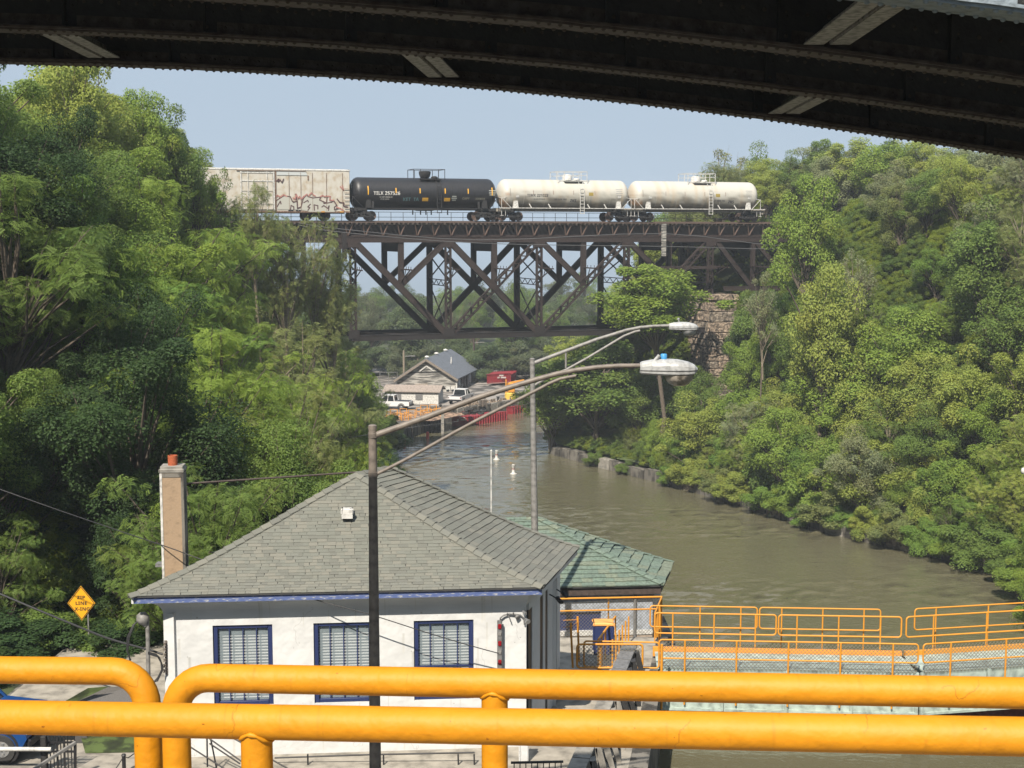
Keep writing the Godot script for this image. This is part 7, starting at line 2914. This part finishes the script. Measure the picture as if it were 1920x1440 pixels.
# ---- trees ----------------------------------------------------------------------------------------
# A crown for a tree 10 m tall: clumps of leaves on the ends of limbs. Returns [crown, trunk].
func grow(kind: String, sd: int) -> Array:
	var r := RandomNumberGenerator.new()
	r.seed = sd
	var o := {cy = 5.5, rx = 3.3, ry = 4.3, n = 50, c0 = 0.65, c1 = 1.3, flat = 0.8, leaves = 420, L = 0.20, W = 0.13, droop = 0.15, frond = 0, low = -0.9, wander = 0.4}
	if kind == "feather":
		o.merge({rx = 3.6, ry = 4.2, n = 64, c0 = 0.7, c1 = 1.25, flat = 0.45, leaves = 84, L = 0.34, W = 0.066, droop = 0.26, frond = 7, wander = 0.3}, true)
	elif kind == "spray":
		o.merge({rx = 3.1, ry = 4.3, n = 58, c0 = 0.55, c1 = 1.05, flat = 0.75, leaves = 56, L = 0.38, W = 0.09, droop = 0.12, frond = 5, wander = 0.4}, true)
	elif kind == "fine":
		o.merge({rx = 3.2, ry = 4.3, n = 64, c0 = 0.6, c1 = 1.1, flat = 0.8, leaves = 400, L = 0.155, W = 0.095, droop = 0.2, wander = 0.5}, true)
	elif kind == "near":
		o.merge({rx = 3.3, ry = 4.3, n = 62, c0 = 0.6, c1 = 1.2, flat = 0.75, leaves = 850, L = 0.105, W = 0.066, droop = 0.2, wander = 0.5}, true)
	elif kind == "airy":
		o.merge({rx = 3.0, ry = 3.8, n = 44, c0 = 0.45, c1 = 0.9, flat = 0.8, leaves = 120, L = 0.22, W = 0.11, droop = 0.1, wander = 0.6}, true)
	elif kind == "shrub":
		o.merge({cy = 4.4, rx = 4.6, ry = 4.6, n = 50, c0 = 0.9, c1 = 1.7, leaves = 400, L = 0.30, W = 0.19, droop = 0.25, low = -0.95, flat = 0.8}, true)
	elif kind == "bare":
		o.merge({rx = 3.0, ry = 3.6, n = 34, c0 = 0.35, c1 = 0.8, leaves = 40, L = 0.16, W = 0.06, droop = 0.0, wander = 0.8}, true)
	var v := PackedVector3Array()
	var nn := PackedVector3Array()
	var cc := PackedColorArray()
	var trunk := MB.new()
	var lean := Vector3(r.randf_range(-0.5, 0.5), 0, r.randf_range(-0.5, 0.5))
	var tt := []
	var tr := []
	var h_t: float = o.cy + o.ry * 0.35
	for i in 7:
		var t := i / 6.0
		tt.push_back(Vector3(lean.x * t * t + 0.12 * sin(t * 5.0 + sd), h_t * t - 0.8 * (1.0 - t), lean.z * t * t + 0.12 * cos(t * 4.0 + sd)))
		tr.push_back(lerpf(0.20, 0.05, t))
	if kind != "shrub":
		trunk.tube(tt, tr, 7)
	# boughs carry the clumps: some long, some short, with gaps between them
	var boughs := []
	var nb := 11 if kind != "shrub" else 9
	for i in nb:
		var up := 1.0 - 1.75 * (i + 0.5) / nb
		var ang := i * 2.4 + r.randf_range(-0.5, 0.5)
		var rr := sqrt(maxf(0.0, 1.0 - up * up))
		var u := Vector3(cos(ang) * rr, up, sin(ang) * rr)
		var reach := r.randf_range(0.62, 1.05) if i > 0 else 1.0
		boughs.push_back([Vector3(u.x * o.rx, u.y * o.ry, u.z * o.rx) * reach * 0.80, r.randf_range(0.75, 1.25), r.randf_range(0.86, 1.16)])
	for i in o.n:
		var bough: Array = boughs[i % nb]
		var off: Vector3 = Vector3(r.randfn(), r.randfn() * 0.62, r.randfn()) * 0.78 * bough[1]
		var c: Vector3 = bough[0] * r.randf_range(0.72, 1.12) + off
		if c.y < 0.0 and kind != "shrub":
			c.x *= 1.0 + c.y / o.ry * 0.3
			c.z *= 1.0 + c.y / o.ry * 0.3
		c.y = clampf(c.y, -o.ry * 0.95, o.ry)
		c += Vector3(0, o.cy, 0) + lean * clampf((c.y + o.cy) / 10.0, 0.0, 1.0)
		var cr: float = r.randf_range(o.c0, o.c1) * (1.0 if off.length() < 1.2 else 0.75)
		# the limb
		if kind != "shrub" or i % 5 == 0:
			var j := clampi(int((c.y * 0.62) / h_t * 6.0), 1, 6)
			var p0: Vector3 = tt[j]
			var mid := p0.lerp(c, 0.5) + Vector3(r.randf_range(-0.3, 0.3), 0.25, r.randf_range(-0.3, 0.3))
			trunk.tube([p0, mid, c, c + (c - mid).normalized() * cr * 0.6], [tr[j] * 0.6, 0.045, 0.022, 0.008], 4, false)
			if kind == "bare" or kind == "airy":
				for q in 6:
					var e := c + Vector3(r.randfn(), r.randfn() + 0.5, r.randfn()) * cr * 0.7
					trunk.tube([mid.lerp(c, r.randf()), e], [0.02, 0.006], 3, false)
		var shade: float = r.randf_range(0.90, 1.10) * bough[2]
		var warm := r.randf_range(-0.10, 0.10)
		var up_ax := (Vector3.UP + Vector3(r.randfn(), 0, r.randfn()) * 0.25).normalized()
		for q in o.leaves:
			var w := Vector3(r.randfn(), r.randfn() + 0.45, r.randfn()).normalized()
			var rad: float = cr * lerpf(0.45, 1.06, pow(r.randf(), 0.55))
			var p := c + Vector3(w.x, w.y * o.flat, w.z) * rad
			var side := Vector3(r.randfn(), r.randfn() * 0.4 - o.droop, r.randfn()).normalized()
			var dir := (side + w * 0.5).normalized()
			dir.y -= o.droop
			dir = dir.normalized()
			var nrm: Vector3 = (w * 0.7 + up_ax * 0.6 + Vector3(r.randfn(), r.randfn(), r.randfn()) * o.wander)
			nrm = (nrm - dir * nrm.dot(dir)).normalized()
			var s := dir.cross(nrm)
			var g := shade * r.randf_range(0.78, 1.22)
			var col := Color(g * (1.0 + warm + r.randf_range(-0.05, 0.10)), g, g * (1.0 - warm))
			var soft := (nrm + w * 0.5).normalized()
			if o.frond == 0:
				var l: float = o.L * r.randf_range(0.65, 1.25)
				var wd: float = o.W * r.randf_range(0.7, 1.2) * 0.5
				var m := p + dir * l * 0.45
				leaf_tris(v, nn, cc, p, m + s * wd - nrm * wd * 0.35, p + dir * l - nrm * l * 0.18, m - s * wd - nrm * wd * 0.35, soft, col)
			else:
				var l: float = o.L * r.randf_range(0.7, 1.25)
				var n: int = o.frond
				for f in n:
					var t := (f + 0.6) / n
					var base := p + dir * l * t - nrm * l * t * t * 0.30
					for sg in [1.0, -1.0]:
						var ld: Vector3 = (s * sg + dir * 0.45 - nrm * 0.15).normalized()
						var ll: float = o.W * (1.15 - 0.5 * t) * 1.7
						var lw: float = o.W * 0.26
						var mm := base + ld * ll * 0.5
						leaf_tris(v, nn, cc, base, mm + dir * lw, base + ld * ll, mm - dir * lw, soft, col)
	var a := []
	a.resize(Mesh.ARRAY_MAX)
	a[Mesh.ARRAY_VERTEX] = v
	a[Mesh.ARRAY_NORMAL] = nn
	a[Mesh.ARRAY_COLOR] = cc
	var crown := ArrayMesh.new()
	crown.add_surface_from_arrays(Mesh.PRIMITIVE_TRIANGLES, a)
	return [crown, trunk.mesh()]

func leaf_tris(v: PackedVector3Array, n: PackedVector3Array, c: PackedColorArray, a: Vector3, b: Vector3, d: Vector3, e: Vector3, soft: Vector3, col: Color) -> void:
	if (d - a).cross(b - a).dot(soft) < 0.0:
		var t := b
		b = e
		e = t
	v.push_back(a); v.push_back(b); v.push_back(d)
	v.push_back(a); v.push_back(d); v.push_back(e)
	for i in 6:
		n.push_back(soft)
		c.push_back(col)


var LEFT_OUTLINE := PackedVector2Array([Vector2(-900, -400), Vector2(120, -60), Vector2(170, 90), Vector2(212, 122), Vector2(262, 160), Vector2(330, 222), Vector2(368, 250), Vector2(430, 318), Vector2(468, 380), Vector2(520, 400), Vector2(592, 430), Vector2(645, 485), Vector2(672, 525), Vector2(684, 620), Vector2(700, 690), Vector2(712, 745), Vector2(738, 800), Vector2(735, 840), Vector2(690, 905), Vector2(690, 1700), Vector2(-900, 1700)])
var RIGHT_OUTLINE := PackedVector2Array([Vector2(1440, 330), Vector2(1492, 322), Vector2(1560, 372), Vector2(1600, 320), Vector2(1640, 262), Vector2(1720, 258), Vector2(2900, 100), Vector2(2900, 1900), Vector2(1900, 1130), Vector2(1560, 1020), Vector2(1300, 935), Vector2(1236, 900), Vector2(1240, 720), Vector2(1384, 690), Vector2(1392, 580), Vector2(1420, 490), Vector2(1480, 480), Vector2(1446, 420)])
var BEHIND_OUTLINE := PackedVector2Array([Vector2(1130, 405), Vector2(1280, 330), Vector2(1296, 272), Vector2(1340, 262), Vector2(1440, 282), Vector2(1500, 262), Vector2(1560, 254), Vector2(1640, 250), Vector2(1760, 250), Vector2(1760, 640), Vector2(1440, 640), Vector2(1240, 880), Vector2(1140, 885), Vector2(1015, 850), Vector2(985, 800), Vector2(942, 690), Vector2(985, 640), Vector2(1000, 560), Vector2(1030, 480), Vector2(1080, 440)])

const MARKS := [
	[60, 150, "at the top of the left slope under the girder"], [190, 150, "on the left crest below the girder's rivets"], [300, 250, "on the left skyline below the arch"], [390, 320, "on the left skyline beside the boxcar"], [500, 430, "in front of the boxcar's wheels"],
	[610, 480, "before the left end of the truss"], [640, 620, "at the left foot of the truss"], [660, 720, "over the canal at the far left bank"], [560, 780, "above the left bank behind the near lamp pole"], [560, 600, "left of the truss's lower chord"],
	[440, 560, "mid left slope below the boxcar"], [250, 430, "in the upper middle of the left slope"], [60, 330, "at the left edge high on the slope"], [60, 560, "at the left edge half way up the slope"], [60, 780, "at the left edge low on the slope"],
	[250, 620, "in the heart of the left slope"], [380, 760, "above the shingled roof's left hip"], [250, 800, "above the chimney of the white office"], [130, 940, "left of the chimney of the white office"], [430, 900, "between the chimney and the lamp pole"],
	[540, 900, "just above the roof's left hip"], [110, 1080, "behind the zip line sign"], [60, 1210, "at the foot of the left slope behind the railing"], [220, 1180, "between the sign and the office's left corner"],
	[1340, 300, "behind the last white tank car"], [1500, 400, "at the right end of the train"], [1570, 290, "on the right skyline under the girder"], [1700, 300, "on the right ridge under the arch"], [1860, 330, "at the right edge below the girder"],
	[1100, 560, "seen through the middle of the truss"], [1220, 480, "seen through the right half of the truss"], [1250, 590, "in front of the stone pier"], [1420, 620, "just right of the stone pier"], [1000, 700, "behind the farther lamp pole"], [1100, 780, "overhanging the canal below the truss"],
	[1190, 830, "on the bend of the right bank"], [1300, 800, "on the right bank under the lamp heads"], [1450, 760, "on the right slope beyond the near lamp head"], [1600, 640, "below the small grey roof on the right slope"], [1560, 480, "under the right end of the railway bridge"],
	[1640, 430, "above the small grey roof on the right slope"], [1800, 480, "on the upper right slope"], [1880, 600, "at the right edge half way up the slope"], [1740, 700, "in the middle of the right slope"], [1620, 860, "low on the right slope above the wall"],
	[1780, 880, "above the canal wall towards the right edge"], [1890, 960, "at the right edge over the canal wall"], [1450, 900, "over the canal wall at the bend"], [700, 560, "in the far wood left of the truss"], [760, 620, "in the far wood above the warehouse"], [880, 600, "in the far wood seen through the truss"],
	[950, 680, "in the far wood right of the warehouse"], [720, 700, "in the far wood left of the warehouse"]]

const CLEAR := [[152, 1131, 50.0], [1334, 600, 145.0], [1364, 575, 145.0], [1366, 640, 145.0], [1676, 498, 132.0], [480, 350, 150.0], [520, 340, 150.0], [560, 390, 150.0], [1530, 455, 128.0]]
var tree_mats := {}
var protos := {}
var label_use := {}

func tree_tone(p: Vector2, r: RandomNumberGenerator) -> String:
	if p.x < 720.0:
		if p.y < 400.0 and p.x > 110.0:
			return ["yellow", "bright", "mid", "yellow"][r.randi() % 4] if p.x < 360 else ["mid", "olive", "bright"][r.randi() % 3]
		if p.x < 120.0:
			return ["mid", "dark", "dark", "mid"][r.randi() % 4]
		if p.x > 460.0 and p.y < 720.0:
			return ["olive", "olive", "mid"][r.randi() % 3]
		if p.x > 330.0 and p.y > 580.0:
			return ["bright", "mid", "bright", "olive"][r.randi() % 4]
		if p.y > 640.0 and p.x < 340.0:
			return "dark"  # lower left: the slope's shade is painted in by the dark tone
		if p.y > 700.0:
			return ["dark", "mid"][r.randi() % 2]
		return ["bright", "fresh", "bright"][r.randi() % 3]
	if p.y < 480.0:
		return ["grey", "mid", "yellow", "olive"][r.randi() % 4]
	return ["yellow", "bright", "yellow", "fresh", "grey", "bright", "mid"][r.randi() % 7]

func tree_form(p: Vector2, r: RandomNumberGenerator) -> String:
	if p.x < 720.0:
		if p.y < 380.0:
			return ["round", "round", "fine"][r.randi() % 3]
		if p.x > 460.0 and p.y < 760.0:
			return ["spray", "spray", "airy"][r.randi() % 3]
		if p.x < 120.0:
			return ["round", "feather"][r.randi() % 2]
		return ["feather", "feather", "fine", "spray"][r.randi() % 4]
	return ["round", "fine", "fine", "spray", "round"][r.randi() % 5]

const TONE_WORD := {yellow = "yellowish green", bright = "bright green", mid = "mid green", dark = "shade-darkened green", olive = "olive green", grey = "greyish green", fresh = "fresh green", far = "hazy green", far2 = "dull hazy green", twig = "grey leafless"}
const FORM_WORD := {round = "broad leaved tree", feather = "feathery leaved tree", spray = "long leaved tree", fine = "small leaved tree", near = "finely leaved tree", airy = "thin crowned tree", shrub = "shrub", bare = "bare twiggy tree"}

func plant(where: Vector3, height: float, width: float, form: String, tone: String, r: RandomNumberGenerator, group: String, note := "", stem := 0.0) -> void:
	if -where.z < 84.0 and form in ["round", "fine", "spray", "airy"]:
		form = "near"
	if form in ["near", "feather"] and not tone in ["bright", "mid", "dark", "fresh", "olive"]:
		tone = "bright"
	var list: Array = protos[form]
	var pr: Array = list[r.randi() % list.size()]
	var o := Node3D.new()
	o.name = numbered("shrub" if form == "shrub" else "tree")
	var t := MeshInstance3D.new()
	t.name = "trunk"
	t.mesh = pr[1]
	t.material_override = M.bark_pale if form in ["airy", "bare", "spray"] else M.bark
	var c := MeshInstance3D.new()
	c.name = "crown"
	c.mesh = pr[0]
	c.material_override = tree_mats[tone]
	o.add_child(t)
	o.add_child(c)
	var spread := 6.6 if form != "shrub" else 9.2
	o.transform = Transform3D(Basis(Vector3.UP, r.randf() * TAU).scaled_local(Vector3(width / spread, height / 10.0, width / spread)), where)
	add_child(o, true)
	if stem > 0.3:
		var sm := MB.new()
		var k := height / 10.0
		sm.tube([Vector3(0, -stem / k - 0.3, 0.1), Vector3(0.5, -stem * 0.5 / k, 0.2), Vector3(0, 0.4, 0)], [0.16, 0.13, 0.12], 8)
		var so := MeshInstance3D.new()
		so.name = "stem"
		so.mesh = sm.mesh()
		so.material_override = M.bark
		o.add_child(so)
	var mid := px_of(where + Vector3(0, height * 0.6, 0))
	var best: Array = MARKS[0]
	for m in MARKS:
		if Vector2(m[0], m[1]).distance_to(mid) < Vector2(best[0], best[1]).distance_to(mid):
			best = m
	var size := "tall " if height > 12.5 else ("small " if height < 6.5 and form != "shrub" else "")
	var label: String = size + TONE_WORD[tone] + " " + FORM_WORD[form] + " " + (note if note else best[2])
	var used: int = label_use.get(label, 0)
	label_use[label] = used + 1
	if used > 0:
		var d := mid - Vector2(best[0], best[1])
		var more: String = ("farther right" if d.x > 0 else "farther left") if absf(d.x) > absf(d.y) else ("lower" if d.y > 0 else "higher")
		label = size + TONE_WORD[tone] + " " + FORM_WORD[form] + " " + more + " " + best[2]
		label_use[label] = label_use.get(label, 0) + 1
	if label.split(" ").size() > 16:
		label = label.trim_prefix("tall ").trim_prefix("small ").replace("farther ", "")
	tag(o, label, "shrub" if form == "shrub" else "tree", group)


func build_trees() -> void:
	var tones := {yellow = [0.300, 0.355, 0.078], bright = [0.225, 0.315, 0.056], mid = [0.160, 0.236, 0.054], dark = [0.055, 0.100, 0.034], olive = [0.215, 0.250, 0.085], grey = [0.260, 0.290, 0.150], fresh = [0.190, 0.300, 0.060], far = [0.125, 0.170, 0.075], far2 = [0.145, 0.170, 0.090], twig = [0.15, 0.14, 0.11]}  # dark: shade of the left slope put into the leaf colour
	for k in tones:
		tree_mats[k] = mat(Color(tones[k][0], tones[k][1], tones[k][2]), 0.6, {vc = true, back = 1.0, spec = 0.32, leaf = true})
	for q in [["round", 4], ["feather", 2], ["spray", 2], ["fine", 3], ["near", 2], ["airy", 2], ["shrub", 3], ["bare", 1]]:
		protos[q[0]] = []
		for i in q[1]:
			protos[q[0]].push_back(grow(q[0], 100 + i * 17 + q[0].length()))
	var r := RandomNumberGenerator.new()
	r.seed = 42
	var made := []
	# --- trees placed one by one, because the photograph shows them apart: picture x, top y, distance, width in pixels, form, tone
	for q in [
		[110, 96, 86.0, 170, "round", "yellow", "on the left crest, cut by the girder"], [190, 126, 92.0, 150, "round", "yellow", "on the left crest where the girder meets it"], [262, 165, 96.0, 120, "round", "bright", "on the left skyline, left of the boxcar"], [318, 218, 98.0, 110, "round", "mid", "on the left skyline, with a dark right side"], [360, 268, 100.0, 100, "fine", "bright", "on the left skyline just left of the boxcar"], [408, 312, 102.0, 90, "airy", "mid", "before the boxcar's hidden left end"], [452, 372, 104.0, 90, "spray", "olive", "before the boxcar's door"],
		[1540, 262, 170.0, 100, "round", "mid", "on the right skyline, left of the ridge"], [1592, 260, 165.0, 120, "round", "yellow", "on the right ridge, first under the girder"], [1658, 248, 160.0, 130, "round", "bright", "on the right ridge where the girder meets it"], [1735, 252, 156.0, 130, "fine", "yellow", "on the right ridge, cut by the girder"], [1815, 264, 152.0, 130, "round", "grey", "on the right ridge near the picture edge"], [1512, 324, 130.0, 120, "round", "bright", "at the right end of the train, before the deck"], [1236, 500, 137.5, 205, "round", "bright", "left of the stone pier's top"],
		[1345, 268, 172.0, 130, "airy", "grey", "on the skyline behind the last white tank car"], [1410, 280, 176.0, 120, "fine", "mid", "on the skyline between the last tank car and the ridge"],
		[1120, 640, 147.0, 230, "round", "mid", "overhanging the water below the truss"], [1040, 690, 152.0, 140, "round", "bright", "behind the farther lamp pole, over the water"],
		[1205, 690, 143.0, 120, "round", "mid", "between the lamp heads and the bend of the bank"], [1412, 548, 139.0, 85, "fine", "mid", "just right of the stone pier's cap"], [1452, 520, 138.0, 95, "round", "mid", "under the deck, right of the pier"], [1400, 600, 137.0, 80, "fine", "dark", "in the shade right of the stone pier"], [1446, 552, 135.0, 110, "round", "mid", "right of the stone pier, below the deck"], [1405, 628, 132.0, 110, "fine", "bright", "at the foot of the stone pier"], [1320, 690, 135.0, 120, "fine", "mid", "below the stone pier, beside the lamp heads"], [1500, 500, 134.0, 100, "fine", "fresh", "below the deck's right end, behind the grey tree"], [1570, 455, 138.0, 110, "round", "mid", "in front of the last stretch of deck"], [1604, 462, 122.0, 80, "airy", "grey", "left of the small grey roof"],
		[1432, 505, 126.0, 80, "airy", "grey", "right of the pier, before the approach span"], [1545, 490, 118.0, 130, "round", "yellow", "under the end of the deck on the right slope"],
		[300, 320, 84.0, 330, "feather", "bright", "spreading in the upper middle of the left slope"], [270, 470, 76.0, 330, "feather", "fresh", "spreading in the heart of the left slope"], [200, 690, 66.0, 300, "feather", "dark", "low in the middle of the left slope"],
		[478, 348, 104.0, 95, "spray", "olive", "before the boxcar, with grey branches"], [532, 384, 107.0, 130, "spray", "olive", "before the boxcar's graffiti"], [585, 408, 110.0, 110, "spray", "olive", "before the boxcar's right wheels"], [622, 462, 112.0, 130, "spray", "olive", "before the left end of the truss, nearest it"], [560, 600, 104.0, 220, "spray", "olive", "on the slope left of the truss, with pale stems"],
		[420, 640, 92.0, 200, "fine", "bright", "in a sunny patch on the lower left slope"], [640, 650, 120.0, 140, "spray", "mid", "leaning over the far left bank"], [690, 700, 140.0, 80, "spray", "mid", "last on the left bank, over the water"],
		[480, 740, 84.0, 180, "fine", "bright", "above the roof's left hip"], [590, 740, 100.0, 160, "spray", "olive", "above the bank behind the near lamp pole"], [650, 820, 112.0, 130, "fine", "mid", "at the water just left of the near lamp pole"], [60, 190, 66.0, 230, "round", "dark", "at the left edge under the girder"], [20, 470, 60.0, 260, "round", "mid", "at the left edge, half way up the slope"],
	]:
		var d: float = q[2]
		var top := at(q[0], q[1], d)
		var g := ground(top.x, d)
		if g < 0.0:
			g = 0.9
		var h := maxf(top.y - g, 4.0)
		var w: float = q[3] * d / FOCAL * 1.06
		# a crown far wider than tall keeps a long trunk: set the foot no deeper than the crown needs
		h *= 1.04
		top.y += h * 0.03
		var most: float = w * (0.95 if q[0] == 1236 else 2.4)
		if h > most:
			h = most
		plant(Vector3(top.x, top.y - h, -d), h, w, q[4], q[5], r, "trees on the canal slopes", q[6], top.y - h - g)
		made.push_back([top.x, d, w * 0.5])
	# --- the rest of the slopes, nearest first, each only where it can be seen and inside the outline of the wood
	var cand := []
	for side in 3:
		var d := 46.0 if side == 0 else (62.0 if side == 1 else 139.0)
		var d1 := 152.0 if side == 0 else (133.0 if side == 1 else 186.0)
		while d < d1:
			var step := 3.4 if d < 90 else 3.8
			var x: float = (table(d, TOE_L) + 3.0) if side == 0 else table(d, EDGE_R) + 1.0
			for k in 13:
				var xx: float = x + (-k if side == 0 else k) * step + r.randf_range(-1.4, 1.4)
				cand.push_back([xx, d + r.randf_range(-1.6, 1.6), side])
			d += step
	cand.sort_custom(func(a, b): return a[1] < b[1])
	var filled := {}
	var outlines := [LEFT_OUTLINE, RIGHT_OUTLINE, BEHIND_OUTLINE]
	for c in cand:
		var x: float = c[0]
		var d: float = c[1]
		var side: int = c[2]
		var g := ground(x, d)
		if g < 0.3:
			continue
		# clear of the railway bridge
		var gap := d - (140.0 + (x - 2.8) * 0.335)
		if (side == 2 and gap < 11.0) or (side == 1 and gap > -5.0):
			continue
		var h := r.randf_range(7.5, 13.0)
		if side == 1 and d < 110:
			h = r.randf_range(6.0, 10.5)
		var w := h * r.randf_range(0.52, 0.78)
		var ok := false
		var mid := Vector2.ZERO
		for attempt in 4:
			mid = px_of(Vector3(x, g + h * 0.6, -d))
			var a := w * 0.5 * FOCAL / d
			var b := h * 0.42 * FOCAL / d
			ok = true
			for s in 10:
				var t := TAU * s / 10.0
				var p := mid + Vector2(cos(t) * a * 0.92, -sin(t) * b * (1.0 if sin(t) > 0 else 0.3))
				if p.x > 0 and p.x < 1920 and p.y > -50 and not Geometry2D.is_point_in_polygon(p, outlines[side]):
					ok = false
					break
			if ok:
				for kc in CLEAR:
					if d < kc[2] and absf(kc[0] - mid.x) < a * 1.25 + 14.0 and absf(kc[1] - mid.y) < b * 1.2 + 14.0:
						ok = false
			if not ok:
				h *= 0.78
				w *= 0.82
				continue
			if ok:
				# how much of it is not yet behind nearer crowns
				var open := 0
				var all := 0
				for ix in range(int((mid.x - a) / 24.0), int((mid.x + a) / 24.0) + 1):
					for iy in range(int((mid.y - b) / 24.0), int((mid.y + b * 0.7) / 24.0) + 1):
						var e := Vector2((ix * 24.0 + 12.0 - mid.x) / a, (iy * 24.0 + 12.0 - mid.y) / b)
						if e.length() < 1.0 and ix > -4 and ix < 84 and iy > 3 and iy < 56:
							all += 1
							if filled.get(Vector2i(ix, iy), 0) < 2:
								open += 1
				ok = all > 0 and open > all * 0.26
				if ok:
					for ix in range(int((mid.x - a) / 24.0), int((mid.x + a) / 24.0) + 1):
						for iy in range(int((mid.y - b) / 24.0), int((mid.y + b * 0.7) / 24.0) + 1):
							if Vector2((ix * 24.0 + 12.0 - mid.x) / a, (iy * 24.0 + 12.0 - mid.y) / b).length() < 0.85:
								filled[Vector2i(ix, iy)] = filled.get(Vector2i(ix, iy), 0) + 1
				break
			h *= 0.78
			w *= 0.82
		if not ok or h < 3.2:
			continue
		plant(Vector3(x, g - 0.2, -d), h, w, tree_form(mid, r), tree_tone(mid, r), r, "trees on the canal slopes")
	# --- shrubs that hang over the canal wall on the right bank
	var d2 := 89.0
	while d2 < 143.0:
		for row in 3:
			var x: float = table(d2, EDGE_R) + [-0.1, 1.6, 4.0][row] + r.randf_range(-0.5, 0.5)
			var h: float = r.randf_range(2.4, 4.2) if row == 0 else (r.randf_range(4.0, 7.5) if row == 1 else r.randf_range(6.0, 9.5))
			if d2 > 131.0:
				h *= 0.6
			if row == 0 and (int(d2) % 7 == 0 or (d2 > 133 and d2 < 138)):
				continue
			plant(Vector3(x, -0.15 if row == 0 else 0.6, -d2), h, h * (r.randf_range(1.0, 1.4) if row == 0 else r.randf_range(0.6, 0.85)), "shrub" if row == 0 else ["fine", "round", "shrub", "spray"][r.randi() % 4], ["bright", "mid", "yellow", "fresh", "olive"][r.randi() % 5], r, "shrubs along the canal wall")
		d2 += r.randf_range(1.7, 2.5)
	# --- shrubs at the foot of the left slope
	for q in [[-20, 1290, 44.0], [40, 1250, 45.5], [75, 1205, 48.0], [30, 1150, 49.0], [130, 1240, 46.5], [200, 1225, 48.5], [250, 1200, 50.0], [240, 1270, 46.0], [10, 1060, 52.0], [90, 1020, 54.0], [180, 1040, 53.0], [260, 1050, 54.0], [350, 1000, 58.0], [440, 960, 62.0], [540, 920, 72.0], [620, 880, 86.0], [720, 850, 118.0], [735, 812, 146.0]]:
		var p := at(q[0], q[1], q[2])
		var g := maxf(ground(p.x, q[2]), 0.4)
		plant(Vector3(p.x, minf(g, p.y), -q[2]), clampf(p.y + 1.0 - g, 2.2, 5.5), r.randf_range(3.4, 5.0), "shrub", ["dark", "mid", "dark", "dark"][r.randi() % 4], r, "shrubs on the left bank")
	# --- trees out of the frame on the left, which shade the foot of the slope
	for q in [[-30.0, 47.0], [-34.0, 52.0], [-28.0, 55.0]]:
		plant(Vector3(q[0], ground(q[0], q[1]), -q[1]), r.randf_range(13.0, 16.0), r.randf_range(8.0, 10.0), "round", "mid", r, "trees on the canal slopes", "beyond the left edge of the picture")
	# --- the far wood
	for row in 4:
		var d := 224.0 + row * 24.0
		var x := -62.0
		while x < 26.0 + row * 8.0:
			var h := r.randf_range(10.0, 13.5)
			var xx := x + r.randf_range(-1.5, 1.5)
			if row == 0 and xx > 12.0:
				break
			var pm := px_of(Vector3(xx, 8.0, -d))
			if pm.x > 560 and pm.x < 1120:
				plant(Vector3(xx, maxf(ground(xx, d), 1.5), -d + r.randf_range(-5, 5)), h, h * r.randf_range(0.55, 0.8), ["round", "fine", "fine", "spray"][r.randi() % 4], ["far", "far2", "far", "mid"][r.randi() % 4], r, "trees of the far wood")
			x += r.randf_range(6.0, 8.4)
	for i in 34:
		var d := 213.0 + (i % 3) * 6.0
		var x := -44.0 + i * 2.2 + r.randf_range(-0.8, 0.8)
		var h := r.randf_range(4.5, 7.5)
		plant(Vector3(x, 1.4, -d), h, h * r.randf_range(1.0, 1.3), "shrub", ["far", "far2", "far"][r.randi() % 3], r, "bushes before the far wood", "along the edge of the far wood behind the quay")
	# --- undergrowth that covers the ground of the slopes
	var clump := MultiMesh.new()
	clump.transform_format = MultiMesh.TRANSFORM_3D
	clump.use_colors = true
	var places := []
	for i in 30000:
		var d := r.randf_range(46.0, 215.0) if i < 25000 else r.randf_range(128.0, 152.0)
		var left := r.randf() < 0.55 and i < 25000
		var x := (table(d, TOE_L) + 4.0 - r.randf() * 34.0) if left else (table(d, EDGE_R) + 1.0 + r.randf() * 36.0)
		var p := Vector3(x, ground(x, d), -d)
		if p.y < 0.5 or (left and d < 52.0) or (left and d > 154.0) or (left and d < 62.0 and x > -13.5):
			continue
		var gap := d - (140.0 + (x - 2.8) * 0.335)
		var under := not left and gap > -9.0 and gap < 12.0
		var q := px_of(p)
		if d < 146.0 and q.x > 1290.0 and q.x < 1405.0 and q.y > 520.0 and q.y < 720.0:
			continue
		if q.x < -150 or q.x > 2100:
			continue
		if under and p.y > 21.0:
			continue
		var s := r.randf_range(0.12, 0.27) * (0.7 if under else 1.0) * (1.3 if left else 1.0)
		places.push_back(Transform3D(Basis(Vector3.UP, r.randf() * TAU).scaled_local(Vector3.ONE * s), p - Vector3(0, 0.2, 0)))
	clump.mesh = protos["shrub"][0][0]
	clump.instance_count = places.size()
	for i in places.size():
		clump.set_instance_transform(i, places[i])
		var kk := r.randf()
		clump.set_instance_color(i, Color(0.75 + 0.7 * kk, 0.8 + 0.4 * kk, 0.85 - 0.2 * kk))
	var mm := MultiMeshInstance3D.new()
	mm.name = "undergrowth"
	mm.multimesh = clump
	mm.material_override = tree_mats["mid"]
	mm.set_meta("kind", "stuff")
	tag(mm, "leafy undergrowth covering the ground of both canal slopes", "undergrowth")
	add_child(mm, true)
